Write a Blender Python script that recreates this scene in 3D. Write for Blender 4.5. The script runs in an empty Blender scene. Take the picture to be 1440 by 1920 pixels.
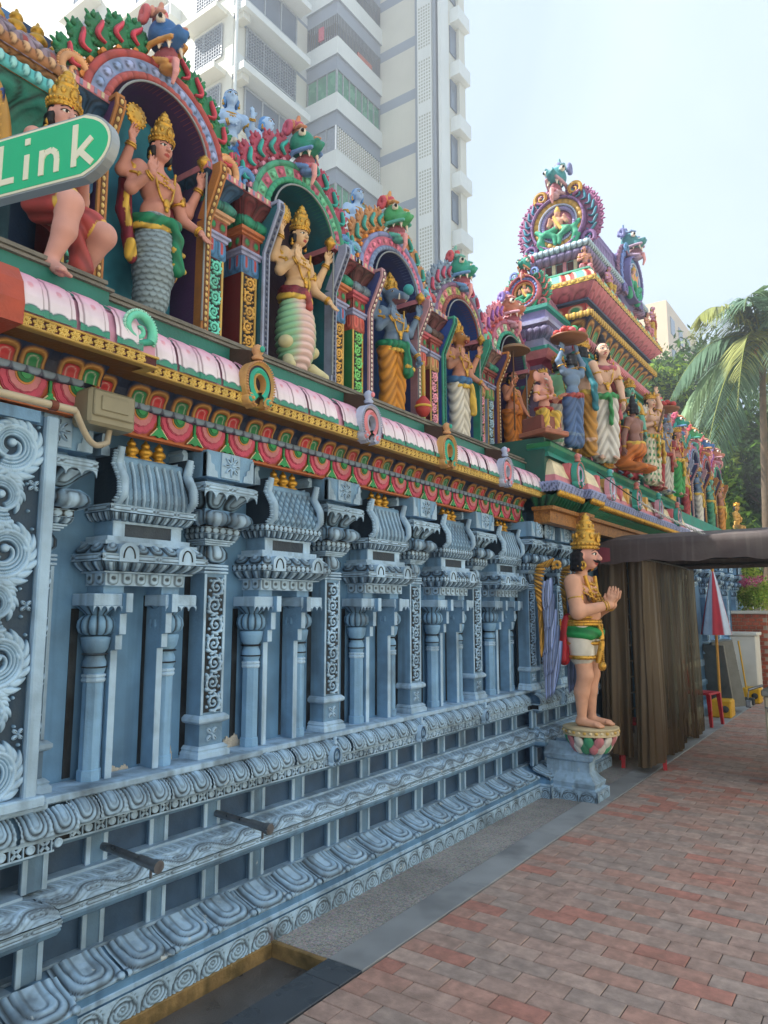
import bpy, math, random, colorsys
import numpy as np
from mathutils import Matrix, Vector
sin, cos, pi = math.sin, math.cos, math.pi
rad = math.radians
rng = np.random.default_rng(7)
random.seed(7)
SC = bpy.context.scene
COL = SC.collection
# ------------------------------------------------------------------ camera
cam = bpy.data.cameras.new('camera')
cam.sensor_fit = 'HORIZONTAL'; cam.sensor_width = 36; cam.lens = 33.75
cam.clip_start = 0.05; cam.clip_end = 4000
camo = bpy.data.objects.new('camera', cam); COL.objects.link(camo)
camo.location = (0, 0, 1.6); camo.rotation_euler = (rad(90 + 7.636), 0, rad(35.148))
SC.camera = camo
# ------------------------------------------------------------------ sky, sun, exposure
SUN_AZ, SUN_EL = rad(238), rad(50)      # compass from +Y, clockwise
wd = bpy.data.worlds.new('World'); SC.world = wd; wd.use_nodes = True
wn = wd.node_tree; wn.nodes.clear()
w_out = wn.nodes.new('ShaderNodeOutputWorld'); w_bg = wn.nodes.new('ShaderNodeBackground')
w_sky = wn.nodes.new('ShaderNodeTexSky'); w_sky.sky_type = 'NISHITA'; w_sky.sun_disc = False
w_sky.sun_elevation = SUN_EL; w_sky.sun_rotation = SUN_AZ
w_sky.air_density = 1.0; w_sky.dust_density = 1.2; w_sky.ozone_density = 1.0; w_sky.altitude = 0
# thin high cloud over the whole sky
w_tc = wn.nodes.new('ShaderNodeTexCoord'); w_no = wn.nodes.new('ShaderNodeTexNoise')
w_no.inputs['Scale'].default_value = 2.2; w_no.inputs['Detail'].default_value = 5; w_no.inputs['Distortion'].default_value = 0.6
w_ra = wn.nodes.new('ShaderNodeMapRange'); w_ra.inputs[1].default_value = 0.25; w_ra.inputs[2].default_value = 0.75
w_ra.inputs[3].default_value = 0.45; w_ra.inputs[4].default_value = 0.95
w_mx = wn.nodes.new('ShaderNodeMix'); w_mx.data_type = 'RGBA'
w_mx.inputs[7].default_value = (3.25, 3.95, 4.55, 1)
wn.links.new(w_tc.outputs['Generated'], w_no.inputs['Vector'])
wn.links.new(w_no.outputs['Fac'], w_ra.inputs[0]); wn.links.new(w_ra.outputs[0], w_mx.inputs[0])
wn.links.new(w_sky.outputs[0], w_mx.inputs[6]); wn.links.new(w_mx.outputs[2], w_bg.inputs[0])
w_bg.inputs[1].default_value = 0.115
wn.links.new(w_bg.outputs[0], w_out.inputs[0])
sun = bpy.data.lights.new('sun', 'SUN'); sun.energy = 5.0; sun.angle = rad(0.5); sun.color = (1, 0.955, 0.89)
suno = bpy.data.objects.new('sun', sun); COL.objects.link(suno)
_sd = Vector((sin(SUN_AZ) * cos(SUN_EL), cos(SUN_AZ) * cos(SUN_EL), sin(SUN_EL)))
suno.rotation_euler = _sd.to_track_quat('Z', 'Y').to_euler(); suno.location = (0, 0, 60)
vs = SC.view_settings; vs.view_transform = 'Standard'; vs.look = 'None'; vs.gamma = 1.0; vs.use_curve_mapping = False
vs.exposure = 1.2
SC.cycles.max_bounces = 5; SC.cycles.diffuse_bounces = 3; SC.cycles.glossy_bounces = 2; SC.cycles.transmission_bounces = 4; SC.cycles.transparent_max_bounces = 6

# ------------------------------------------------------------------ helpers
def lin(c):
    c = np.asarray(c, float); return np.where(c <= 0.04045, c / 12.92, ((c + 0.055) / 1.055) ** 2.4)
def H(h):
    h = h.lstrip('#'); return tuple(lin([int(h[i:i + 2], 16) / 255 for i in (0, 2, 4)]))
def A(*a): return np.array(a, float)

class G:
    """collects geometry for ONE mesh object"""
    def __init__(s): s.V = []; s.L = []; s.N = []; s.C = []; s.n = 0; s.M = []; s.S = []
    def add(s, V, F, col=(1, 1, 1), mi=0, smooth=True):
        V = np.asarray(V, float).reshape(-1, 3)
        c = np.asarray(col, float)
        if c.ndim == 1: c = np.tile(c[:3], (len(V), 1))
        s.V.append(V); s.C.append(c)
        if isinstance(F, np.ndarray):
            s.L.append((F + s.n).ravel()); s.N.append(np.full(len(F), F.shape[1])); k = len(F)
        else:
            for f in F: s.L.append(np.asarray(f) + s.n); s.N.append(np.array([len(f)]))
            k = len(F)
        s.M.append(np.full(k, mi)); s.S.append(np.full(k, smooth))
        s.n += len(V); return s
    def box(s, x0, x1, y0, y1, z0, z1, col=(1, 1, 1), mi=0, bev=0.0):
        if bev <= 0:
            V = [(x, y, z) for x in (x0, x1) for y in (y0, y1) for z in (z0, z1)]
            F = np.array([[0, 1, 3, 2], [4, 6, 7, 5], [0, 4, 5, 1], [2, 3, 7, 6], [0, 2, 6, 4], [1, 5, 7, 3]])
            return s.add(V, F, col, mi, False)
        b = min(bev, abs(x1 - x0) * .45, abs(y1 - y0) * .45, abs(z1 - z0) * .45)
        cx, cy, cz = (x0 + x1) / 2, (y0 + y1) / 2, (z0 + z1) / 2; hx, hy, hz = (x1 - x0) / 2, (y1 - y0) / 2, (z1 - z0) / 2
        V = []; idx = {}
        for sx in (-1, 1):
            for sy in (-1, 1):
                for sz in (-1, 1):
                    for k in range(3):
                        h = [hx - b, hy - b, hz - b]; h[k] += b
                        idx[(sx, sy, sz, k)] = len(V); V.append((cx + sx * h[0], cy + sy * h[1], cz + sz * h[2]))
        F = []
        for k in range(3):
            a, c = (k + 1) % 3, (k + 2) % 3
            for sg in (-1, 1):
                q = []
                for (p, r) in ((-1, -1), (1, -1), (1, 1), (-1, 1)):
                    t = [0, 0, 0]; t[k] = sg; t[a] = p; t[c] = r; q.append(idx[(*t, k)])
                F.append(q if sg > 0 else q[::-1])
        for k in range(3):  # edges along axis k
            a, c = (k + 1) % 3, (k + 2) % 3
            for p in (-1, 1):
                for r in (-1, 1):
                    t0 = [0, 0, 0]; t0[k] = -1; t0[a] = p; t0[c] = r; t1 = list(t0); t1[k] = 1
                    q = [idx[(*t0, a)], idx[(*t1, a)], idx[(*t1, c)], idx[(*t0, c)]]
                    F.append(q if p * r < 0 else q[::-1])
        for t in [(a, b_, c) for a in (-1, 1) for b_ in (-1, 1) for c in (-1, 1)]:
            q = [idx[(*t, 0)], idx[(*t, 1)], idx[(*t, 2)]]
            F.append(q if t[0] * t[1] * t[2] > 0 else q[::-1])
        return s.add(V, F, col, mi, False)
    def grid(s, P, col=(1, 1, 1), mi=0, smooth=True, closed_u=False):
        P = np.asarray(P, float); nu, nv = P.shape[:2]
        I = np.arange(nu * nv).reshape(nu, nv)
        if closed_u: I = np.vstack([I, I[:1]])
        F = np.stack([I[:-1, :-1], I[1:, :-1], I[1:, 1:], I[:-1, 1:]], -1).reshape(-1, 4)
        c = np.asarray(col, float)
        if c.ndim == 3: c = c.reshape(-1, 3)
        return s.add(P.reshape(-1, 3), F, c, mi, smooth)
    def prism(s, pts, axis, a0, a1, col=(1, 1, 1), mi=0):
        """polygon extruded along axis; pts counter-clockwise seen from +axis, in the other two axes (cyclic order)"""
        pts = np.asarray(pts, float); n = len(pts); k = 'xyz'.index(axis); a, c = (k + 1) % 3, (k + 2) % 3
        V = np.zeros((2 * n, 3)); V[:n, k] = a0; V[n:, k] = a1
        V[:n, a] = V[n:, a] = pts[:, 0]; V[:n, c] = V[n:, c] = pts[:, 1]
        F = [list(range(n))[::-1], list(range(n, 2 * n))] + [[i, (i + 1) % n, n + (i + 1) % n, n + i] for i in range(n)]
        return s.add(V, F, col, mi, False)
    def loft(s, rings, col=(1, 1, 1), mi=0, cap=True, smooth=True):
        """closed rings, counter-clockwise seen from the end of the loft"""
        R = np.asarray(rings, float); m, n = R.shape[:2]
        I = np.arange(m * n).reshape(m, n); J = np.roll(I, -1, 1)
        F = np.stack([I[:-1], J[:-1], J[1:], I[1:]], -1).reshape(-1, 4)
        c = np.asarray(col, float)
        if c.ndim == 2 and len(c) == m: c = np.repeat(c, n, 0)
        s.add(R.reshape(-1, 3), F, c, mi, smooth)
        if cap:
            ca = c if c.ndim == 1 else c[0]; cb = c if c.ndim == 1 else c[-1]
            s.add(R[0], [list(range(n))[::-1]], ca, mi, False); s.add(R[-1], [list(range(n))], cb, mi, False)
        return s
    def lathe(s, prof, at=(0, 0, 0), n=16, col=(1, 1, 1), mi=0, smooth=True, a0=0, sq=None, flute=None):
        t = np.arange(n) / n * 2 * pi + a0
        R = []
        for p in prof:
            r = np.full(n, p[0], float)
            if sq: r = r / np.maximum(np.abs(np.cos(t)), np.abs(np.sin(t))) ** sq
            if flute: r = r * (1 + flute[1] * np.abs(np.sin(t * flute[0] / 2)))
            R.append(np.stack([at[0] + r * np.cos(t), at[1] + r * np.sin(t), np.full(n, at[2] + p[1])], -1))
        if flute and len(flute) > 2:
            dk = np.clip(1 - np.abs(np.sin(t * flute[0] / 2)) / .45, 0, 1)[:, None]; cc = np.asarray(col)[None] * (1 - dk) + np.asarray(flute[2])[None] * dk
            s.loft(R, np.tile(cc, (len(R), 1)), mi, False, smooth); return s
        return s.loft(R, col, mi, True, smooth)
    def tube(s, pts, r, n=8, col=(1, 1, 1), mi=0, flat=1.0, up=(0, 0, 1), cap=True):
        P = np.asarray(pts, float); m = len(P); r = np.broadcast_to(np.asarray(r, float), (m,))
        T = np.gradient(P, axis=0); T /= np.linalg.norm(T, axis=1)[:, None] + 1e-9
        u = np.asarray(up, float); rings = []
        for i in range(m):
            a = np.cross(T[i], u)
            if np.linalg.norm(a) < 1e-3: a = np.cross(T[i], A(1, 0.3, 0))
            a /= np.linalg.norm(a); b = np.cross(a, T[i])
            t = np.arange(n) / n * 2 * pi
            rings.append(P[i] + r[i] * (np.cos(t)[:, None] * a + flat * np.sin(t)[:, None] * b))
        R = np.array(rings)[:, ::-1]
        return s.loft(R, col, mi, cap)
    def ell(s, c, r, n=12, m=8, col=(1, 1, 1), mi=0, rot=None):
        th = np.linspace(0, pi, m + 1); ph = np.arange(n) / n * 2 * pi
        P = np.stack([np.outer(np.sin(th), np.cos(ph)), np.outer(np.sin(th), np.sin(ph)), np.outer(-np.cos(th), np.ones(n))], -1)
        P = P * np.asarray(r)
        if rot is not None: P = P @ np.asarray(rot).T
        P = P + np.asarray(c, float)
        return s.loft(P, col, mi, False)
    def merge(s, o, M=None):
        """append another G, optionally transformed by a 4x4"""
        for V, L, N, C, mi, S in [o.arrays()]:
            if M is not None:
                M = np.asarray(M, float); V = V @ M[:3, :3].T + M[:3, 3]
                if np.linalg.det(M[:3, :3]) < 0:
                    st = np.concatenate([[0], np.cumsum(N)]); L = np.concatenate([L[st[i]:st[i + 1]][::-1] for i in range(len(N))])
            s.V.append(V); s.C.append(C); s.L.append(L + s.n); s.N.append(N); s.M.append(mi); s.S.append(S); s.n += len(V)
        return s
    def arrays(s):
        return (np.concatenate(s.V), np.concatenate(s.L), np.concatenate(s.N), np.concatenate(s.C), np.concatenate(s.M), np.concatenate(s.S))
    def mesh(s, name='mesh', mats=()):
        V, L, N, C, mi, S = s.arrays()
        me = bpy.data.meshes.new(name)
        me.vertices.add(len(V)); me.vertices.foreach_set('co', V.ravel())
        me.loops.add(len(L)); me.loops.foreach_set('vertex_index', L.astype(np.int32))
        me.polygons.add(len(N)); st = np.concatenate([[0], np.cumsum(N)[:-1]])
        me.polygons.foreach_set('loop_start', st.astype(np.int32)); me.polygons.foreach_set('loop_total', N.astype(np.int32))
        me.polygons.foreach_set('material_index', mi.astype(np.int32)); me.polygons.foreach_set('use_smooth', S.astype(bool))
        at = me.attributes.new('Col', 'FLOAT_COLOR', 'POINT')
        at.data.foreach_set('color', np.hstack([C, np.ones((len(C), 1))]).astype(np.float32).ravel())
        for m in (mats if isinstance(mats, (list, tuple)) else [mats]): me.materials.append(m)
        me.update(calc_edges=True); me.validate(verbose=False)
        return me
    def build(s, name, mat, parent=None, loc=None, world=True, **tags):
        return ob(name, s.mesh(name, mat), parent, loc, world, **tags)

def ob(name, me, parent=None, loc=None, world=True, rot=None, scale=None, **tags):
    """link one mesh object; world=True: its coordinates are world ones although it has a parent"""
    o = bpy.data.objects.new(name, me); COL.objects.link(o)
    if loc is not None: o.location = loc
    if rot is not None: o.rotation_euler = rot
    if scale is not None: o.scale = scale
    if parent is not None:
        o.parent = parent
        if world: o.matrix_parent_inverse = WM[parent.name].inverted()
    WM[o.name] = (WM[parent.name] @ o.matrix_parent_inverse if parent is not None else Matrix()) @ Matrix.LocRotScale(o.location, o.rotation_euler, o.scale)
    for k, v in tags.items(): o[k] = v
    return o
WM = {}
def thing(name, loc, label, category, group=None, rz=0.0, scale=1.0):
    e = bpy.data.objects.new(name, None); COL.objects.link(e); e.location = loc; e.rotation_euler = (0, 0, rz); e.scale = (scale,) * 3
    e.empty_display_size = 0.1
    WM[e.name] = Matrix.LocRotScale(e.location, e.rotation_euler, e.scale)
    e['label'] = label; e['category'] = category
    if group: e['group'] = group
    return e
def part_empty(name, parent, loc=(0, 0, 0), rot=None, world=False):
    return ob(name, None, parent, loc, world, rot)
def copy_tree(o, parent=None):
    c = o.copy(); COL.objects.link(c)
    if parent is not None: c.parent = parent; c.matrix_parent_inverse = o.matrix_parent_inverse
    for ch in o.children: copy_tree(ch, c)
    return c

# ------------------------------------------------------------------ sweeps and carved relief
def seg_normals(path):
    P = np.asarray(path, float); D = np.diff(P, axis=0); D /= np.linalg.norm(D, axis=1)[:, None]
    N = np.stack([D[:, 1], -D[:, 0]], -1)
    out = [N[0]]
    for i in range(1, len(P) - 1):
        b = N[i - 1] + N[i]; out.append(b / max(1e-6, (b @ N[i])))
    out.append(N[-1]); return P, N, np.array(out)
def sweep(g, path, prof, col=(1, 1, 1), mi=0, smooth=False, caps=False):
    """profile [(outward, z)...] going up, swept along a plan path; outward = right-hand side of the walk"""
    P, N, Mn = seg_normals(path); pr = np.asarray(prof, float)
    for i in range(len(P) - 1):
        for j in range(len(pr) - 1):
            q = [(P[a][0] + Mn[a][0] * pr[b][0], P[a][1] + Mn[a][1] * pr[b][0], pr[b][1]) for a, b in ((i, j), (i + 1, j), (i + 1, j + 1), (i, j + 1))]
            c = col[j] if isinstance(col, list) else col
            g.add(q, np.array([[0, 1, 2, 3]]), c, mi, False)
    if caps:
        for e, flip in ((0, True), (-1, False)):
            ring = [(P[e][0] + Mn[e][0] * d, P[e][1] + Mn[e][1] * d, z) for d, z in pr]
            ring += [(P[e][0], P[e][1], pr[-1][1]), (P[e][0], P[e][1], pr[0][1])]
            g.add(ring, [list(range(len(ring)))[::-1] if flip else list(range(len(ring)))], col if not isinstance(col, list) else col[0], mi, False)
    return g
def resample(prof, n):
    pr = np.asarray(prof, float); L = np.concatenate([[0], np.cumsum(np.linalg.norm(np.diff(pr, axis=0), axis=1))])
    t = np.linspace(0, L[-1], n); return np.stack([np.interp(t, L, pr[:, 0]), np.interp(t, L, pr[:, 1])], -1)
def rsweep(g, path, prof, fn, pitch, nv=10, nu=10, mi=0, minn=1):
    """like sweep, with carved relief: fn(u in -.5..+.5 over one motif, v 0 bottom..1 top) -> (height in m, colour)"""
    P, N, Mn = seg_normals(path); pr = resample(prof, nv)
    tg = np.gradient(pr, axis=0); tg /= np.linalg.norm(tg, axis=1)[:, None] + 1e-9
    nd, nz = tg[:, 1], -tg[:, 0]     # outward normal of the profile in (d,z)
    for i in range(len(P) - 1):
        Ls = np.linalg.norm(P[i + 1] - P[i]); k = max(minn, int(round(Ls / pitch))); m = k * nu + 1
        t = np.linspace(0, 1, m); u = (t * k) % 1 - 0.5; u[-1] = 0.5
        U, Vv = np.meshgrid(u, np.linspace(0, 1, nv), indexing='ij')
        h, c = fn(U, Vv)
        B = P[i] + (P[i + 1] - P[i]) * t[:, None]
        Mi = Mn[i] + (Mn[i + 1] - Mn[i]) * t[:, None]
        d = pr[None, :, 0]
        X = B[:, 0:1] + Mi[:, 0:1] * d + N[i][0] * nd[None] * h; Y = B[:, 1:2] + Mi[:, 1:2] * d + N[i][1] * nd[None] * h
        Zz = pr[None, :, 1] + nz[None] * h + 0 * U
        g.grid(np.stack([X, Y, Zz], -1), c, mi)
    return g
def sstep(a, b, x): t = np.clip((x - a) / (b - a), 0, 1); return t * t * (3 - 2 * t)
def mixc(c0, c1, t): t = np.asarray(t)[..., None]; return np.asarray(c0) * (1 - t) + np.asarray(c1) * t
def usdf(u, v, w, v0, r=None):
    """distance to a U (rounded bottom at v0, open to the top); negative inside.  u, v in the same unit"""
    r = w if r is None else r
    qx = np.abs(u) - (w - r); qy = (v0 + r) - v
    return np.where(qy > 0, np.hypot(np.maximum(qx, 0), np.maximum(qy, 0)) - r, np.maximum(np.abs(u) - w, -r))

# ------------------------------------------------------------------ materials
_M = {}
def nd_(nt, t, **kw):
    n = nt.nodes.new(t)
    for k, v in kw.items(): setattr(n, k, v)
    return n
def mat(key, col=None, rough=0.6, metal=0.0, var=0.18, scale=9.0, bump=0.25, bscale=60.0, attr=False, spec=0.35, wear=None, wearcol=(0.55, 0.57, 0.55),
        dirt=0.0, dirtcol=(0.05, 0.045, 0.04), trans=0.0, alpha=1.0, streak=0.0, wearz=None, rnd=0.0):
    """painted, weathered surface: base colour (or the Col attribute) broken up by noise; wear = share of flaked paint"""
    if key in _M: return _M[key]
    m = bpy.data.materials.new(key); m.use_nodes = True; nt = m.node_tree; nt.nodes.clear()
    out = nd_(nt, 'ShaderNodeOutputMaterial'); b = nd_(nt, 'ShaderNodeBsdfPrincipled')
    nt.links.new(b.outputs[0], out.inputs[0])
    geo = nd_(nt, 'ShaderNodeNewGeometry')
    def noise(sc, det=2.0, vec=None):
        n = nd_(nt, 'ShaderNodeTexNoise'); n.inputs['Scale'].default_value = sc; n.inputs['Detail'].default_value = det; n.inputs['Roughness'].default_value = 0.6
        nt.links.new(vec or geo.outputs['Position'], n.inputs['Vector']); return n
    def mrange(src, a, b_, c, d):
        n = nd_(nt, 'ShaderNodeMapRange'); n.inputs[1].default_value = a; n.inputs[2].default_value = b_; n.inputs[3].default_value = c; n.inputs[4].default_value = d
        nt.links.new(src, n.inputs[0]); return n.outputs[0]
    def mix(fac, a, b_, mode='MIX'):
        n = nd_(nt, 'ShaderNodeMix'); n.data_type = 'RGBA'; n.blend_type = mode
        for s_, v in ((0, fac), (6, a), (7, b_)):
            if hasattr(v, 'is_output'): nt.links.new(v, n.inputs[s_])
            else: n.inputs[s_].default_value = v if s_ == 0 else (*v[:3], 1)
        return n.outputs[2]
    if attr:
        at = nd_(nt, 'ShaderNodeAttribute'); at.attribute_name = 'Col'; c = at.outputs['Color']
    else:
        rg = nd_(nt, 'ShaderNodeRGB'); rg.outputs[0].default_value = (*col[:3], 1); c = rg.outputs[0]
    n1 = noise(scale)
    hv = nd_(nt, 'ShaderNodeHueSaturation'); nt.links.new(c, hv.inputs['Color'])
    nt.links.new(mrange(n1.outputs['Fac'], 0.25, 0.75, 1 - var, 1 + var), hv.inputs['Value'])
    c = hv.outputs[0]
    if rnd > 0:
        oi = nd_(nt, 'ShaderNodeObjectInfo'); h2 = nd_(nt, 'ShaderNodeHueSaturation'); nt.links.new(c, h2.inputs['Color'])
        nt.links.new(mrange(oi.outputs['Random'], 0, 1, 1 - rnd, 1 + rnd), h2.inputs['Value']); c = h2.outputs[0]
    if streak > 0:
        mp = nd_(nt, 'ShaderNodeMapping'); mp.inputs['Scale'].default_value = (14, 14, 0.9); nt.links.new(geo.outputs['Position'], mp.inputs['Vector'])
        ns = noise(1.0, 2.0, mp.outputs[0]); c = mix(mrange(ns.outputs['Fac'], 0.52, 0.72, 0, streak), c, dirtcol)
    if dirt > 0:
        n2 = noise(scale * 0.45, 3.0); c = mix(mrange(n2.outputs['Fac'], 0.5, 0.72, 0, dirt), c, dirtcol)
    if wear is not None:
        n3 = noise(scale * 1.6, 4.0); f = n3.outputs['Fac']
        if wearz is not None:
            sx = nd_(nt, 'ShaderNodeSeparateXYZ'); nt.links.new(geo.outputs['Position'], sx.inputs[0])
            zf = mrange(sx.outputs[2], wearz[0], wearz[1], wearz[2], 0.0)
            ad = nd_(nt, 'ShaderNodeMath', operation='ADD'); nt.links.new(f, ad.inputs[0]); nt.links.new(zf, ad.inputs[1]); f = ad.outputs[0]
        c = mix(mrange(f, 0.72 - wear, 0.78 - wear, 0, 0.8), c, wearcol)
    nt.links.new(c, b.inputs['Base Color'])
    b.inputs['Metallic'].default_value = metal; b.inputs['Specular IOR Level'].default_value = spec
    rr = mrange(n1.outputs['Fac'], 0.3, 0.7, max(0.05, rough - 0.1), min(1, rough + 0.1)); nt.links.new(rr, b.inputs['Roughness'])
    if trans: b.inputs['Transmission Weight'].default_value = trans
    if alpha < 1: b.inputs['Alpha'].default_value = alpha
    if bump > 0:
        nb = noise(bscale, 1.0); bp = nd_(nt, 'ShaderNodeBump'); bp.inputs['Strength'].default_value = bump; bp.inputs['Distance'].default_value = 0.006
        nt.links.new(nb.outputs['Fac'], bp.inputs['Height']); nt.links.new(bp.outputs[0], b.inputs['Normal'])
    _M[key] = m; return m
def paint(name, hexcol, **kw):
    kw.setdefault('dirt', 0.25); return mat(name, H(hexcol), **kw)
# ================================================================== GROUND
def ring_poly(g, x0, x1, y0, y1, z, col=(1, 1, 1)): g.add([(x0, y0, z), (x1, y0, z), (x1, y1, z), (x0, y1, z)], np.array([[0, 1, 2, 3]]), col, 0, False)
m_ground = mat('ground_concrete', H('#c0b8a8'), rough=0.85, var=0.2, scale=3, bump=0.4, bscale=150, dirt=0.4)
m_pit = mat('wet_concrete', H('#5d5956'), rough=0.35, var=0.35, scale=6, bump=0.5, bscale=220, dirt=0.5)
g = G(); ring_poly(g, -60, 40, -50, 100, -0.075)
g.build('ground', m_ground, kind='structure')
# pebble-dash apron between the temple and the granite edge
m_peb = mat('pebble_wash', H('#938a80'), rough=0.7, var=0.25, scale=2.2, bump=0.9, bscale=170, dirt=0.65, dirtcol=H('#4a4641'))
nt = m_peb.node_tree
b = [n for n in nt.nodes if n.type == 'BSDF_PRINCIPLED'][0]
vo = nt.nodes.new('ShaderNodeTexVoronoi'); vo.inputs['Scale'].default_value = 130
gp = [n for n in nt.nodes if n.type == 'NEW_GEOMETRY'][0]; nt.links.new(gp.outputs['Position'], vo.inputs['Vector'])
src = b.inputs['Base Color'].links[0].from_socket
mx = nt.nodes.new('ShaderNodeMix'); mx.data_type = 'RGBA'; mx.blend_type = 'OVERLAY'; mx.inputs[0].default_value = 0.55
nt.links.new(src, mx.inputs[6]); nt.links.new(vo.outputs['Color'], mx.inputs[7])
hs = nt.nodes.new('ShaderNodeHueSaturation'); hs.inputs['Saturation'].default_value = 0.35; nt.links.new(mx.outputs[2], hs.inputs['Color'])
nt.links.new(hs.outputs[0], b.inputs['Base Color'])
g = G(); g.box(-3.6, -2.262, 2.765, 16.0, -0.07, 0.0, bev=0.004)
apron = g.build('pebble_apron', m_peb, kind='structure')
# drain pit beside the near end: ochre stained walls
m_och = mat('ochre_render', H('#93794f'), rough=0.75, var=0.35, scale=14, bump=0.5, bscale=80, dirt=0.7, dirtcol=H('#3c3a22'), wear=0.05, wearcol=H('#b9b08f'), streak=0.6)
g = G(); g.box(-2.60, -2.262, 2.735, 2.762, -0.072, 0.004, bev=0.004)
g.build('drain_pit_wall', m_och, kind='structure')
g = G(); g.box(-2.64, -2.585, -1.0, 2.734, -0.072, 0.0, bev=0.004)
g.build('drain_pit_wall', m_och, kind='structure')
g = G(); ring_poly(g, -2.59, -2.25, -1.0, 2.74, -0.066)
g.build('drain_pit_floor', m_pit, kind='structure')
# granite edging slabs
m_gran = mat('granite', H('#979a9c'), rough=0.55, var=0.15, scale=4, bump=0.25, bscale=260, dirt=0.75, dirtcol=H('#5a5c5e'), rnd=0.06)
m_gran2 = mat('granite_wet', H('#474d54'), rough=0.3, var=0.25, scale=5, bump=0.25, bscale=260, dirt=0.4, dirtcol=H('#33383d'), wear=0.0, wearcol=H('#b7bbbd'))
kerb = ob('granite_kerb', None, None, (-2.16, 2, 0)); kerb['kind'] = 'structure'
ys = [-0.6, 0.55, 1.55, 2.60, 2.765, 3.95, 5.1, 6.25, 7.4, 8.55, 9.7, 10.85, 12.0, 13.15, 14.3]
for i in range(len(ys) - 1):
    g = G(); g.box(-2.262, -2.064, ys[i] + .0015, ys[i + 1] - .0015, -0.07, 0.004, bev=0.003)
    g.build('granite_slab', m_gran2 if ys[i + 1] < 2.8 else m_gran, kerb)
# brick pavers, running bond, long side square to the temple
BL, BW = 0.232, 0.116
m_brick = [mat('paver_' + n, H(c), rough=0.7, var=0.28, scale=16, bump=0.6, bscale=140, dirt=0.8, dirtcol=H(d), rnd=0.05) for n, c, d in
           (('brown', '#ad9286', '#8f796e'), ('grey', '#a69389', '#897970'), ('red', '#b48072', '#987164'), ('pale', '#b39b8f', '#958075'), ('rust', '#b08a7c', '#92776b'))]
m_brickall = mat('paver_field', attr=True, rough=0.72, var=0.28, scale=16, bump=0.5, bscale=140, dirt=0.5, dirtcol=H('#5e524d'))
g = G(); ring_poly(g, -2.062, 1.6, -1.0, 17.0, -0.006)
pav = g.build('brick_pavement', mat('joint_sand', H('#4a423c'), rough=0.9, bump=0.3), kind='structure')
def proj(P):
    v = np.asarray(P, float) - A(0, 0, 1.6); p, y = rad(7.636), rad(35.148)
    Fh = A(-sin(y), cos(y), 0); R = A(cos(y), sin(y), 0); F = Fh * cos(p) + A(0, 0, sin(p)); U = -Fh * sin(p) + A(0, 0, cos(p))
    w = v @ F; return 720 + 1350 * (v @ R) / w, 960 - 1350 * (v @ U) / w, w
cand = []
for r in range(int(17.5 / BW)):
    y0 = 1.2 + r * BW; off = 0 if r % 2 else BL / 2
    x = -2.06
    first = True
    while x < 1.4:
        L = (BL / 2 if (first and off) else BL); first = False
        px, py, w = proj((x + L / 2, y0 + BW / 2, 0))
        if w > .3 and -200 < px < 1640 and py < 2150: cand.append((w * w, x, y0, L, px, py))
        x += L
cand.sort()
def bcol():
    q = random.random(); return 2 if q < .12 else 4 if q < .24 else 1 if q < .52 else 3 if q < .64 else 0
bm = {}
for L in (BL, BL / 2):
    for k in range(5):
        g = G(); g.box(-L / 2 + .002, L / 2 - .002, -BW / 2 + .002, BW / 2 - .002, -0.05, 0, bev=0.003); bm[(round(L, 3), k)] = g.mesh('brick', m_brick[k])
vis = [c for c in cand if -40 < c[4] < 1480 and c[5] < 1960][:300]; vs_ = set(id(c) for c in vis)
gr = G()
for c in cand:
    w2, x, y0, L, px, py = c
    dz = random.uniform(-.0022, .0008)
    if id(c) in vs_:
        ob('brick', bm[(round(L, 3), bcol())], pav, (x + L / 2, y0 + BW / 2, dz), rot=(random.uniform(-.004, .004), random.uniform(-.004, .004), random.uniform(-.006, .006) + (pi if random.random() < .5 else 0)))
    else:
        k = bcol(); c_ = A(*H(['#aa9084', '#a49187', '#b08274', '#b0998d', '#ac897c'][k])) * random.uniform(.92, 1.07)
        gr.box(x + .002, x + L - .002, y0 + .002, y0 + BW - .002, -0.04, dz, c_, bev=0.003 if y0 < 6 else 0)
gr.build('brick_field', m_brickall, pav, kind='stuff')
# ================================================================== TEMPLE WALL: the grey-blue lower storey
XB, XP = -2.60, -2.88
LT, MD, DK, NV = A(*H('#aacbe6')), A(*H('#7ba6ca')), A(*H('#0d1319')), A(*H('#2a3846'))
BODY = A(*H('#6c97bc'))
m_blue = mat('grey_blue_paint', attr=True, rough=0.55, var=0.16, scale=7, bump=0.3, bscale=70, dirt=0.6, dirtcol=H('#46545f'), wear=-0.07, wearcol=H('#ccd3d4'), wearz=(0.1, 1.0, 0.14), streak=0.45, rnd=0.06)
m_panel = mat('slate_blue_panel', H('#608bb0'), rough=0.6, var=0.3, scale=4.5, bump=0.2, bscale=40, dirt=0.75, dirtcol=H('#3f6180'), wear=-0.105, wearcol=H('#c3cbce'), streak=0.5)
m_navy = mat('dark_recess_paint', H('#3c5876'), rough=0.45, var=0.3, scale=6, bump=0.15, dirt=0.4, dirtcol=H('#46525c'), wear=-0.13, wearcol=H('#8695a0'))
m_worn = mat('flaked_blue_paint', attr=True, rough=0.65, var=0.18, scale=9, bump=0.45, bscale=60, dirt=0.7, dirtcol=H('#434a4e'), wear=0.035, wearcol=H('#c6d0d0'), rnd=0.07, streak=0.45, wearz=(0.05, 0.55, 0.05))
m_rust = mat('rust_stained_base', attr=True, rough=0.75, var=0.25, scale=9, bump=0.5, bscale=60, dirt=0.75, dirtcol=H('#5e4234'), wear=0.03, wearcol=H('#8d8f8d'))
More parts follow.
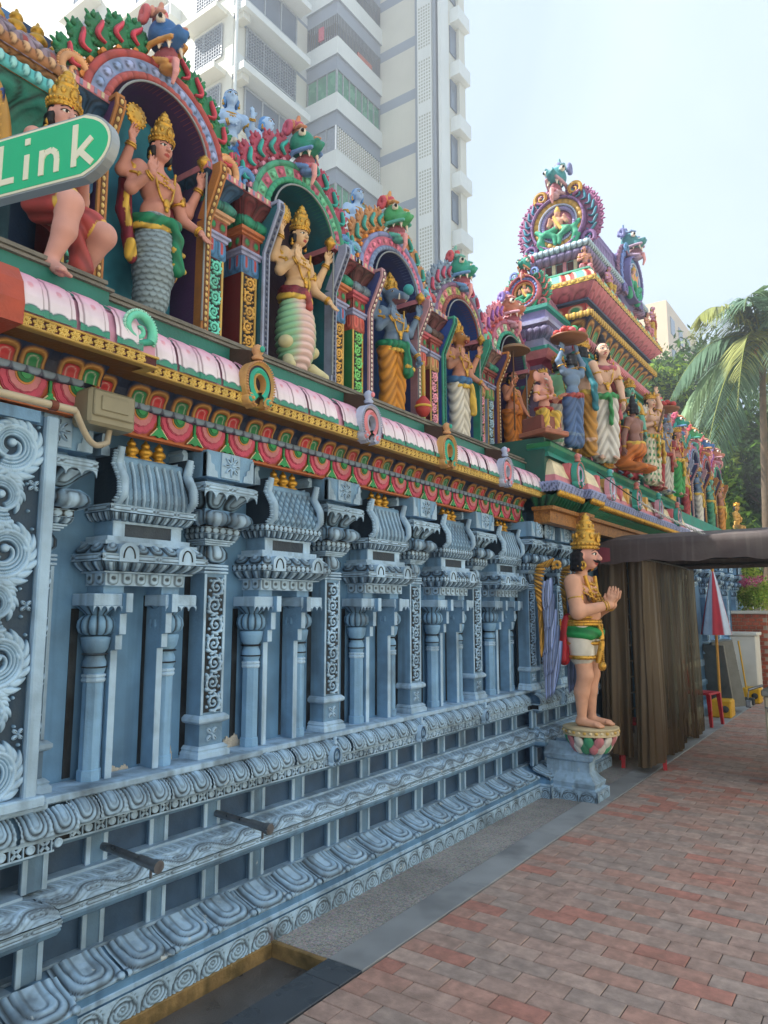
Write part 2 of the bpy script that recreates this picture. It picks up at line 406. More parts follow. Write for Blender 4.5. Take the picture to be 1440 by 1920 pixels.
m_gold = mat('gold_paint', H('#c99a3c'), rough=0.36, metal=0.55, var=0.18, scale=25, bump=0.2, bscale=90, dirt=0.35, dirtcol=H('#6d4a1c'))

wall = thing('temple', (XB, 3.5, 0), 'long carved grey-blue temple front with pink eave beside the brick pavement', 'temple')
# plan of the plinth: near projection, long run, projection before the gate
PLAN = [(XB + .08, -1.2), (XB + .08, 1.68), (XB, 1.68), (XB, 6.02), (XB + .09, 6.02), (XB + .09, 7.62), (XB - .6, 7.62)]
BAYY = [1.548 + .925 * i for i in range(6)]         # pilasters
# -- solid core
core = G()
sweep(core, PLAN, [(-.01, -.07), (-.01, .14), (-.02, .15), (-.10, .17), (-.20, .225), (-.222, .225), (-.222, .86), (-.28, .88), (-.28, 2.50)], BODY * .8)
core.build('wall_core', m_panel, wall)
g = G(); g.box(-9.0, -2.905, -1.15, 7.55, 0, 2.94); g.build('hall_body', m_panel, wall)
pl = G()
sweep(pl, PLAN, [(-.02, .094), (-.004, .096), (-.004, .112), (-.014, .116), (-.014, .132), (-.024, .136), (-.024, .150)], LT * .9)
pl.build('plinth_ledge', m_worn, wall)
# dark recess backs + piers
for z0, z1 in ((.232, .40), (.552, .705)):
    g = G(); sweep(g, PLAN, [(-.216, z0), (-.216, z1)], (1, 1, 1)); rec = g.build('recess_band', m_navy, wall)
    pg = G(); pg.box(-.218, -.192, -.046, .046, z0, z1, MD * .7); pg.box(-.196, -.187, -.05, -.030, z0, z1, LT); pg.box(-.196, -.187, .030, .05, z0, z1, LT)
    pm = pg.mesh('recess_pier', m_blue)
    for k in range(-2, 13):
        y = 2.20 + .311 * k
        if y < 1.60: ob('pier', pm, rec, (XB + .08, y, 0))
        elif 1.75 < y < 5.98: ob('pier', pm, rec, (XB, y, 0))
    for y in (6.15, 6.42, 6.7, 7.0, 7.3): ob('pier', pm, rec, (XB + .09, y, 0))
sl = G()
sweep(sl, PLAN, [(-.20, .222), (-.172, .224), (-.172, .236), (-.25, .238)], LT * .85)
sweep(sl, PLAN, [(-.19, .545), (-.16, .547), (-.16, .558), (-.25, .56)], LT * .85)
sweep(sl, PLAN, [(-.25, .672), (-.168, .674), (-.164, .690), (-.130, .694), (-.126, .709), (-.09, .711)], MD * .75); sweep(sl, PLAN, [(-.25, .376), (-.165, .378), (-.160, .392), (-.12, .396)], MD * .75)
sl.build('recess_sill', m_blue, wall)

# -- carved motifs (height m, colour)
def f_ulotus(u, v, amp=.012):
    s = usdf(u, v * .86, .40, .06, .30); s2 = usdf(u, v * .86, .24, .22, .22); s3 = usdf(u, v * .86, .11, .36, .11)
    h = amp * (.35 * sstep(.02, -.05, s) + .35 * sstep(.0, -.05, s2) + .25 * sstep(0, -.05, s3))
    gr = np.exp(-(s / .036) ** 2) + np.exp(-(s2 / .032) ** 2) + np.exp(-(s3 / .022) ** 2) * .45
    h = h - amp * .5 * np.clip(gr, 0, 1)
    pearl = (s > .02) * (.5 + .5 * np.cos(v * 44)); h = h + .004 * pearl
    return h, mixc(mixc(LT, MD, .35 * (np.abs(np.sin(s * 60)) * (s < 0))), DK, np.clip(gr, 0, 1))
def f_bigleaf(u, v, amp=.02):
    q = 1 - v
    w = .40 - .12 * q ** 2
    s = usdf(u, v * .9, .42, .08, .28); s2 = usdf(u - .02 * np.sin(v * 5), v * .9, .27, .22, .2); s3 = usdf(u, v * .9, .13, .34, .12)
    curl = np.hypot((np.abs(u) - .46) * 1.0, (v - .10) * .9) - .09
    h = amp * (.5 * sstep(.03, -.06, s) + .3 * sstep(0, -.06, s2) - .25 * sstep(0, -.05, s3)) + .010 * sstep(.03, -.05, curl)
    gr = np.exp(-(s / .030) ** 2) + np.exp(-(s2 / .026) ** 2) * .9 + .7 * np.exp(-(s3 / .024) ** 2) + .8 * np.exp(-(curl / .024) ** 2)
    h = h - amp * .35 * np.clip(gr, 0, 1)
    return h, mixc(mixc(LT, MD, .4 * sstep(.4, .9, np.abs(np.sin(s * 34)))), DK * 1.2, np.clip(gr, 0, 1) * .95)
def f_petal(u, v, amp=.009, c1=LT, c2=MD, n=.38):
    s = usdf(u, v, .42, .05, n); s2 = usdf(u, v, .2, .28, .18)
    h = amp * (sstep(.04, -.1, s) + .4 * sstep(0, -.08, s2)); gr = np.clip(np.exp(-(s / .085) ** 2) * 1.1 + .9 * np.exp(-(s2 / .06) ** 2), 0, 1)
    return h - amp * .5 * gr, mixc(mixc(c2, c1, sstep(0, -.3, s)), DK, gr)
def f_petal_dn(u, v, **k): return f_petal(u, 1 - v, **k)
def f_bead(u, v, amp=.006):
    r = np.hypot(u, (v - .5)) ; h = amp * np.sqrt(np.clip(1 - (r / .36) ** 2, 0, 1)); edge = (np.abs(v - .5) > .42)
    return h + edge * amp * .6, mixc(LT, DK, sstep(.36, .44, r) * (1 - edge))
def f_bar(u, v, amp=.005):
    q = np.maximum(np.abs(u) * 1.0 - .30, 0); s = np.hypot(q * 3.0, v - .5) - .26; bd = np.hypot((np.abs(u) - .5) * 3.2, v - .5) - .2
    s = np.minimum(s, bd); edge = (np.abs(v - .5) > .42)
    h = amp * sstep(.06, -.06, s) + edge * amp
    return h, mixc(LT, DK, np.clip(np.exp(-(s / .06) ** 2), 0, 1) * (1 - edge) * .85)
def f_key(u, v, amp=.004):
    s = np.minimum(np.abs(np.maximum(np.abs(u) - .3, np.abs(v - .5) - .3)), np.abs(np.maximum(np.abs(u) - .1, np.abs(v - .5) - .1)))
    gr = np.exp(-(s / .05) ** 2); return -amp * gr, mixc(LT * .95, DK, gr * .75)
def f_wave(u, v, amp=.009):
    a = np.sin(2 * pi * u); s = v - .5 - .32 * a; gr = np.exp(-(s / .075) ** 2); lf = np.exp(-(((s * 2.2) % .5 - .25) / .08) ** 2)
    cr = np.hypot((np.abs(u) - .25) * 1.3, v - .5) ; cu = np.exp(-((cr - .16) / .03) ** 2) + np.exp(-((cr - .07) / .025) ** 2)
    t = np.clip(gr + .5 * lf * (np.abs(s) > .1) + .7 * cu, 0, 1)
    return amp * (.5 + .5 * np.cos(s * 7)) - amp * .6 * t, mixc(LT, DK * 1.1, t * .9)
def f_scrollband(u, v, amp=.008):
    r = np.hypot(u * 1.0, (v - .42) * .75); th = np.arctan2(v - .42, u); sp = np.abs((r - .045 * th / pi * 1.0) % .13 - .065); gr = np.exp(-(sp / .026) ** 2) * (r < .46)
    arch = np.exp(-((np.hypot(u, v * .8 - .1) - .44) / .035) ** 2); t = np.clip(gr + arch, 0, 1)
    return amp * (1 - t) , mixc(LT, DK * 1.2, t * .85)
def petal_run(part_name, parent, path, prof, fn, pitch, mats, nv, nu, name, y0=None, y1=None, alt=None, per=1):
    """one object per motif, sharing meshes, along straight stretches of a plan path"""
    P = np.asarray(path, float); cache = {}
    for i in range(len(P) - 1):
        d = P[i + 1] - P[i]; Ls = np.linalg.norm(d)
        if Ls < .12: continue
        k = max(1, int(round(Ls / pitch))); w = Ls / k
        for j in range(k):
            c = P[i] + d * ((j + .5) / k)
            if y0 is not None and not (y0 <= c[1] <= y1): continue
            v = (alt(j) if alt else 0); key = (round(w, 4), v, len(mats) > 1 and 0)
            if key not in cache:
                q = G(); rsweep(q, [(0, -w / 2 + .001), (0, w / 2 - .001)], prof, fn[v] if isinstance(fn, list) else fn, w * 2, nv, nu); cache[key] = q.mesh(name, mats[v % len(mats)])
            ob(name, cache[key], parent, (c[0] + random.uniform(-.002, .003), c[1], random.uniform(-.0015, .0015)), rot=(random.uniform(-.012, .012), 0, math.atan2(-d[0], d[1]) + random.uniform(-.012, .012)), scale=(1, random.uniform(.965, 1.0), 1))
# base frieze, rust stained beside the pit
for seg, mm in (([(XB + .08, -1.2), (XB + .08, 1.68), (XB, 1.68), (XB, 2.75)], m_rust), ([(XB, 2.75), (XB, 6.02), (XB + .09, 6.02), (XB + .09, 7.62)], m_worn)):
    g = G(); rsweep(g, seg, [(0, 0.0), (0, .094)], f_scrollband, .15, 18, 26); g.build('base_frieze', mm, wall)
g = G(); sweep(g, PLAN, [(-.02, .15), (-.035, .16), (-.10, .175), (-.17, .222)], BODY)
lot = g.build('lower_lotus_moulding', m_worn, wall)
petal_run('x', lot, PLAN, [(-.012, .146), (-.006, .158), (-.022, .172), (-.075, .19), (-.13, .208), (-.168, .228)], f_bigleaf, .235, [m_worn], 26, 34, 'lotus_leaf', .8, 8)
# rounded middle moulding
g = G()
sweep(g, PLAN, [(-.24, .392), (-.15, .396), (-.10, .405), (-.072, .420), (-.062, .437), (-.066, .452)], MD * .75)
mid = g.build('rounded_moulding', m_blue, wall)
g = G(); rsweep(g, PLAN, [(-.062, .450), (-.060, .478)], f_bar, .13, 9, 26); g.build('bead_strip', m_worn, mid)
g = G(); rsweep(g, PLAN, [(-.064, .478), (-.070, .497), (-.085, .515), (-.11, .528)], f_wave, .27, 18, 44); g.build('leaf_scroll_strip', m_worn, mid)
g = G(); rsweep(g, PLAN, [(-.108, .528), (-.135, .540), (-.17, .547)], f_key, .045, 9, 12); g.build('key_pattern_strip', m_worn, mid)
# frieze of discs and crosses
g = G(); sweep(g, PLAN, [(-.094, .709), (-.090, .711), (-.090, .718)], LT); sweep(g, PLAN, [(-.098, .716), (-.098, .758)], DK * 1.4); sweep(g, PLAN, [(-.090, .754), (-.090, .764), (-.10, .766)], LT)
fr = g.build('disc_frieze', m_blue, wall)
q = G(); q.lathe([(.017, -.0), (.017, .007), (.012, .009), (.010, .006), (.001, .008)], n=14, col=LT)
dm = G().merge(q, [[0, 0, 1, 0], [1, 0, 0, 0], [0, 1, 0, 0], [0, 0, 0, 1]]).mesh('disc', m_blue)
q = G()
for a in (pi / 4, -pi / 4): 
    c_, s_ = cos(a), sin(a); q.merge(G().box(0, .007, -.024, .024, -.006, .006, LT, bev=.002), [[1, 0, 0, 0], [0, c_, -s_, 0], [0, s_, c_, 0], [0, 0, 0, 1]])
q.box(0, .009, -.027, -.023, -.02, .02, LT); q.box(0, .009, .023, .027, -.02, .02, LT)
xm = q.mesh('cross', m_blue)
for (xa, ya, yb) in ((XB + .08, 1.1, 1.67), (XB, 1.70, 6.0), (XB + .09, 6.04, 7.6)):
    n = int((yb - ya) / .053)
    for k in range(n): ob('disc' if k % 2 else 'cross', dm if k % 2 else xm, fr, (xa - .098, ya + .03 + k * .053, .737))
# upper lotus moulding, one leaf object each
PLAN2 = [(XB + .08, -1.2), (XB + .08, 1.68), (XB + .022, 1.68), (XB + .022, 2.86), (XB, 2.86), (XB, 6.02), (XB + .09, 6.02), (XB + .09, 7.62)]
g = G(); sweep(g, PLAN, [(-.098, .764), (-.085, .79), (-.11, .83), (-.145, .858), (-.14, .862)], BODY * .6)
l1 = g.build('upper_lotus_moulding', m_blue, wall)
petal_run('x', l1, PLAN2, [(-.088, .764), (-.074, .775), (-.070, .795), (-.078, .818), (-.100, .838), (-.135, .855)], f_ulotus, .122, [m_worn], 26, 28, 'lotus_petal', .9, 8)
g = G(); sweep(g, PLAN2, [(-.16, .856), (-.118, .858), (-.112, .864), (-.112, .882), (-.118, .887), (-.30, .889)], LT * .95)
g.build('wall_ledge', m_worn, wall)
# horseshoe emblems on the ledge moulding
def horseshoe(w, h, t, cols, n=46):
    """flat horseshoe gable (kudu): outer pearl rim, coloured leaf field, dark opening, finial; faces +x, base at z=0"""
    g = G(); c_rim, c_leaf, c_dark, c_fin = cols
    def outline(s, n=n):
        a = np.linspace(-.5 * pi + .32, 1.5 * pi - .32, n); R = w * .5 * s
        x = R * np.cos(a) * (1 + .10 * np.maximum(0, -np.sin(a))); z = R * np.sin(a) * (1.12 + .30 * np.maximum(0, -np.sin(a)))
        return np.stack([x, z + h * .40], -1)
    zero = 0
    o, i1, i2, i3 = outline(1.0), outline(.80), outline(.70), outline(.36)
    def strip(a, b, xa, xb, col, mi=0): g.grid(np.stack([np.column_stack([np.full(len(a), xa), a]), np.column_stack([np.full(len(b), xb), b])], 1)[:, ::-1], col, mi)
    strip(o, outline(.9), t * .55, t, c_rim); strip(outline(.9), i1, t, t * .6, c_rim); strip(i1, i2, t * .6, t * .62, c_dark)
    strip(i2, outline(.56), t * .62, t * 1.05, c_leaf); strip(outline(.56), outline(.44), t * 1.05, t * .6, c_leaf); strip(outline(.44), i3, t * .6, t * .9, c_rim); strip(i3, outline(.33), t * .9, -t * .3, c_rim)
    strip(outline(1.0), o, -t, t * .55, c_rim)
    # opening
    cen = np.tile([[0, h * .36]], (n, 1)); strip(outline(.33), cen, -t * .3, -t * .3, c_dark)
    for s in (-1, 1):     # volute ends
        for k, (rr, cc) in enumerate(((.15, c_rim), (.10, c_leaf), (.05, c_rim))):
            g.merge(G().lathe([(w * rr, -t), (w * rr, t * (.7 + .25 * k)), (w * rr * .6, t * (.9 + .25 * k)), (.0001, t * (.95 + .25 * k))], n=14, col=cc), [[0, 0, 1, 0], [1, 0, 0, s * w * .30], [0, 1, 0, h * .10], [0, 0, 0, 1]])
    for k in range(0, n, 1):   # pearls on the rim
        g.ell((t * .95, outline(.95)[k][0], outline(.95)[k][1]), (t * .28, w * .026, w * .026), 6, 4, c_fin)
    # finial
    g.lathe([(w * .13, h * .80), (w * .16, h * .84), (w * .10, h * .88), (w * .15, h * .93), (w * .16, h * .98), (w * .10, h * 1.04), (w * .02, h * 1.07)], (0, 0, 0), 12, c_fin)
    g.ell((t * 1.0, 0, h * .965), (t * .4, w * .07, w * .085), 8, 6, c_leaf)
    return g
em = horseshoe(.085, .155, .018, (LT, A(*H('#3d5f80')), DK, LT)).mesh('emblem', m_blue)
for y in (3.30, 4.22, 5.15): ob('ledge_emblem', em, wall, (XB - .062, y, .715))
for y in (6.55, 7.3): ob('ledge_emblem', em, wall, (XB + .028, y, .715))

# -- upright carving on pilasters: running vine scroll as a height field
def scroll_field(W, Hh, nx, nz, n, seed=0, thick=.055):
    """vine of n spirals in a W x H strip -> heights 0..1"""
    xs = np.linspace(-W / 2, W / 2, nx); zs = np.linspace(0, Hh, nz); X, Z = np.meshgrid(xs, zs, indexing='ij')
    best = np.zeros_like(X); pit = Hh / n
    def curve(P, r):
        nonlocal best
        for p, rr in zip(P, r):
            i0, i1 = np.searchsorted(xs, [p[0] - rr, p[0] + rr]); j0, j1 = np.searchsorted(zs, [p[1] - rr, p[1] + rr])
            if i1 <= i0 or j1 <= j0: continue
            d2 = ((X[i0:i1, j0:j1] - p[0]) ** 2 + (Z[i0:i1, j0:j1] - p[1]) ** 2) / rr ** 2
            hgt = np.sqrt(np.clip(1 - d2, 0, 1)) * (rr / (W * thick) * .55 + .45)
            best[i0:i1, j0:j1] = np.maximum(best[i0:i1, j0:j1], np.clip(hgt, 0, 1.15) * np.clip(1 - (d2 > .93), 0, 1))
    R = min(pit * .46, W * .36)
    for k in range(n):
        s = 1 if k % 2 == 0 else -1; cx, cz = s * W * .05, (k + .5) * pit
        t = np.linspace(0, 1, 110); a = -pi / 2 - s * .4 + s * t * 2 * pi * 1.55; rr = R * (1 - t) ** .8 * 1.0 + R * .10
        P = np.stack([cx + s * 0 + rr * np.cos(a) * 1.05, cz + rr * np.sin(a)], -1)
        curve(P, W * thick * (1.15 - .55 * t)); curve([P[-1]], [W * thick * 1.5])
        if W > .2:
            for f_ in (.84, .70, .56): P2 = np.stack([cx + f_ * rr[:70] * np.cos(a[:70]) * 1.05, cz + f_ * rr[:70] * np.sin(a[:70])], -1); curve(P2, W * thick * .62 * (1.1 - .6 * t[:70]))
        # second inner line of the stem and leaf lobes outside
        for q, ln, wd in (((.03, .62, 1.0), (.10, .70, 1.1), (.17, .72, 1.15), (.24, .66, 1.1), (.31, .58, 1.0), (.40, .42, .9), (.49, .34, .8), (.58, .26, .7)) if W < .2 else tuple((.02 + .035 * i, .75 - .028 * i + .12 * (i % 2), 1.25 - .03 * i) for i in range(16))):
            b = a[int(q * 109)]; base = np.array([cx + rr[int(q * 109)] * np.cos(b), cz + rr[int(q * 109)] * np.sin(b)])
            dirv = np.array([np.cos(b + s * .9), np.sin(b + s * .9)]); per = np.array([-dirv[1], dirv[0]]) * s
            tt = np.linspace(0, 1, 26)[:, None]; L = R * ln
            C_ = base + dirv * tt * L + per * (tt ** 2) * L * .55
            curve(C_, W * thick * wd * np.sin(np.clip(tt[:, 0], .08, 1) * pi * .93) + W * thick * .18)
        for q, ln in ((.20, .40), (.34, .34), (.48, .26)):   # lobes on the inner side of the spiral
            b = a[int(q * 109)]; base = np.array([cx + rr[int(q * 109)] * np.cos(b), cz + rr[int(q * 109)] * np.sin(b)]); dirv = np.array([np.cos(b + s * 2.2), np.sin(b + s * 2.2)])
            tt = np.linspace(0, 1, 16)[:, None]; curve(base + dirv * tt * R * ln, W * thick * .7 * np.sin(np.clip(tt[:, 0], .1, 1) * pi * .9) + W * thick * .15)
        curve([[cx - s * W * .36, cz + pit * .30], [cx - s * W * .40, cz - pit * .22], [cx + s * W * .38, cz + pit * .44]], [W * thick * (1.2 if W < .2 else .6)] * 3)
    return xs, zs, np.clip(best, 0, 1.1)
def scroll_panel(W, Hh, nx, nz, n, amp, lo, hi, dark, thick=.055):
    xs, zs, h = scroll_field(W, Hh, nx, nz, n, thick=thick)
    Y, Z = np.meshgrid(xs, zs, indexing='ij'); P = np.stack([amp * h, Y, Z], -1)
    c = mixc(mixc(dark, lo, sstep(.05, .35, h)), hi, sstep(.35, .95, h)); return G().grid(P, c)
def f_leafv(u, v): return f_petal(u, v, amp=.010, n=.30)

def stack(g, hw, xf, prof, col=LT, xb=XP, caps=True, y=0):
    path = [(xb, y - hw), (xf, y - hw), (xf, y + hw), (xb, y + hw)]
    sweep(g, path, prof, col)
    if caps:
        for d, z, fl in ((prof[-1][0], prof[-1][1], False), (prof[0][0], prof[0][1], True)):
            q = [(xb, y - hw - d, z), (xf + d, y - hw - d, z), (xf + d, y + hw + d, z), (xb, y + hw + d, z)]
            g.add(q, [[0, 3, 2, 1] if fl else [0, 1, 2, 3]], col if not isinstance(col, list) else col[-1], 0, False)
    return g
def rstack(g, hw, xf, prof, fn, pitch, nv=8, nu=8, xb=XP, y=0, minn=1):
    return rsweep(g, [(xb, y - hw), (xf, y - hw), (xf, y + hw), (xb, y + hw)], prof, fn, pitch, nv, nu, 0, minn)
def scallop(g, xf, hw, z, drop, n, col, t=.006, y=0):
    w = 2 * hw / n
    for k in range(n):
        a = np.linspace(0, pi, 9); y0 = y - hw + k * w
        pts = [(y0, z), *[(y0 + w / 2 - w / 2 * np.cos(q) * .96, z - drop * (1 - np.sin(q)) - .001) for q in a], (y0 + w, z)]
        g.prism(np.array(pts)[::-1], 'x', xf - t, xf, col)
def flower(r, n, col, dark, t=.010, fat=1.0):
    g = G()
    for k in range(n):
        a = 2 * pi * k / n + pi / 4; R_ = np.array([[1, 0, 0], [0, cos(a), -sin(a)], [0, sin(a), cos(a)]])
        g.ell((t * .3, cos(a) * r * .56, sin(a) * r * .56), (t, r * .44, r * .20 * 4.5 / max(n, 4) * 1.25 * fat), 10, 6, col, rot=R_)
        g.ell((t * .9, cos(a) * r * .60, sin(a) * r * .60), (t * .7, r * .25, r * .05), 6, 4, dark, rot=R_)
    g.ell((t * .6, 0, 0), (t * 1.1, r * .16, r * .16), 10, 6, col); return g

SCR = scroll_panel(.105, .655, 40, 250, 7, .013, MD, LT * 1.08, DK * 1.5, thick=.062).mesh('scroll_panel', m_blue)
FL4 = flower(.043, 4, LT, DK).mesh('base_flower', m_blue); FL8 = flower(.056, 8, LT, DK).mesh('block_flower', m_blue)
def make_pilaster(parent, y, x=0.0, detail=True):
    hw, xf = .070, -2.775
    if 'pil' not in _C:
        a = G(); stack(a, hw, xf, [(0, 1.088), (0, 1.772)], MD * .8); a.box(xf, xf + .004, -hw, -hw + .014, 1.09, 1.77, LT); a.box(xf, xf + .004, hw - .014, hw, 1.09, 1.77, LT)
        a.box(XP - .002, XP + .003, -hw - .034, -hw + .004, .90, 2.05, DK)  # black strip on the panel, a painted shadow line left of the pilaster
        b = G()
        stack(b, hw, xf, [(.018, .886), (.030, .889), (.030, .912), (.020, .922), (.024, .930), (.010, .944)], LT)
        stack(b, hw, xf, [(.002, .944), (.002, 1.046)], MD * .8)
        stack(b, hw, xf, [(.006, 1.046), (.020, 1.052), (.026, 1.060), (.026, 1.074), (.010, 1.088)], LT)
        c = G()
        for z in (1.772, 1.790, 1.806): stack(c, hw, xf, [(.0, z), (.008, z + .003), (.008, z + .011), (.0, z + .014)], LT)
        rstack(c, hw, xf, [(-.012, 1.822), (.006, 1.85), (.006, 1.88), (-.012, 1.912)], f_leafv, .14, 16, 22)
        for k, z in enumerate((1.912, 1.922, 1.932)): stack(c, hw, xf, [(.004 + .009 * k, z), (.012 + .009 * k, z + .002), (.012 + .009 * k, z + .009)], LT)
        rstack(c, hw, xf, [(.024, 1.942), (.040, 1.956), (.045, 1.968)], f_petal, .028, 8, 8)
        rstack(c, hw, xf, [(.046, 1.968), (.046, 2.000)], f_bead, .026, 9, 10)
        stack(c, hw, xf, [(.03, 2.0), (.03, 2.012)], DK)
        rstack(c, hw, xf, [(.060, 2.012), (.084, 2.020), (.095, 2.036), (.088, 2.062), (.058, 2.086)], f_petal_dn, .056, 14, 12)
        rstack(c, hw, xf, [(.020, 2.088), (.030, 2.10), (.060, 2.135), (.098, 2.165)], f_petal, .085, 14, 18)
        stack(c, hw, xf, [(.098, 2.163), (.104, 2.166), (.104, 2.205), (.094, 2.212)], LT)
        rstack(c, hw, xf, [(.105, 2.168), (.105, 2.203)], f_bar, .09, 8, 18)
        scallop(c, xf + .106, hw + .104, 2.167, .030, 5, LT)
        stack(c, hw, xf, [(.02, 2.212), (.02, 2.238)], MD * .7)
        stack(c, hw, xf, [(.085, 2.238), (.085, 2.371)], MD)
        c.box(xf + .085, xf + .093, -.062, .062, 2.243, 2.371, LT * .9, bev=.003)
        for s in (-1, 1):   # stepped leaf brackets either side of the flower block
            c.prism(np.array([(s * .155, 2.24), (s * .085, 2.24), (s * .09, 2.27), (s * .105, 2.275), (s * .11, 2.30), (s * .13, 2.31), (s * .135, 2.345), (s * .155, 2.36)])[::(-1 if s > 0 else 1)], 'x', xf + .06, xf + .093, LT * .85)
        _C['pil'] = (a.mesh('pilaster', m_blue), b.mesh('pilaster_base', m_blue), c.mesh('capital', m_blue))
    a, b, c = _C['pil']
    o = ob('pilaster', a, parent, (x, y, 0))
    for nm, me in (('pilaster_base', b), ('capital', c)): ob(nm, me, o, (0, 0, 0), False)
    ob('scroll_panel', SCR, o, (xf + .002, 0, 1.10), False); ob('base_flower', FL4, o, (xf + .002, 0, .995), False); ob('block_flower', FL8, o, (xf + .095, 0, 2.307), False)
    return o
_C = {}
def f_ribs(u, v, amp=.012):
    s = np.abs(u + .16 * np.sin(v * 2 * pi)); s = np.minimum(s, 1 - s); rib = np.sqrt(np.clip(1 - (s / .2) ** 2, 0, 1)); gr = np.exp(-((s - .23) / .045) ** 2)
    tex = .5 + .5 * np.sin(v * 70) * np.cos(u * 20)
    return amp * rib + .003 * tex * (s > .28), mixc(mixc(MD * .75, LT, rib * .8 + .2 * tex), DK, np.clip(gr, 0, 1) * .85)
def f_lattice(u, v, amp=.010):
    a, b_ = (u + v * 1.6) * 2 % 1 - .5, (u - v * 1.6) * 2 % 1 - .5; s = np.minimum(np.abs(a), np.abs(b_)); gr = np.exp(-(s / .09) ** 2); dot = np.exp(-((.5 - np.abs(a)) ** 2 + (.5 - np.abs(b_)) ** 2) / .03)
    return amp * (.5 * (1 - gr) + .6 * dot), mixc(mixc(MD * .85, LT, dot), DK, gr * .75)
def f_pend(u, v, amp=.008):
    s = usdf(u, v * 1.1, .34, .12, .3); s2 = np.hypot(u, v - .62) - .13; t = np.clip(np.exp(-(s / .05) ** 2) + np.exp(-(s2 / .05) ** 2), 0, 1)
    return amp * sstep(.05, -.08, s) - amp * .6 * (s2 < 0), mixc(LT, DK, np.clip(t + .8 * (s2 < -.02), 0, 1) * .9)
FIN = G().lathe([(.0, 0), (.030, .002), (.034, .012), (.022, .020), (.019, .026), (.032, .036), (.034, .048), (.026, .060), (.016, .066), (.021, .074), (.018, .084), (.009, .092), (.008, .098), (.002, .104)], n=14).mesh('finial', m_gold)
def make_aedicule(parent, y, variant):
    key = ('aed', variant)
    if key not in _C:
        d = {}
        g = G(); g.box(XP, XP + .006, -.105, .105, .888, 1.70); d['door_panel'] = (g, m_panel)
        for s in (-1, 1):
            g = G(); ys = (.107, .133)
            prof = [(XP, .888), (-2.785, .888), (-2.785, 1.42), (-2.755, 1.425), (-2.755, 1.485), (-2.730, 1.490), (-2.730, 1.578), (-2.690, 1.584), (-2.690, 1.665), (XP, 1.665)]
            P = np.array([(z, x) for x, z in prof]); a, b_ = sorted((s * ys[0], s * ys[1])); g.prism(P, 'y', a, b_, MD * .92)
            for k in range(len(prof) - 2):   # pale front edge strip
                (x0, z0), (x1, z1) = prof[k + 1], prof[k + 2]
                if abs(x1 - x0) < .001: g.box(x0, x0 + .005, a - .003, b_ + .003, z0, z1, LT)
            g.box(XP - .002, XP + .009, a - .018, a + .003, .90, 1.66, DK) if s > 0 else g.box(XP - .002, XP + .004, -.27, -.235, .90, 1.60, DK)  # black strips paint the shadow line left of the jamb and column
            d['jamb%d' % s] = (g, m_blue)
            g = G(); at = (-2.825, s * .182, 0)
            g.lathe([(.050, .888), (.050, .93), (.044, .935), (.044, 1.29)], at, 8, MD * 1.08, smooth=False, a0=pi / 8)
            g.lathe([(.047, 1.29), (.051, 1.296), (.051, 1.304), (.046, 1.308), (.051, 1.314), (.051, 1.322), (.042, 1.326)], at, 8, LT, smooth=False, a0=pi / 8)
            g.lathe([(.041, 1.326), (.049, 1.35), (.049, 1.375), (.039, 1.398), (.039, 1.41), (.055, 1.43), (.061, 1.46), (.063, 1.478), (.04, 1.485)], at, 16, MD * 1.05)
            for zz_ in (1.348, 1.402, 1.43): g.lathe([(.045, zz_), (.054, zz_ + .003), (.054, zz_ + .007), (.045, zz_ + .010)], at, 16, DK * 2)
            g.lathe([(.048, 1.488), (.066, 1.50), (.073, 1.522), (.070, 1.548), (.055, 1.568), (.043, 1.572)], at, 48, MD, flute=(12, .14, DK))
            g.lathe([(.043, 1.572), (.056, 1.585), (.084, 1.608), (.092, 1.612)], at, 48, MD * .9, flute=(12, .06, DK))
            g.box(XP, -2.715, s * .182 - .088, s * .182 + .088 if s > 0 else s * .182 + .048, 1.610, 1.663, LT * .95, bev=.004)
            scallop(g, -2.715, .088 if s > 0 else .068, 1.611, .022, 4, LT, y=s * .182 - (0 if s > 0 else .020))
            d['column%d' % s] = (g, m_blue)
        g = G()
        for s in (-1, 1): g.box(XP, -2.76, s * .15 - .05, s * .15 + .05, 1.664, 1.700, MD)
        stack(g, .200, -2.745, [(0, 1.700), (.004, 1.752)], MD)
        rstack(g, .200, -2.745, [(.008, 1.698), (.010, 1.750)], f_pend, .07, 12, 16)
        stack(g, .225, -2.715, [(0, 1.750), (.008, 1.752), (.008, 1.757), (0, 1.76)], LT)
        rstack(g, .215, -2.725, [(.0, 1.760), (.030, 1.770), (.058, 1.788), (.062, 1.798)], f_petal, .052, 10, 12)
        d['fringe'] = (g, m_blue)
        g = G()
        rstack(g, .215, -2.725, [(.066, 1.798), (.066, 1.830)], f_bar if variant % 2 == 0 else f_bead, .11 if variant % 2 == 0 else .028, 9, 20 if variant % 2 == 0 else 9)
        rstack(g, .215, -2.725, [(.062, 1.830), (.058, 1.845), (.040, 1.862), (.010, 1.874)], f_petal, .062, 12, 14)
        stack(g, .215, -2.725, [(.03, 1.872), (.03, 1.888)], LT * .95); stack(g, .215, -2.725, [(.005, 1.888), (.005, 1.910)], LT * .95)
        for s in (-.155, .155):
            a = np.linspace(0, pi, 11); pts = [(s - .048, 1.797), (s + .048, 1.797), *[(s + .048 * cos(q), 1.842 + .036 * sin(q)) for q in a]]
            g.prism(pts, 'x', -2.70, -2.652, LT * 1.05); g.tube([(-2.651, s + .028 * cos(q), 1.812 + (.026 if 0 else 0) + .05 * sin(q)) for q in a], .0035, 5, DK)
        d['cornice'] = (g, m_blue)
        g = G(); stack(g, .182, -2.745, [(0, 1.910), (0, 1.978)], MD)
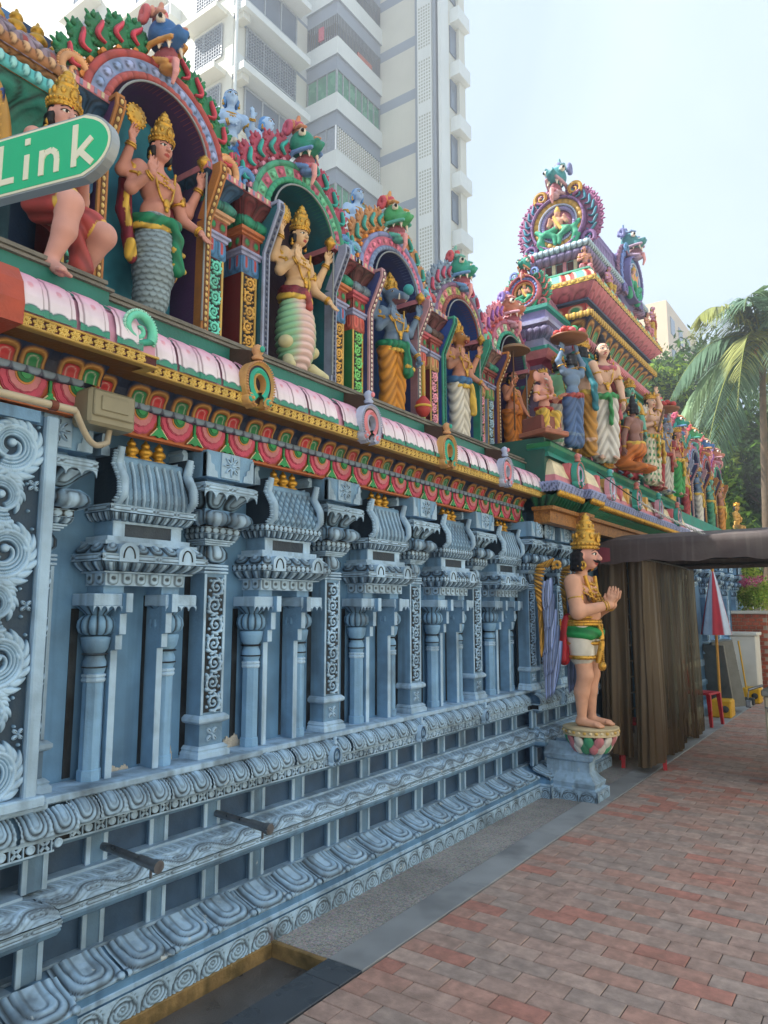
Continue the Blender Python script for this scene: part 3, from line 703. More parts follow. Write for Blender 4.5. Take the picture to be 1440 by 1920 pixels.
        g.box(-2.746, -2.742, -.125, .125, 1.914, 1.968, NV); g.box(-2.745, -2.738, -.182, -.125, 1.91, 1.972, LT); g.box(-2.745, -2.738, .125, .182, 1.91, 1.972, LT); g.box(-2.745, -2.734, -.186, .186, 1.968, 1.979, LT)
        d['neck'] = (g, m_blue)
        g = G()
        rstack(g, .185, -2.74, [(.004, 1.978), (.022, 1.988), (.036, 2.004), (.040, 2.014)], f_petal, .036, 10, 10)
        rstack(g, .185, -2.74, [(.046, 2.014), (.046, 2.046)], f_bar if variant % 2 == 0 else f_bead, .10 if variant % 2 == 0 else .028, 9, 18 if variant % 2 == 0 else 9)
        stack(g, .185, -2.74, [(.046, 2.046), (-.02, 2.050)], MD)
        pr = [(.040, 2.048), (.052, 2.075), (.050, 2.11), (.030, 2.15), (.012, 2.19), (.002, 2.225), (.0, 2.246)]
        rsweep(g, [(-2.74, -.175), (-2.74, .175)], pr, f_ribs if variant % 2 == 0 else f_lattice, .046 if variant % 2 == 0 else .09, 40, 14)
        stack(g, .175, -2.748, [(.0, 2.236), (.010, 2.240), (.010, 2.262), (0, 2.272)], MD * .95)
        d['barrel_roof'] = (g, m_blue)
        for s in (-1, 1):   # curled gable ends
            g = G(); t = np.linspace(0, 1, 24)
            cx = -2.74 + np.interp(t, [0, .15, .4, .7, 1], [.030, .075, .070, .022, .045]); cz = np.interp(t, [0, 1], [2.05, 2.30])
            P = np.stack([cx, np.full(24, s * .188) + 0 * t, cz], -1)
            g.tube(P, .016 + .006 * np.sin(t * pi), 8, LT, flat=1.0, up=(0, 1, 0))
            for k in range(1, 22):
                g.ell((cx[k] - .004, s * .206, cz[k]), (.012, .016, .0065), 6, 4, LT * (.8 if k % 2 else 1.05))
            pts = np.array([(z, x) for x, z in list(zip(cx - .005, cz))[::1]] + [(2.30, XP), (2.05, XP)]); a, b_ = sorted((s * .176, s * .192)); g.prism(pts[::-1] if False else pts, 'y', a, b_, NV)
            d['gable_end%d' % s] = (g, m_blue)
            g = G(); pts = [(s * .13, 2.272), (s * .235, 2.262), (s * .235, 2.352), (s * .225, 2.366), (s * .205, 2.366), (s * .198, 2.350), (s * .212, 2.340), (s * .205, 2.312), (s * .18, 2.290)]
            g.prism(np.array(pts)[::(1 if s > 0 else -1)], 'x', XP, -2.775, LT * .8); d['volute%d' % s] = (g, m_blue)
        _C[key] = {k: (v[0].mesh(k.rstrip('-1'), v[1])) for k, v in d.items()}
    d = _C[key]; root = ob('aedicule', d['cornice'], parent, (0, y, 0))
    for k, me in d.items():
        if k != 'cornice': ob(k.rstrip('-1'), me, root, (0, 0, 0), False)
    for dy in (-.075, 0, .075): ob('finial', FIN, root, (-2.79, dy, 2.268), False)
    return root
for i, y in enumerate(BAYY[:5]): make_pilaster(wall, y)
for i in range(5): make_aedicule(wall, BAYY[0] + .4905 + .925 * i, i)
# paired pilaster before the gate
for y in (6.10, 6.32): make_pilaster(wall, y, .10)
# patches where plaster has flaked off at the foot of the panels
m_plas = mat('bare_plaster', H('#bdb9ae'), rough=0.9, var=0.2, scale=30, bump=0.6, bscale=120)
for (y, w, hgt) in ((2.70, .16, .075), (1.98, .13, .035), (2.30, .05, .10), (2.06, .05, .03)):
    g = G(); n = 26; top = .886 + hgt * np.abs(np.sin(np.linspace(0, pi, n))) ** .6 * (0.55 + .45 * rng.random(n)); yy = np.linspace(y - w / 2, y + w / 2, n)
    g.prism([(yy[0], .884), (yy[-1], .884)] + [(yy[k], top[k]) for k in range(n - 1, -1, -1)], 'x', XP - .002, XP + .008); g.build('flaked_patch', m_plas, wall)
# ================================================================== EAVE of the lower storey
PK, PW, MAG, GRN, TEAL, BRN, ORG, GOLD, MAR, NAVY = [A(*H(h)) for h in ('#dfa3bd', '#e9dfe6', '#c4506c', '#2f8a55', '#2f8f80', '#9a6a34', '#b4663a', '#d2ad5c', '#4d1d20', '#1d2b45')]
CRM, RED, PINK, LAV, BLU = [A(*H(h)) for h in ('#e3d3ae', '#a5352f', '#d98a94', '#9fa4c6', '#5b8fc4')]
m_col = mat('painted_stucco', attr=True, rough=0.55, var=0.14, scale=12, bump=0.28, bscale=80, dirt=0.32, dirtcol=H('#54483f'), rnd=0.06, streak=0.12)
m_pink = mat('pink_eave_paint', attr=True, rough=0.5, var=0.08, scale=9, bump=0.0, dirt=0.16, dirtcol=H('#8f7f86'), streak=0.22, rnd=0.04)
m_teal = mat('teal_paint', H('#2d7469'), rough=0.45, var=0.12, scale=6, dirt=0.35, dirtcol=H('#26443f'))
m_maroon = mat('maroon_paint', H('#5a2224'), rough=0.6, dirt=0.3)
m_dkbrown = mat('dark_brown_paint', H('#4b3326'), rough=0.6, dirt=0.3)
m_slate = mat('grey_slab', H('#77746c'), rough=0.75, var=0.25, scale=8, bump=0.5, dirt=0.6, dirtcol=H('#2c2b28'))
m_strip = mat('grey_violet_strip', attr=True, rough=0.5, dirt=0.3)
EP = [(XB + .08, -1.2), (XB + .08, 1.71), (XB, 1.71), (XB, 6.06)]
eave = ob('eave', None, wall, (0, 0, 0))
g = G(); sweep(g, EP, [(-.145, 2.362), (-.118, 2.366), (-.118, 2.376), (-.135, 2.380), (-.135, 2.488)], [ORG * .8, ORG * .9, ORG * .8, A(*H('#a8522f'))]); rb = g.build('red_lotus_band', m_col, wall)
def half_lotus(w, h):
    g = G(); 
    for k, (rr, cc) in enumerate(((.47, MAG * .8), (.44, MAG * 1.05), (.335, MAG * .85), (.31, PINK * .85), (.20, A(*H('#c98a4b'))), (.165, GRN * .7), (.10, GRN * 1.3))):
        n = 60; a = np.linspace(-pi, 0, n); sc = 1 + (.05 * np.abs(np.sin(a * 7)) if k < 4 else 0)
        pts = np.stack([w * rr * sc * np.cos(a), h * rr * 2.05 * sc * np.sin(a)], -1); g.prism(pts, 'x', 0, .004 + .004 * k, cc)
    return g
def bud(w, h):
    g = G(); g.prism([(-.1 * w, 0), (-.1 * w, -h * .5), (.1 * w, -h * .5), (.1 * w, 0)], 'x', 0, .010, GRN)
    g.ell((.008, 0, -h * .56), (.012, w * .22, w * .22), 10, 6, GRN * 1.5)
    g.prism([(-.2 * w, -h * .62), (-.85 * w, -h * 1.0), (-.3 * w, -h * .93), (0, -h * 1.02), (.3 * w, -h * .93), (.85 * w, -h * 1.0), (.2 * w, -h * .62)], 'x', 0, .014, GRN * 1.25)
    g.tube([(.012, -.22 * w, -h * .6), (.012, -.9 * w, -h * 1.0)], .0035, 5, CRM * .9); g.tube([(.012, .22 * w, -h * .6), (.012, .9 * w, -h * 1.0)], .0035, 5, CRM * .9)
    return g
HLM = half_lotus(.196, .104).mesh('lotus_medallion', m_col); BUD = bud(.055, .104).mesh('bud', m_col)
for (xa, ya, yb) in ((XB + .08, .62, 1.70), (XB, 1.85, 6.05)):
    n = int(round((yb - ya) / .214))
    for k in range(n):
        y = ya + (k + .5) * (yb - ya) / n; ob('lotus_medallion', HLM, rb, (xa - .134, y, 2.486)); ob('bud', BUD, rb, (xa - .134, y + .5 * (yb - ya) / n, 2.486))
def f_strip(u, v):
    s = np.hypot(u * .8, (v - 1.05) * .6) - .42; t = np.exp(-(s / .05) ** 2); return .003 * (s < 0), mixc(mixc(A(*H('#6d6f86')), A(*H('#8aa3b8')), (s < 0) * .7), A(*H('#39425a')), t)
g = G(); rsweep(g, EP, [(-.14, 2.486), (-.100, 2.489), (-.100, 2.512), (-.108, 2.514)], f_strip, .062, 12, 16); g.build('wave_strip', m_strip, wall)
g = G(); sweep(g, EP, [(-.125, 2.50), (-.118, 2.51), (-.11, 2.53), (-.095, 2.560), (-.065, 2.590), (.03, 2.592), (.10, 2.590)], [NAVY, NAVY, NAVY, NAVY * .9, BRN * .5, BRN * .6]); cv = g.build('petal_cove', m_col, wall)
def f_brown(cc):
    def f(u, v):
        w = 1 - v
        s = usdf(u, w * .95, .44, .06, .36); s2 = usdf(u, w * .95 , .30, .30, .24); s3 = usdf(u, w * .95, .16, .46, .14)
        h = .010 * (sstep(.05, -.08, s) - .4 * sstep(0, -.06, s2) + .3 * sstep(0, -.05, s3)); gr = np.clip(np.exp(-(s / .03) ** 2) * .8 + np.exp(-(s2 / .025) ** 2), 0, 1)
        hl = np.exp(-((s + .09) / .025) ** 2) * .8
        c = mixc(mixc(mixc(NAVY * 1.2, BRN, sstep(.01, -.02, s)), A(*H('#d8a962')), hl * (s2 > 0)), cc, sstep(.0, -.03, s2)); c = mixc(c, A(1, .8, .75) * .65, np.exp(-(s3 / .02) ** 2) * .6)
        return h, mixc(c, MAR * .5, gr * .75)
    return f
petal_run('x', cv, EP, [(-.112, 2.512), (-.106, 2.538), (-.088, 2.566), (-.056, 2.590)], [f_brown(A(*H('#b8323a'))), f_brown(A(*H('#1f7a4c')))], .1235, [m_col], 22, 24, 'eave_petal', .6, 6.1, alt=lambda j: j % 2)
g = G(); sweep(g, EP, [(.06, 2.583), (.100, 2.580), (.104, 2.583), (.104, 2.589), (.098, 2.590)], GOLD * .8); sweep(g, EP, [(.096, 2.588), (.096, 2.624)], MAR); sweep(g, EP, [(.098, 2.622), (.104, 2.624), (.104, 2.631), (.096, 2.634)], GOLD)
gs = g.build('gold_flower_strip', m_col, wall)
q = flower(.0235, 6, A(*H('#e2c26c')), A(*H('#9c7a32')), t=.007, fat=1.7); FLG = q.mesh('gold_flower', m_col)
for (xa, ya, yb) in ((XB + .08, .75, 1.80), (XB, 1.80, 6.13)):
    for k in range(int((yb - ya) / .0478)): ob('gold_flower', FLG, gs, (xa + .097, ya + .024 + k * .0478, 2.606))
def f_pinkp(u, v):
    gr = np.exp(-((np.abs(u) - .36) / .018) ** 2); dot = np.hypot(u * .128, (v - .52) * .2); dt = sstep(.010, .006, dot); ring = np.exp(-((dot - .010) / .002) ** 2)
    c = mixc(mixc(PW, PK, sstep(.15, .85, v)), MAR * 1.2, gr * .9); c = mixc(c, MAG * 1.2, dt * .45 + ring * .4)
    wv = v - (.085 + .05 * np.abs(np.cos(u * 2 * pi))); c = mixc(c, A(*H('#3c8f79')), sstep(.02, -.01, wv)); c = mixc(c, A(*H('#1d4b40')), np.exp(-(wv / .018) ** 2) * .8)
    return .005 * sstep(.4, .34, np.abs(u)) - .005 * gr + .004 * dt + .006 * sstep(.02, -.02, wv), c
g = G(); sweep(g, EP, [(.092, 2.632), (.09, 2.68), (.06, 2.76), (-.02, 2.812), (-.07, 2.818)], PK * .8); pe = g.build('pink_eave', m_pink, wall)
petal_run('x', pe, EP, [(.104, 2.632), (.104, 2.66), (.098, 2.70), (.082, 2.745), (.050, 2.785), (.0, 2.814)], f_pinkp, .128, [m_pink], 40, 40, 'eave_panel', .5, 6.2)
g = G(); sweep(g, EP, [(-.03, 2.812), (-.03, 2.828), (-.045, 2.830), (-.045, 2.90)], [A(*H('#3d2a22')), A(*H('#3d2a22')), (1, 1, 1)]); g.build('teal_fascia', m_teal, wall)
g = G(); sweep(g, EP, [(-.045, 2.899), (-.03, 2.901), (-.03, 2.912), (-.06, 2.914), (-.06, 2.93), (-.05, 2.932), (-.05, 2.948), (-.06, 2.952), (-.9, 2.956)], (1, 1, 1)); g.build('roof_slab', m_slate, wall)
# horseshoe emblems on the eave
for i, y in enumerate((2.44, 3.365, 4.29, 5.215)):
    cols = ((A(*H('#c99a5c')), A(*H('#36b39a')), A(*H('#2a2030')), A(*H('#cf9a6a'))), (A(*H('#b9bfd4')), A(*H('#e58b93')), A(*H('#4a3024')), A(*H('#a9b4cf'))))[i % 2]
    if ('em', i % 2) not in _C: _C[('em', i % 2)] = horseshoe(.195, .300, .032, cols).mesh('eave_emblem', m_col)
    ob('eave_emblem', _C[('em', i % 2)], wall, (XB + .118, y, 2.575))
    g = G(); g.prism(np.array([(2.60, -2.55), (2.60, -2.49), (2.86, -2.50), (2.90, -2.64), (2.86, -2.66)]), 'y', y - .035, y + .035, A(*H('#4a372c'))); g.build('emblem_bracket', m_col, wall)
# carved turquoise curl at the end of the near eave
# red-orange end block of the near eave and its wing wall
# near wide pilaster with large scrolls
npil = ob('wide_pilaster', None, wall, (0, 0, 0))
g = G(); g.box(XP, -2.635, .2, 1.47, .888, 2.335, BODY * .9); g.box(-2.636, -2.60, 1.457, 1.505, .888, 2.335, LT * .95, bev=.006); g.box(-2.636, -2.605, .2, 1.43, 2.30, 2.345, MD); g.box(-2.64, -2.585, .2, 1.53, .885, .925, LT, bev=.006)
o = g.build('wide_pilaster', m_blue, wall)
for yc, W in ((1.325, .262), (1.06, .262)):
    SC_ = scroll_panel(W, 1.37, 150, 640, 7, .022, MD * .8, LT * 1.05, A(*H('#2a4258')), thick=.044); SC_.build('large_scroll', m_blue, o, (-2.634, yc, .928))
q = flower(.026, 4, LT, DK, t=.012).mesh('corner_flower', m_blue)
for z in (1.15, 1.61, 2.06): ob('corner_flower', q, o, (-2.632, 1.432, z))
COREB = None
# ================================================================== smooth bodies from distance fields
class SDF:
    """smooth union of tapered capsules / ellipsoids / boxes, meshed with surface nets; every primitive has its own colour"""
    def __init__(s, k=.02): s.p = []; s.k = k
    def cap(s, a, b, r1, r2, col=(1, 1, 1), k=None, sub=False): s.p.append(('c', A(*a), A(*b), r1, r2, A(*col), s.k if k is None else k, sub)); return s
    def ell(s, c, r, col=(1, 1, 1), rot=None, k=None, sub=False): s.p.append(('e', A(*c), A(*r), rot, None, A(*col), s.k if k is None else k, sub)); return s
    def chain(s, pts, rs, col=(1, 1, 1), k=None):
        rs = np.broadcast_to(np.asarray(rs, float), (len(pts),))
        for i in range(len(pts) - 1): s.cap(pts[i], pts[i + 1], rs[i], rs[i + 1], col, k)
        return s
    def mesh(s, vox, disp=None):
        lo = np.full(3, 1e9); hi = -lo
        for q in s.p:
            if q[7]: continue
            if q[0] == 'c': m = max(q[3], q[4]); lo = np.minimum(lo, np.minimum(q[1], q[2]) - m); hi = np.maximum(hi, np.maximum(q[1], q[2]) + m)
            else: m = q[2].max(); lo = np.minimum(lo, q[1] - m); hi = np.maximum(hi, q[1] + m)
        lo -= vox * 3; hi += vox * 3
        n = np.ceil((hi - lo) / vox).astype(int) + 1
        ax = [lo[i] + vox * np.arange(n[i]) for i in range(3)]
        Fd = np.full(n, 1.0, np.float32); D0 = np.full(n, 1.0, np.float32); Id = np.zeros(n, np.int16)
        for qi, q in enumerate(s.p):
            k = max(q[6], 1e-4); mg = k * 1.0 + vox * 3
            if q[0] == 'c': m = max(q[3], q[4]); b0 = np.minimum(q[1], q[2]) - m - mg; b1 = np.maximum(q[1], q[2]) + m + mg
            else: m = q[2].max() if q[3] is not None else q[2]; b0 = q[1] - m - mg; b1 = q[1] + m + mg
            i0 = np.clip(np.floor((b0 - lo) / vox).astype(int), 0, n - 1); i1 = np.clip(np.ceil((b1 - lo) / vox).astype(int) + 1, 1, n)
            sl = tuple(slice(i0[i], i1[i]) for i in range(3))
            x, y, z = [ax[i][sl[i]].astype(np.float32) for i in range(3)]
            X = x[:, None, None]; Y = y[None, :, None]; Z = z[None, None, :]
            if q[0] == 'c':
                ab = (q[2] - q[1]); L2 = ab @ ab + 1e-12
                t = np.clip(((X - q[1][0]) * ab[0] + (Y - q[1][1]) * ab[1] + (Z - q[1][2]) * ab[2]) / L2, 0, 1)
                d = np.sqrt((X - q[1][0] - t * ab[0]) ** 2 + (Y - q[1][1] - t * ab[1]) ** 2 + (Z - q[1][2] - t * ab[2]) ** 2) - (q[3] + (q[4] - q[3]) * t)
            else:
                dx, dy, dz = X - q[1][0], Y - q[1][1], Z - q[1][2]
                if q[3] is not None:
                    R = np.asarray(q[3]).T; dx, dy, dz = R[0, 0] * dx + R[0, 1] * dy + R[0, 2] * dz, R[1, 0] * dx + R[1, 1] * dy + R[1, 2] * dz, R[2, 0] * dx + R[2, 1] * dy + R[2, 2] * dz
                r = q[2]; k0 = np.sqrt((dx / r[0]) ** 2 + (dy / r[1]) ** 2 + (dz / r[2]) ** 2); k1 = np.sqrt((dx / r[0] ** 2) ** 2 + (dy / r[1] ** 2) ** 2 + (dz / r[2] ** 2) ** 2) + 1e-6
                d = k0 * (k0 - 1) / k1
            f = Fd[sl]
            if q[7]: Fd[sl] = np.maximum(f, -d); continue
            h = np.clip(.5 + .5 * (f - d) / k, 0, 1); Fd[sl] = f * (1 - h) + d * h - k * h * (1 - h)
            c = d < D0[sl]; D0[sl] = np.where(c, d, D0[sl]); ids = Id[sl]; ids[c] = qi; Id[sl] = ids
        S = Fd < 0
        # surface nets
        c = np.zeros(n - 1, np.int8)
        for dx in (0, 1):
            for dy in (0, 1):
                for dz in (0, 1): c += S[dx:n[0] - 1 + dx, dy:n[1] - 1 + dy, dz:n[2] - 1 + dz]
        act = (c > 0) & (c < 8); idx = np.argwhere(act); m = len(idx)
        num = np.full(n - 1, -1, np.int32); num[act] = np.arange(m)
        Vs = np.zeros((m, 3)); W = np.zeros(m)
        cor = [(a, b, c_) for a in (0, 1) for b in (0, 1) for c_ in (0, 1)]
        val = {o: Fd[idx[:, 0] + o[0], idx[:, 1] + o[1], idx[:, 2] + o[2]] for o in cor}
        for a in cor:
            for k in range(3):
                if a[k] == 0:
                    b = list(a); b[k] = 1; b = tuple(b); va, vb = val[a], val[b]; cr = (va < 0) != (vb < 0)
                    t = np.where(cr, va / (va - vb + 1e-12), 0)
                    p = np.array(a, float)[None] + t[:, None] * (np.array(b) - np.array(a)); Vs[cr] += p[cr]; W[cr] += 1
        Vs /= W[:, None]; V = lo + vox * (idx + Vs)
        C = np.array([q[5] for q in s.p])[Id[tuple(np.round(idx + Vs).astype(int).T)]]
        Fq = []
        for k in range(3):
            e = [slice(None)] * 3; e2 = [slice(None)] * 3; e[k] = slice(0, -1); e2[k] = slice(1, None)
            A_, B_ = S[tuple(e)], S[tuple(e2)]; cr = np.argwhere(A_ != B_); i, j = (k + 1) % 3, (k + 2) % 3
            cr = cr[(cr[:, i] > 0) & (cr[:, j] > 0) & (cr[:, i] < n[i] - 1) & (cr[:, j] < n[j] - 1)]
            o1 = np.zeros(3, int); o1[i] = -1; o2 = np.zeros(3, int); o2[j] = -1
            q = np.stack([num[tuple((cr + o).T)] for o in (o1 + o2, o2, np.zeros(3, int), o1)], -1)
            inside = A_[tuple(cr.T)]; q = np.where(inside[:, None], q, q[:, ::-1]); Fq.append(q[(q >= 0).all(1)])
        F = np.concatenate(Fq)
        if disp is not None: V, C = disp(V, C, F)
        g = G(); g.add(V, F, C, 0, True); return g
def vnormals(V, F):
    nrm = np.cross(V[F[:, 2]] - V[F[:, 0]], V[F[:, 3]] - V[F[:, 1]]); N = np.zeros_like(V)
    for k in range(4): np.add.at(N, F[:, k], nrm)
    return N / (np.linalg.norm(N, axis=1)[:, None] + 1e-12)
def Rz(a): return np.array([[cos(a), -sin(a), 0], [sin(a), cos(a), 0], [0, 0, 1]])
def Ry(a): return np.array([[cos(a), 0, sin(a)], [0, 1, 0], [-sin(a), 0, cos(a)]])
def Rx(a): return np.array([[1, 0, 0], [0, cos(a), -sin(a)], [0, sin(a), cos(a)]])
def M4(R=np.eye(3), t=(0, 0, 0), s=1.0): M = np.eye(4); M[:3, :3] = np.asarray(R) * s; M[:3, 3] = t; return M

# ------------------------------------------------------------------ niche ornaments
def yali_head(c_skin, c_mouth, c_crest, c_lip, c_ear):
    """snarling crest head that leans out over an arch; faces +x, z up, about 0.4 tall"""
    s = SDF(.016); W_, P_ = A(*H('#efe2cf')), A(*H('#e7a3a0'))
    s.ell((.03, 0, .20), (.085, .075, .085), c_skin); s.ell((.09, 0, .16), (.075, .06, .048), c_skin); s.ell((.155, 0, .172), (.036, .042, .034), c_skin)
    s.ell((.175, .022, .185), (.018, .016, .016), c_skin, k=.006); s.ell((.175, -.022, .185), (.018, .016, .016), c_skin, k=.006)
    for sg in (-1, 1):
        s.chain([(.155, sg * .045, .137), (.09, sg * .062, .128), (.03, sg * .07, .118), (.0, sg * .068, .09)], [.012, .013, .014, .010], c_lip, k=.004)
        s.ell((.075, sg * .058, .232), (.027, .024, .027), c_skin, k=.006); s.ell((.086, sg * .068, .234), (.023, .021, .024), W_, k=.002); s.ell((.104, sg * .084, .236), (.010, .010, .012), A(.01, .01, .01), k=.001)
        s.chain([(.11, sg * .066, .262), (.07, sg * .074, .275), (.025, sg * .07, .268)], [.008, .014, .008], c_crest, k=.004)
        t = np.linspace(0, 1, 12); P = [(-.015 - .03 * np.cos(q * 6.2) * (1 - q * .75), sg * (.085 + .018 * q), .26 + .06 * np.sin(q * 6.2) * (1 - q * .75)) for q in t]; s.chain(P, np.linspace(.022, .010, 12), c_ear, k=.005)
        s.cap((.125, sg * .034, .135), (.142, sg * .040, .085), .013, .004, W_, k=.003); s.cap((.075, sg * .048, .128), (.078, sg * .052, .095), .011, .005, W_, k=.003)
        s.cap((.02, sg * .05, .05), (.125, sg * .036, .028), .020, .014, c_lip, k=.008)
        s.chain([(-.03, sg * .07, .13), (-.05, sg * .085, .09), (-.03, sg * .09, .05), (.0, sg * .085, .055)], [.02, .022, .016, .010], c_crest, k=.006)
    s.ell((.06, 0, .075), (.085, .045, .05), c_mouth * .5, k=.004); s.ell((.10, 0, .045), (.065, .036, .016), c_mouth, k=.004); s.chain([(.10, 0, .06), (.155, 0, .04), (.165, 0, -.02), (.15, 0, -.07)], [.016, .017, .015, .009], P_, k=.004)
    s.ell((.10, 0, .012), (.05, .04, .022), c_lip, k=.006)
    for k in range(4): s.ell((.02 - .022 * k, 0, .275 + .018 * k), (.030, .045 - .006 * k, .035), c_crest, k=.006)
    s.cap((-.04, 0, .31), (-.03, 0, .395), .030, .012, c_crest, k=.01); s.ell((-.005, 0, .33), (.02, .03, .03), c_ear, k=.004)
    for k in range(5): s.ell((-.02 - .01 * k, (k - 2) * .028, .315 + .012 * (2 - abs(k - 2))), (.02, .014, .034), c_ear if k % 2 else c_crest, k=.004)
    return s.mesh(.0058)
def flame_leaf(c_out, c_in, c_mid):
    """curled leaf with paisley core; lies in the yz plane, tip up, about .15 tall, faces +x"""
    g = G()
    n = 26; a = np.linspace(0, 2 * pi, n, endpoint=False)
    def body(s, x, cc, th):
        r = .5 + .08 * np.cos(a * 7) * (s > .8); y = .058 * s * np.sin(a) * 2 * r * (1 - .25 * np.cos(a)); z = .075 * s * -np.cos(a) * 2 * r + .07 + .012 * s * np.sin(2 * a)
        g.loft([np.stack([np.full(n, x), y * .9, z], -1)[::1], np.stack([np.full(n, x + th), y, z], -1), np.stack([np.full(n, x + th * 1.6), y * .62, (z - .07) * .66 + .07], -1)], cc, smooth=True)
    body(1.0, -.012, c_out, .016)
    t = np.linspace(0, 1, 16); P = np.stack([.018 + .006 * np.sin(t * pi), .004 + .026 * np.sin(t * 4.6), .028 + .085 * t], -1); g.tube(P, .004 + .009 * np.sin(np.clip(t, .05, 1) * pi * .9), 8, c_in, up=(1, 0, 0))
    g.tube(P + A(.008, 0, 0), .003 + .005 * np.sin(np.clip(t, .05, 1) * pi * .9), 6, c_mid, up=(1, 0, 0))
    for k in range(9):
        b = -2.2 + 4.4 * k / 8; cy, cz = .052 * sin(b), .075 - .066 * -cos(b); g.ell((.006, cy, cz), (.010, .014, .010), 8, 5, c_out * (1.25 if k % 2 else .85), rot=Rx(pi / 2 - b))
    for sg in (-1, 1): g.ell((.004, sg * .016 + .006, .148), (.008, .008, .018), 6, 4, c_out * 1.2, rot=Rx(-sg * .35))
    return g
def s_curl(c_a, c_b, c_c):
    g = G(); t = np.linspace(0, 1, 60); a = -.6 + t * 8.2; r = .075 * (1 - t) ** .75 + .006
    P = np.stack([0 * t, .0 + r * np.cos(a), .085 + r * np.sin(a)], -1); g.tube(P, .022 * (1 - .62 * t), 9, c_a, up=(1, 0, 0), flat=1.2)
    for k in range(0, 34): g.ell(P[k] + A(.004, .020 * cos(a[k]), .020 * sin(a[k])), (.014, .008, .006), 6, 4, c_b if k % 2 else c_b * .8, rot=Rx(a[k]))
    g.tube(np.stack([0 * t[:8] + .005, .075 - .10 * t[:8] * 8, .045 - .05 * t[:8] * 6], -1), .016, 8, c_c, up=(1, 0, 0)); return g
def arc_ring(g, r0, r1, x0, x1, fn=None, n=80, a0=0, a1=pi, zc=0, col=(1, 1, 1), seg=None, amp=.01):
    """moulded half ring in the yz plane, facing +x"""
    a = np.linspace(a0, a1, n); w = np.linspace(0, 1, 7)
    R_ = r0 + (r1 - r0) * w; bul = np.sqrt(np.clip(1 - (2 * w - 1) ** 2, 0, 1))
    AA, WW = np.meshgrid(a, w, indexing='ij'); h = amp * np.sqrt(np.clip(1 - (2 * WW - 1) ** 2, 0, 1)); c = np.tile(np.asarray(col, float), (*AA.shape, 1))
    if seg:
        u = ((AA - a0) / (a1 - a0) * seg) % 1 + (WW - .5) * .35 * 0; q = np.abs(u - .5) * 2; h = h * (1 - .75 * q ** 3); c = mixc(c, c * .35, q ** 5 * .9)
    if fn: h, c = fn((AA - a0) / (a1 - a0), WW, h, c)
    RR = r0 + (r1 - r0) * WW; P = np.stack([x1 + h, RR * np.cos(AA), zc + RR * np.sin(AA)], -1); g.grid(P, c)
    for rr in (r0, r1):
        Q = np.stack([np.stack([np.full(n, x0), rr * np.cos(a), zc + rr * np.sin(a)], -1), np.stack([np.full(n, x1), rr * np.cos(a), zc + rr * np.sin(a)], -1)], 1); g.grid(Q if rr == r0 else Q[:, ::-1], np.asarray(col) * .8)
    return g
def f_jewel(c_a, c_b, c_d):
    def f(u, v):
        r = np.hypot(u, (v - .5) * .9); t = np.exp(-((r - .30) / .06) ** 2); return .010 * np.sqrt(np.clip(1 - (r / .3) ** 2, 0, 1)) + .004, mixc(mixc(c_a, c_b, sstep(.28, .22, r)), c_d, t * .8)
    return f
def f_tassel(c_a, c_b, c_d):
    def f(u, v):
        s = usdf(u, v, .36, .12, .3); s2 = usdf(u, v, .14, .3, .13); t = np.clip(np.exp(-(s / .05) ** 2), 0, 1); return .006 * sstep(.03, -.05, s), mixc(mixc(mixc(c_a * .8, c_a, (s < 0)), c_b, sstep(.02, -.03, s2)), c_d, t * .6)
    return f
def f_lot(c_a, c_d, c_t):
    def f(u, v):
        s = usdf(u, 1 - v, .44, .02, .4); s2 = usdf(u, 1 - v, .22, .25, .2); t = np.clip(np.exp(-(s / .05) ** 2) + .6 * np.exp(-(s2 / .045) ** 2), 0, 1); return .008 * sstep(.03, -.15, s), mixc(mixc(c_a, c_t, (1 - v) ** 2 * .6), c_d, t * .85)
    return f
NICHE_W, NSPRING = .31, .985
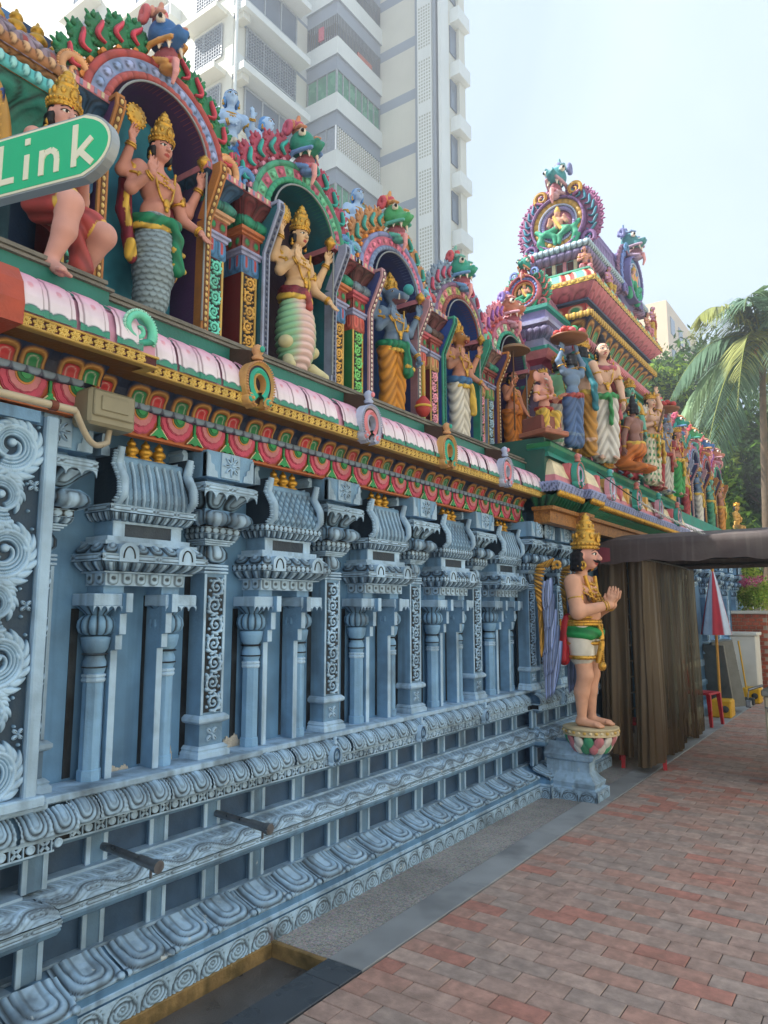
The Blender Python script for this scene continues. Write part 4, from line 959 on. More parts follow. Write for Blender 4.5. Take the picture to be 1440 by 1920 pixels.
def make_niche(y, idx, pal, label, x=-3.25, z=3.045, scale=1.0, simple=False, s_dy=1.0):
    root = thing('arched_niche', (x, y, z), label, 'niche', 'arched niches along the upper storey', scale=scale)
    def P_(name, g, m=m_col): return ob(name, g.mesh(name, m), root, (0, 0, 0), False)
    Wn = NICHE_W
    g = G(); g.box(-.06, .0, -.36, .36, 0, 1.32, pal['back']); P_('back_wall', g, pal.get('backmat', m_col))
    for s in (-1, 1):
        prof = [(.0, 0), (.27, 0), (.27, .70), (.385, .945), (.385, .985), (.0, .985)]
        a, b = sorted((s * Wn, s * (Wn + .03))); g = G(); g.prism(np.array([(zz, xx) for xx, zz in prof]), 'y', a, b, pal['inner']); P_('side_wall', g)
        g = G(); w0, w1 = a - .010, b + .014
        for (x0, z0), (x1, z1) in zip(prof[1:4], prof[2:5]):
            dx, dz = x1 - x0, z1 - z0; L = math.hypot(dx, dz); M = np.eye(4); t = A(dx, 0, dz) / L; nn = A(dz, 0, -dx) / L; M[:3, 0] = nn; M[:3, 1] = (0, 1, 0); M[:3, 2] = t; M[:3, 3] = (x0, 0, z0)
            q = G(); q.box(-.004, .014, w0, w1, -.004, L + .004, pal['frame'], bev=.002); q.box(.012, .018, (w0 + w1) / 2 - .012, (w0 + w1) / 2 + .012, 0, L, pal['frame'] * .35)
            nb = max(1, int(L / .034))
            for k in range(nb): q.ell((.018, (w0 + w1) / 2, (k + .5) * L / nb), (.006, .010, .013), 6, 4, pal['bead'])
            g.merge(q, M)
            # inner lip towards the opening
            si = (a if s > 0 else b); q = G(); q.box(-.055, .010, si - (.006 if s > 0 else 0), si + (0 if s > 0 else .006), -.002, L + .002, pal['frame']); g.merge(q, M)
        g.box(.0, .395, *sorted((s * (Wn - .006), s * (Wn + .04))), .985, 1.005, pal['frame']); P_('frame_strip', g)
        # pillar outside
        yc, hw, xf = s * .425, .062, .235; c1, c2, c3 = pal['cap'], pal['mid'], pal['tas']
        g = G(); stack(g, hw, xf, [(.015, 0), (.03, .005), (.03, .03), (.012, .045), (.012, .06), (0, .065), (0, .54)], pal['shaft'], xb=0, y=yc); g.box(xf, xf + .006, yc - hw, yc - hw + .014, .06, .53, GOLD * .9); g.box(xf, xf + .006, yc + hw - .014, yc + hw, .06, .53, GOLD * .9)
        o = P_('pillar', g)
        sc = scroll_panel(.088, .45, 26, 130, 5, .012, pal['scroll'] * .75, pal['scroll'] * 1.15, DK, thick=.075)
        g = G(); g.merge(sc, M4(t=(xf + .002, yc, .075))); ob('scroll_panel', g.mesh('scroll_panel', m_col), o, (0, 0, 0), False)
        g = G(); q_ = dict(xb=0, y=yc)
        rstack(g, hw, xf, [(.004, .53), (.010, .54), (.010, .625), (.004, .635)], f_tassel(c3, A(*H('#b5443c')), DK), .062, 12, 14, **q_)
        stack(g, hw, xf, [(.0, .633), (.018, .640), (.018, .656), (.030, .662), (.030, .676), (.0, .682)], LAV * .9, **q_)
        rstack(g, hw, xf, [(.006, .682), (.010, .69), (.010, .755), (.006, .762)], f_jewel(A(*H('#9a5048')), GRN, MAR), .06, 10, 14, **q_)
        stack(g, hw, xf, [(.006, .760), (.024, .766), (.024, .778), (.040, .784), (.044, .802), (.02, .812)], c2, **q_)
        rstack(g, hw, xf, [(.018, .812), (.046, .822), (.052, .845), (.034, .872), (.016, .880)], f_lot(pal['green'], DK, pal['green'] * 1.8), .055, 12, 12, **q_)
        rstack(g, hw, xf, [(.006, .880), (.014, .895), (.045, .935), (.082, .968), (.09, .975)], f_lot(c1, DK, c1 * 2.2), .07, 16, 14, **q_)
        stack(g, hw, xf, [(.085, .973), (.094, .977), (.094, 1.012), (.085, 1.018)], PINK * .9, **q_)
        for k in range(9): g.box(xf + .094, xf + .097, yc - .15 + k * .0375, yc - .135 + k * .0375, .980, 1.010, CRM * .9 if k % 2 else LAV * .7)
        ob('capital', g.mesh('capital', m_col), o, (0, 0, 0), False)
    # vault
    zc, n = NSPRING, 40; a = np.linspace(0, pi, n); g = G()
    for rr, fl, cc in ((Wn, True, pal['inner'] * .9), (Wn + .145, False, pal['vault'])):
        Q = np.stack([np.stack([np.full(n, 0.0), rr * np.cos(a), zc + rr * np.sin(a)], -1), np.stack([np.full(n, .27), rr * np.cos(a), zc + rr * np.sin(a)], -1)], 1); g.grid(Q if fl else Q[:, ::-1], cc)
    for k in range(0, 12):
        b = .25 + k * .24
        if b < pi - .2: g.tube([(.02, (Wn + .15) * cos(b), zc + (Wn + .15) * sin(b)), (.26, (Wn + .15) * cos(b), zc + (Wn + .15) * sin(b))], .018, 6, pal['vault'] * 1.15)
    P_('vault', g)
    g = G(); arc_ring(g, Wn, Wn + .038, .2, .275, zc=zc, col=pal['rope'], seg=56, amp=.020); P_('rope_ring', g)
    def orn(u, w, h, c):
        q = (u * 14) % 1; r = np.hypot((q - .5), (w - .5) * 1.1); blk = (np.floor(u * 14) % 2)[..., None]; c = np.where(blk, np.asarray(pal['band']), np.asarray(pal['band2'])); t = np.exp(-((r - .3) / .07) ** 2)
        return .006 + .012 * np.sqrt(np.clip(1 - (r / .32) ** 2, 0, 1)), mixc(mixc(c, c * 1.5, (r < .24)), c * .2, t * .9)
    g = G(); arc_ring(g, Wn + .038, Wn + .105, .2, .262, fn=orn, zc=zc, col=pal['band'], n=200); P_('ornament_ring', g)
    g = G(); arc_ring(g, Wn + .105, Wn + .145, .2, .265, zc=zc, col=pal['rope2'], seg=70, amp=.018); P_('outer_rope', g)
    g = G(); b = np.linspace(-.02, pi * .98, 50); P = np.concatenate([[(.30, Wn - .02, .1)], np.stack([np.full(50, .30), (Wn - .018) * np.cos(b), zc + (Wn - .018) * np.sin(b)], -1)]); g.tube(P, .0065, 6, A(*H('#8d9396')), up=(1, 0, 0)); P_('light_conduit', g)
    if ('fl', idx) not in _C: _C[('fl', idx)] = (flame_leaf(pal['leaf'], pal['core'], pal['core'] * 1.6).mesh('flame_leaf', m_col), s_curl(pal['curl'], pal['curl'] * 1.4, pal['leaf']).mesh('scroll_end', m_col), yali_head(*pal['head']).mesh('crest_head', m_col))
    fl, cu, hd = _C[('fl', idx)]
    for s in (-1, 1):
        for k, b in enumerate((18, 33, 48, 62, 74)):
            t = rad(b); rr = Wn + .135 + .006 * k
            ob('flame_leaf', fl, root, (.22, s * rr * cos(t), zc + rr * sin(t)), False, rot=(s * (-(pi / 2 - t) * .75) * 1.0, 0, 0), scale=(1.2, s * 1.22, 1.2))
        ob('scroll_end', cu, root, (.25, s * .475, 1.01), False, scale=(1, s, 1))
    ob('crest_head', hd, root, (.20, 0, zc + Wn + .10), False, scale=(1.08, 1.08, 1.08), rot=(0, rad(8), 0))
    return root
def hx(*a): return [A(*H(q)) for q in a]
m_sea = mat('painted_sea', H('#3d8ea8'), rough=0.55, var=0.5, scale=5, bump=0.0, dirt=0.5, dirtcol=H('#246480'), wear=-0.04, wearcol=H('#8fc6d6'))
def pal(back, inner, frame, bead, shaft, scroll, cap, mid, tas, green, vault, rope, band, band2, rope2, leaf, core, curl, head, **k):
    d = dict(zip('back inner frame bead shaft scroll cap mid tas green vault rope band band2 rope2 leaf core curl'.split(), hx(back, inner, frame, bead, shaft, scroll, cap, mid, tas, green, vault, rope, band, band2, rope2, leaf, core, curl)))
    d['back'] = d['back'] * 1.9; d['inner'] = d['inner'] * 1.8; d['head'] = hx(*head); d.update(k); return d
PAL = [
 pal('#2c6478', '#432c4e', '#b0753f', '#e0c07a', '#6b2a2a', '#6fd0bd', '#2e4d6b', '#c79a76', '#4d86b4', '#3a7d70', '#c07a3c', '#b05a58', '#8f9cc4', '#7f95bd', '#b0504e', '#2f7d55', '#b04050', '#e0a878', ('#3f6fa8', '#d8737a', '#d89a86', '#d8a05c', '#d86a70'), backmat=m_sea),
 pal('#2c1d2c', '#1f5560', '#9aa3bd', '#3d4660', '#6b2626', '#d5a552', '#6a2f34', '#c2744c', '#4f86b8', '#2f8a6c', '#c98aa0', '#3f9a76', '#b55e74', '#67b08a', '#4f9f80', '#a84a60', '#2f8f86', '#5f8fc0', ('#2f8f78', '#d87a86', '#d8906a', '#6f92c6', '#c85a78')),
 pal('#22406e', '#2b3560', '#b48a92', '#ece2d0', '#2f7a4a', '#7fcf7a', '#5c3a3a', '#c25f6a', '#cf6a5a', '#6f7f8c', '#d98a3c', '#7f93b8', '#c86a86', '#d4798f', '#8a93c0', '#c08a5c', '#3c8f84', '#7fb0cf', ('#4fa86c', '#d87a86', '#d89a5c', '#5fb0a0', '#c8525c')),
 pal('#1f4a86', '#27407a', '#3f9a82', '#2b6a5a', '#6b2630', '#e59aae', '#6a3f42', '#a05a54', '#c8a068', '#5f4a44', '#a4b4b8', '#a05a50', '#a8b06c', '#c87a80', '#8a6a8c', '#7f93a8', '#a84a60', '#c8606a', ('#3f9f86', '#d87a86', '#7fb8a6', '#6f9ac6', '#c85a60')),
 pal('#3c2a4a', '#3a2c50', '#b8763f', '#e8d8b0', '#8fa0c0', '#a8c8d8', '#8a6a60', '#8a4a44', '#7fb06c', '#3f8f7a', '#c8605a', '#3fa086', '#c8788c', '#b8d0b0', '#b86a80', '#d88a9a', '#8f5a9c', '#6fc0a0', ('#c07a60', '#d87a86', '#c88a8a', '#d0a0b0', '#8f7ac0'))]
NY = [2.185, 3.30, 4.375, 5.43, 6.47]
NLAB = ['near arched niche with blue sea backdrop and blue-faced crest head', 'arched niche with dark teal walls and pink flame leaves, second from the sign', 'arched niche with navy walls and orange-backed vault, middle of the row', 'arched niche with bright blue walls and green frame, fourth in the row', 'arched niche with purple walls beside the gate tower']
for i in range(5): make_niche(NY[i], i, PAL[i], NLAB[i])
# step under the niches
g = G(); g.box(-3.6, -2.80, -1.0, 7.2, 2.953, 3.02, (1, 1, 1), bev=.006); g.box(-3.6, -2.83, -1.0, 7.2, 3.02, 3.044, (1, 1, 1), bev=.006); g.build('niche_step', m_slate, wall)
g = G(); g.box(-3.62, -3.33, 1.6, 7.1, 3.04, 4.5, A(*H('#2f4a70'))); g.build('upper_back_wall', m_col, wall)

ob('eave_curl', s_curl(A(*H('#6fcdb0')), A(*H('#a8e4d0')), A(*H('#3f9f88'))).mesh('eave_curl', m_col), wall, (XB + .17, 1.715, 2.65), scale=(.85, .9, .9))
# ================================================================== STATUES
m_skin = mat('painted_statue', attr=True, rough=0.6, var=0.11, scale=9, bump=0.0, dirt=0.16, dirtcol=H('#6d564a'), spec=0.25, wear=-0.10, wearcol=H('#e0d2c6'))
m_cloth = mat('painted_drapery', attr=True, rough=0.52, var=0.10, scale=9, bump=0.0, dirt=0.22, dirtcol=H('#54483f'))
m_gilt = mat('gilded', H('#cfa045'), rough=0.33, metal=0.6, var=0.15, scale=30, bump=0.0, dirt=0.45, dirtcol=H('#6b4518'))
BLKH = A(*H('#15151b'))
def unit(v): v = np.asarray(v, float); return v / (np.linalg.norm(v) + 1e-9)
def hand(s, w, d, pn, L, col, curl=.15, spread=.10, thumb=1, grip=None):
    """palm, four unequal fingers and a thumb; d = pointing direction, pn = palm normal, L = hand length"""
    d, pn = unit(d), unit(pn); pn = unit(pn - d * (pn @ d)); sd = np.cross(d, pn) * thumb; w = A(*w)
    s.cap(w, w + d * L * .42, L * .12, L * .14, col, k=L * .06)
    for f in (-.18, 0, .18): s.cap(w + d * L * .2 + sd * f * L * .5, w + d * L * .48 + sd * f * L, L * .10, L * .095, col, k=L * .05)
    for i, (o, ln) in enumerate(((.24, .46), (.08, .52), (-.08, .48), (-.24, .38))):
        b = w + d * L * .48 + sd * o * L; d1 = unit(d + sd * o * spread * 4 + pn * curl); d2 = unit(d1 + pn * curl * 1.6); d3 = unit(d2 + pn * curl * 1.6); ll = ln * L
        s.chain([b, b + d1 * ll * .42, b + d1 * ll * .42 + d2 * ll * .32, b + d1 * ll * .42 + d2 * ll * .32 + d3 * ll * .26], np.array([.085, .075, .068, .052]) * L, col, k=L * .012)
    b = w + d * L * .16 + sd * L * .20; s.chain([b, b + unit(d * .7 + sd * .8 + pn * .25) * L * .22, b + unit(d * .7 + sd * .8 + pn * .25) * L * .22 + unit(d + sd * .2 + pn * .3) * L * .2], np.array([.10, .085, .06]) * L, col, k=L * .03)
def head(s, c, R, h, skin, lip=None, beard=False, female=False, ear=True, animal=None):
    """adds head to SDF s; returns face-detail G"""
    T = lambda x, y, z: A(*c) + R @ (A(x, y, z) * h); E = lambda p, r, col, k=.05: s.ell(T(*p), np.array(r) * h, col, rot=R, k=k * h)
    lip = A(*H('#a8504c')) if lip is None else lip
    E((-.02, 0, .08), (.46, .40, .44), skin); E((.10, 0, -.16), (.34, .32, .36), skin, .12); E((.26, 0, -.36), (.15, .15, .12), skin, .10)
    for sg in (-1, 1): E((.24, sg * .19, -.10), (.14, .12, .13), skin, .10)
    s.cap(T(.42, 0, .08), T(.54, 0, -.12), .045 * h, .075 * h, skin, k=.05 * h)
    for sg in (-1, 1): E((.50, sg * .065, -.14), (.05, .045, .045), skin, .04)
    E((.415, 0, -.285), (.06, .13, .028), lip, .02); E((.40, 0, -.335), (.06, .10, .03), lip, .02)
    if ear:
        for sg in (-1, 1): E((-.02, sg * .42, -.02), (.10, .05, .17), skin, .04); E((-.0, sg * .43, -.20), (.05, .045, .09), skin, .04)
    g = G(); Mx = M4(R * h, c)
    f = G()
    for sg in (-1, 1):
        f.ell((.385, sg * .165, .045), (.05, .105, .055), 12, 8, A(*H('#f2ece2')), rot=Rz(sg * .35)); f.ell((.43, sg * .165, .045), (.022, .045, .05), 10, 6, A(*H('#1a1210')), rot=Rz(sg * .35))
        t = np.linspace(0, 1, 9); f.tube(np.stack([.435 - .10 * t ** 2, sg * (.05 + .26 * t), .055 + .055 * np.sin(t * pi) - .02 * t], -1), .016, 5, BLKH)
        f.tube(np.stack([.46 - .13 * t ** 2, sg * (.04 + .28 * t), .17 + .055 * np.sin(t * pi) - .03 * t], -1), .020 * (1 - .5 * t), 5, BLKH)
    f.ell((.455, 0, .25), (.02, .022, .06), 8, 5, A(*H('#b03028'))); g.merge(f, Mx); return g
def crown(R, c, h, tall=1.0, knob=True):
    g = G(); q = G()
    q.lathe([(.455, .16), (.49, .18), (.49, .26), (.47, .28), (.50, .30), (.52, .38), (.50, .44), (.47, .46), (.46, .48), (.45, .62), (.40, .80 * tall), (.34, .92 * tall), (.37, .95 * tall), (.37, 1.0 * tall), (.33, 1.02 * tall), (.30, 1.14 * tall), (.24, 1.24 * tall), (.26, 1.27 * tall), (.25, 1.31 * tall), (.17, 1.36 * tall), (.15, 1.40 * tall), (.17, 1.46 * tall), (.12, 1.54 * tall), (.05, 1.58 * tall), (.04, 1.64 * tall), (.0, 1.66 * tall)], n=28)
    for k in range(22):
        a = 2 * pi * k / 22; q.ell((.515 * cos(a), .515 * sin(a), .36), (.05, .05, .06), 6, 4); q.ell((.50 * cos(a), .50 * sin(a), .22), (.03, .03, .035), 5, 4)
    for k in range(9): a = 2 * pi * k / 9; q.ell((.44 * cos(a), .44 * sin(a), .66), (.06, .09, .13), 8, 5, rot=Rz(a)); q.ell((.31 * cos(a), .31 * sin(a), 1.12 * tall), (.04, .05, .08), 6, 4, rot=Rz(a))
    q.ell((.50, 0, .56), (.06, .13, .20), 10, 6); q.ell((.55, 0, .52), (.04, .06, .07), 8, 5)
    for k in range(7): b = -1.2 + 2.4 * k / 6; q.ell((.53, .15 * sin(b), .56 + .22 * cos(b)), (.03, .03, .03), 5, 4)
    g.merge(q, M4(R * h, c)); return g
def ring(g, c, ax, r, t, n=20, col=(1, 1, 1), e=1.0):
    ax = unit(ax); a = unit(np.cross(ax, A(.3, .9, .2))); b = np.cross(ax, a); q = np.linspace(0, 2 * pi, n + 1); P = [A(*c) + r * (np.cos(x) * a + e * np.sin(x) * b) for x in q]; g.tube(P, t, 6, col, up=ax); return g
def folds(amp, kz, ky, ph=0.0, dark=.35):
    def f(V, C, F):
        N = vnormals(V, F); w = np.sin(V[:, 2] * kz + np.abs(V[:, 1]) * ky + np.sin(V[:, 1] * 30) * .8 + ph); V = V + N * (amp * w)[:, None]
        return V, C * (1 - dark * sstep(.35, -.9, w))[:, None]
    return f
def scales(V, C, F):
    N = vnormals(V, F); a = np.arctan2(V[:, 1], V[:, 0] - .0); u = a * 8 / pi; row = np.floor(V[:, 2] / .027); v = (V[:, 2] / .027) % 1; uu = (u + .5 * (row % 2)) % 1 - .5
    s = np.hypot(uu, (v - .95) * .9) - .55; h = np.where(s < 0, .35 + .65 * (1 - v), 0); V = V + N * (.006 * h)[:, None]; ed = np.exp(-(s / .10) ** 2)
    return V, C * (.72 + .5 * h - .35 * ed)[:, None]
def shellribs(V, C, F):
    N = vnormals(V, F); w = np.sin((V[:, 2] + .35 * V[:, 1] ** 2 * 4 - .12 * V[:, 0]) * 2 * pi / .043); V = V + N * (.0055 * w)[:, None]
    a = np.abs(V[:, 1]) / .12; c = mixc(A(*H('#e3c3bd')), A(*H('#8fc49a')), sstep(.3, .95, a)); return V, c * (1 - .3 * sstep(-.2, -1, w))[:, None]
def torso(s, skin, lean=0.0, fat=1.0, female=False, z0=.50):
    s.ell((0, 0, z0), (.062, .086, .06), skin); s.ell((0, 0, z0 + .08), (.055 * fat, .070 * fat, .085), skin); s.ell((.005, 0, z0 + .21), (.066, .094, .085), skin)
    s.cap((-.005, -.03, z0 + .285), (-.005, .03, z0 + .285), .045, .045, skin)
    for sg in (-1, 1):
        s.cap((-.005, sg * .03, z0 + .285), (-.005, sg * .108, z0 + .278), .038, .038, skin); s.ell((.048, sg * .042, z0 + .235), (.030, .046, .032), skin) if not female else s.ell((.062, sg * .045, z0 + .225), (.042, .042, .042), skin)
    s.ell((.034 * fat, 0, z0 + .10), (.040 * fat, .05 * fat, .045), skin); s.cap((0, 0, z0 + .29), (.010, 0, z0 + .375), .034, .030, skin)
def arm(s, sh, el, wr, skin, hd, pn, hl=.088, r=1.0, **k):
    s.chain([sh, el], [.037 * r, .030 * r], skin, k=.02); s.chain([el, wr], [.030 * r, .019 * r], skin, k=.015); hand(s, wr, hd, pn, hl, skin, **k)
def leg(s, hp, kn, an, toe, col, r=1.0, foot=None):
    s.chain([hp, kn], [.060 * r, .042 * r], col, k=.025); m = A(*kn) * .6 + A(*an) * .4; s.chain([kn, m + A(-.012, 0, 0), an], [.042 * r, .040 * r, .024 * r], col, k=.015)
    f = col if foot is None else foot; an_, toe_ = A(*an), A(*toe); s.cap(an_ + A(-.012, 0, -.022), toe_, .024 * r, .017 * r, f, k=.015); sd = unit(np.cross(toe_ - an_, A(0, 0, 1)))
    for i in range(5): o = (i - 2) * .0105 * r; s.cap(toe_ + sd * o - unit(toe_ - an_) * .01, toe_ + sd * o + unit(toe_ - an_) * (.022 - .002 * abs(i - 1)) * r, .0085 * r, .007 * r, f, k=.003)
class Statue:
    """collects the parts of one statue in its own frame (faces +x, unit = its height to the top of the head)"""
    def __init__(s, loc, rz, S, label, cat='statue', group=None, name='statue'):
        s.e = thing(name, loc, label, cat, group, rz, S); s.vox = .0058; s.body = SDF(.022); s.jl = []; s.hasj = False
    def part(s, name, g, m): o = ob(name, g.mesh(name, m), s.e, (0, 0, 0), False); return o
    def finish(s, face=None, crown_g=None, disp=None):
        s.part('body', s.body.mesh(s.vox, disp), m_skin)
        if face is not None: s.part('face', face, m_skin)
        if crown_g is not None: s.part('crown', crown_g, m_gilt)
        for nm, q in s.jl: s.part(nm, q, m_gilt)
    def necklace(s, z=.80, n=3, fat=1.0, long_=True):
        s.hasj = True; t = np.linspace(-pi * .98, pi * .98, 40); jw = G(); s.jl.append(('necklace', jw))
        for k in range(n):
            d = .030 + .030 * k; P = np.stack([.012 + (.050 + .012 * k) * np.cos(t) * fat, (.050 + .016 * k) * np.sin(t) * fat, z - d * .5 * (1 + np.cos(t)) + .012 * (1 - np.cos(t))], -1); jw.tube(P, .0065 - .001 * k, 6)
            for q in range(10, 30, 2): jw.ell(P[q] + A(.004, 0, -.006), (.006, .006, .008), 6, 4)
        if long_:
            t = np.linspace(-1, 1, 30); P = np.stack([.060 + .022 * (1 - t ** 2), .072 * np.abs(t) ** .7 * np.sign(t), z + .02 - .20 * (1 - t ** 2)], -1); jw = G(); s.jl.append(('long_chain', jw)); jw.tube(P, .007, 6); jw.ell((.088, 0, z - .185), (.012, .022, .028), 10, 6); jw.ell((.09, 0, z - .215), (.010, .014, .018), 8, 5)
    def bangles(s, sh, el, wr):
        s.hasj = True; sh, el, wr = A(*sh), A(*el), A(*wr); j1, j2 = G(), G(); s.jl += [('armlet', j1), ('bracelet', j2)]; ring(j1, sh * .45 + el * .55, el - sh, .037, .0075); j1.ell(sh * .48 + el * .52 + A(.036, 0, 0), (.012, .016, .022), 8, 5); ring(j2, el * .16 + wr * .84, wr - el, .024, .006); ring(j2, el * .08 + wr * .92, wr - el, .022, .005)
    def earrings(s, c, R, h):
        s.hasj = True
        for sg in (-1, 1): j1 = G(); s.jl.append(('earring', j1)); j1.ell(A(*c) + R @ (A(0, sg * .48, -.34) * h), (.010, .009, .016), 8, 6); j1.ell(A(*c) + R @ (A(0, sg * .48, -.52) * h), (.012, .011, .010), 8, 6)
def sash(s_, z, rx, ry, col, t=.018, n=28, wave=.006):
    q = np.linspace(0, 2 * pi, n + 1)
    for k in range(n): s_.cap((rx * cos(q[k]), ry * sin(q[k]), z + wave * sin(q[k] * 2)), (rx * cos(q[k + 1]), ry * sin(q[k + 1]), z + wave * sin(q[k + 1] * 2)), t, t, col, k=.006)
DISC = G().lathe([(.0, -.012), (.02, -.012), (.052, -.008), (.055, 0), (.052, .008), (.02, .012), (0.0, .012)], n=28)
for _k in range(16): DISC.ell((.056 * cos(_k * pi / 8), .056 * sin(_k * pi / 8), 0), (.008, .008, .007), 6, 4)
for _k in range(8): DISC.ell((.03 * cos(_k * pi / 4), .03 * sin(_k * pi / 4), 0), (.012, .006, .016), 6, 4, rot=Rz(_k * pi / 4))
CONCH = G().lathe([(.0, -.045), (.012, -.03), (.02, -.012), (.036, .004), (.034, .018), (.024, .026), (.026, .034), (.014, .044), (.004, .058)], n=16, flute=(8, .12))
def four_arms(st, skin, z=.785, left_down='palm', back='both', hl=.088):
    """Vishnu-like arms: rear hands raised with disc and conch, front right hand open in blessing, front left lowered"""
    b = st.body
    shR, elR, wrR = (0, -.112, z), (.02, -.165, z - .145), (.125, -.125, z - .085); arm(b, shR, elR, wrR, skin, (.05, .0, 1), (1, 0, .1), hl, thumb=-1, curl=.05)
    st.bangles(shR, elR, wrR)
    shL, elL, wrL = (0, .112, z), (.01, .175, z - .150), (.10, .225, z - .225)
    if left_down == 'palm': arm(b, shL, elL, wrL, skin, (.55, .25, -.8), (.75, -.1, .6), hl, thumb=1, curl=.08)
    elif left_down == 'mace': wrL = (.10, .20, z - .31); elL = (.0, .165, z - .16); arm(b, shL, elL, wrL, skin, (.25, .05, -1), (0, -1, 0), hl, thumb=1, curl=.5)
    st.bangles(shL, elL, wrL)
    r1, r2, r3 = (-.02, -.10, z - .005), (-.01, -.20, z - .06), (.05, -.195, z + .07); arm(b, r1, r2, r3, skin, (.1, -.0, 1), (1, .3, 0), hl, thumb=-1, curl=.25); st.bangles(r1, r2, r3)
    l1, l2, l3 = (-.02, .10, z - .005), (-.01, .225, z - .085), (.06, .245, z + .055); arm(b, l1, l2, l3, skin, (.1, .0, 1), (1, -.3, 0), hl, thumb=1, curl=.25); st.bangles(l1, l2, l3)
    if back:
        st.hasj = True; st.jl += [('disc', G().merge(DISC, M4(Ry(pi / 2) @ np.eye(3), A(*r3) + A(.02, 0, .125), 1.0))), ('conch', G().merge(CONCH, M4(Ry(.2), A(*l3) + A(.02, 0, .125), 1.0)))]
    return wrL
def std_head(st, c, yaw, pitch, h, skin, hair=BLKH, curls=True, tall=1.0, **k):
    R = Rz(yaw) @ Ry(pitch); fg = head(st.body, c, R, h, skin, **k); st.earrings(c, R, h)
    if hair is not None:
        hs = SDF(.012); T = lambda x, y, z: A(*c) + R @ (A(x, y, z) * h)
        hs.ell(T(-.10, 0, .12), np.array((.42, .43, .42)) * h, hair, rot=R)
        for i in range(26 if curls else 6):
            a = pi * .45 + pi * 1.1 * (i % 13) / 12; zz = -.12 - .20 * (i // 13); hs.ell(T(-.02 + .42 * cos(a), .40 * sin(a), zz), np.array((.12, .12, .12)) * h, hair)
        st.part('hair', hs.mesh(.007), m_cloth)
    return R, fg, crown(R, A(*c) + R @ (A(-.04, 0, .06) * h), h * .98, tall)
# ------------------------------------------------------------------ the five niche statues
SKP, SKY, SKB, SKT = hx('#c98f80', '#d8b48c', '#6f86a0', '#c08a74')
GRNC, GLD, MARC, WHT, ORC = hx('#1f7d58', '#d9b24a', '#7d2a38', '#d8d2c4', '#cf8a2e')
def drape(s, col, zt=.52, zb=.05, sp=.05, r0=.075, r1=.062, fwd=0):
    for sg in (-1, 1): s.chain([(0, sg * sp, zt - .02), (.012 + fwd, sg * (sp + .004), .27), (.0, sg * (sp + .002), zb)], [r0, .060, r1], col, k=.02)
    s.ell((0, 0, zt), (.074, .098, .05), col, k=.02)
# 1 fish
st = Statue((-3.03, NY[0] + .02, 3.045), rad(4), 1.04, 'four-armed statue with silver fish-scale tail and green sash in the near niche')
sk = SKP; torso(st.body, sk, fat=1.12); four_arms(st, sk); R, fg, cg = std_head(st, (.03, 0, .925), rad(-4), rad(6), .125, sk); st.necklace(); st.finish(fg, cg)
t = SDF(.03); SC_ = A(*H('#8fa3ad')); t.chain([(0, 0, .52), (.01, 0, .40), (.015, 0, .28), (.0, 0, .14), (-.01, 0, .02)], [.082, .098, .098, .080, .062], SC_); st.part('fish_tail', t.mesh(.0052, scales), m_cloth)
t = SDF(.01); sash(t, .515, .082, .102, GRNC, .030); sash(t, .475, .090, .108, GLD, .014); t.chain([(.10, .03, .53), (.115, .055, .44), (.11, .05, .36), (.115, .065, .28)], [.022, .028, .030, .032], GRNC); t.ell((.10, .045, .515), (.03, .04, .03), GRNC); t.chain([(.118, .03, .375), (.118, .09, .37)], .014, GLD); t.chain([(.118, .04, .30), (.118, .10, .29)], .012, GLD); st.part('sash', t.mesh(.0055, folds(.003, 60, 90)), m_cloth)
t = SDF(.012)
for sg in (-1, 1): t.chain([(-.04, sg * .10, .80), (-.045, sg * .15, .70), (-.04, sg * .155, .55), (-.02, sg * .14, .42), (.0, sg * .13, .30)], [.03, .034, .034, .03, .024], MARC); t.chain([(.0, sg * .155, .46), (-.01, sg * .165, .62)], .012, GLD); t.chain([(.0, sg * .135, .30), (.02, sg * .145, .36)], .024, GLD)
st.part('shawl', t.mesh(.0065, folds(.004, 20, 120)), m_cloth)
# 2 turtle
st = Statue((-3.03, NY[1] + .0, 3.045), rad(2), 1.04, 'pale four-armed statue with ribbed turtle shell body in the second niche')
sk = SKY; torso(st.body, sk, fat=1.15); four_arms(st, sk); R, fg, cg = std_head(st, (.03, 0, .925), rad(-3), rad(6), .125, sk); st.necklace(); st.finish(fg, cg)
t = SDF(.03); t.ell((.01, 0, .28), (.115, .135, .27), (1, 1, 1)); t.cap((0, 0, .50), (0, 0, .40), .08, .10, (1, 1, 1)); st.part('turtle_shell', t.mesh(.0055, shellribs), m_cloth)
cc = A(*H('#cfc79c'))
for sg in (-1, 1): t = SDF(.012); t.chain([(.05, sg * .11, .09), (.09, sg * .15, .05), (.12, sg * .16, .035)], [.035, .032, .026], cc); t.ell((.04, sg * .125, .20), (.05, .04, .04), cc); st.part('turtle_foot', t.mesh(.0065), m_skin)
t = SDF(.01); sash(t, .555, .068, .086, MARC, .026); sash(t, .505, .086, .106, GLD, .016); sash(t, .53, .08, .098, MARC, .018); t.chain([(.10, .0, .53), (.115, .0, .47), (.118, .0, .44)], [.014, .02, .022], A(*H('#b0504a'))); t.chain([(.06, .05, .74), (.09, .03, .62), (.10, .02, .52)], .006, GLD); st.part('sash', t.mesh(.0055, folds(.003, 60, 90)), m_cloth)
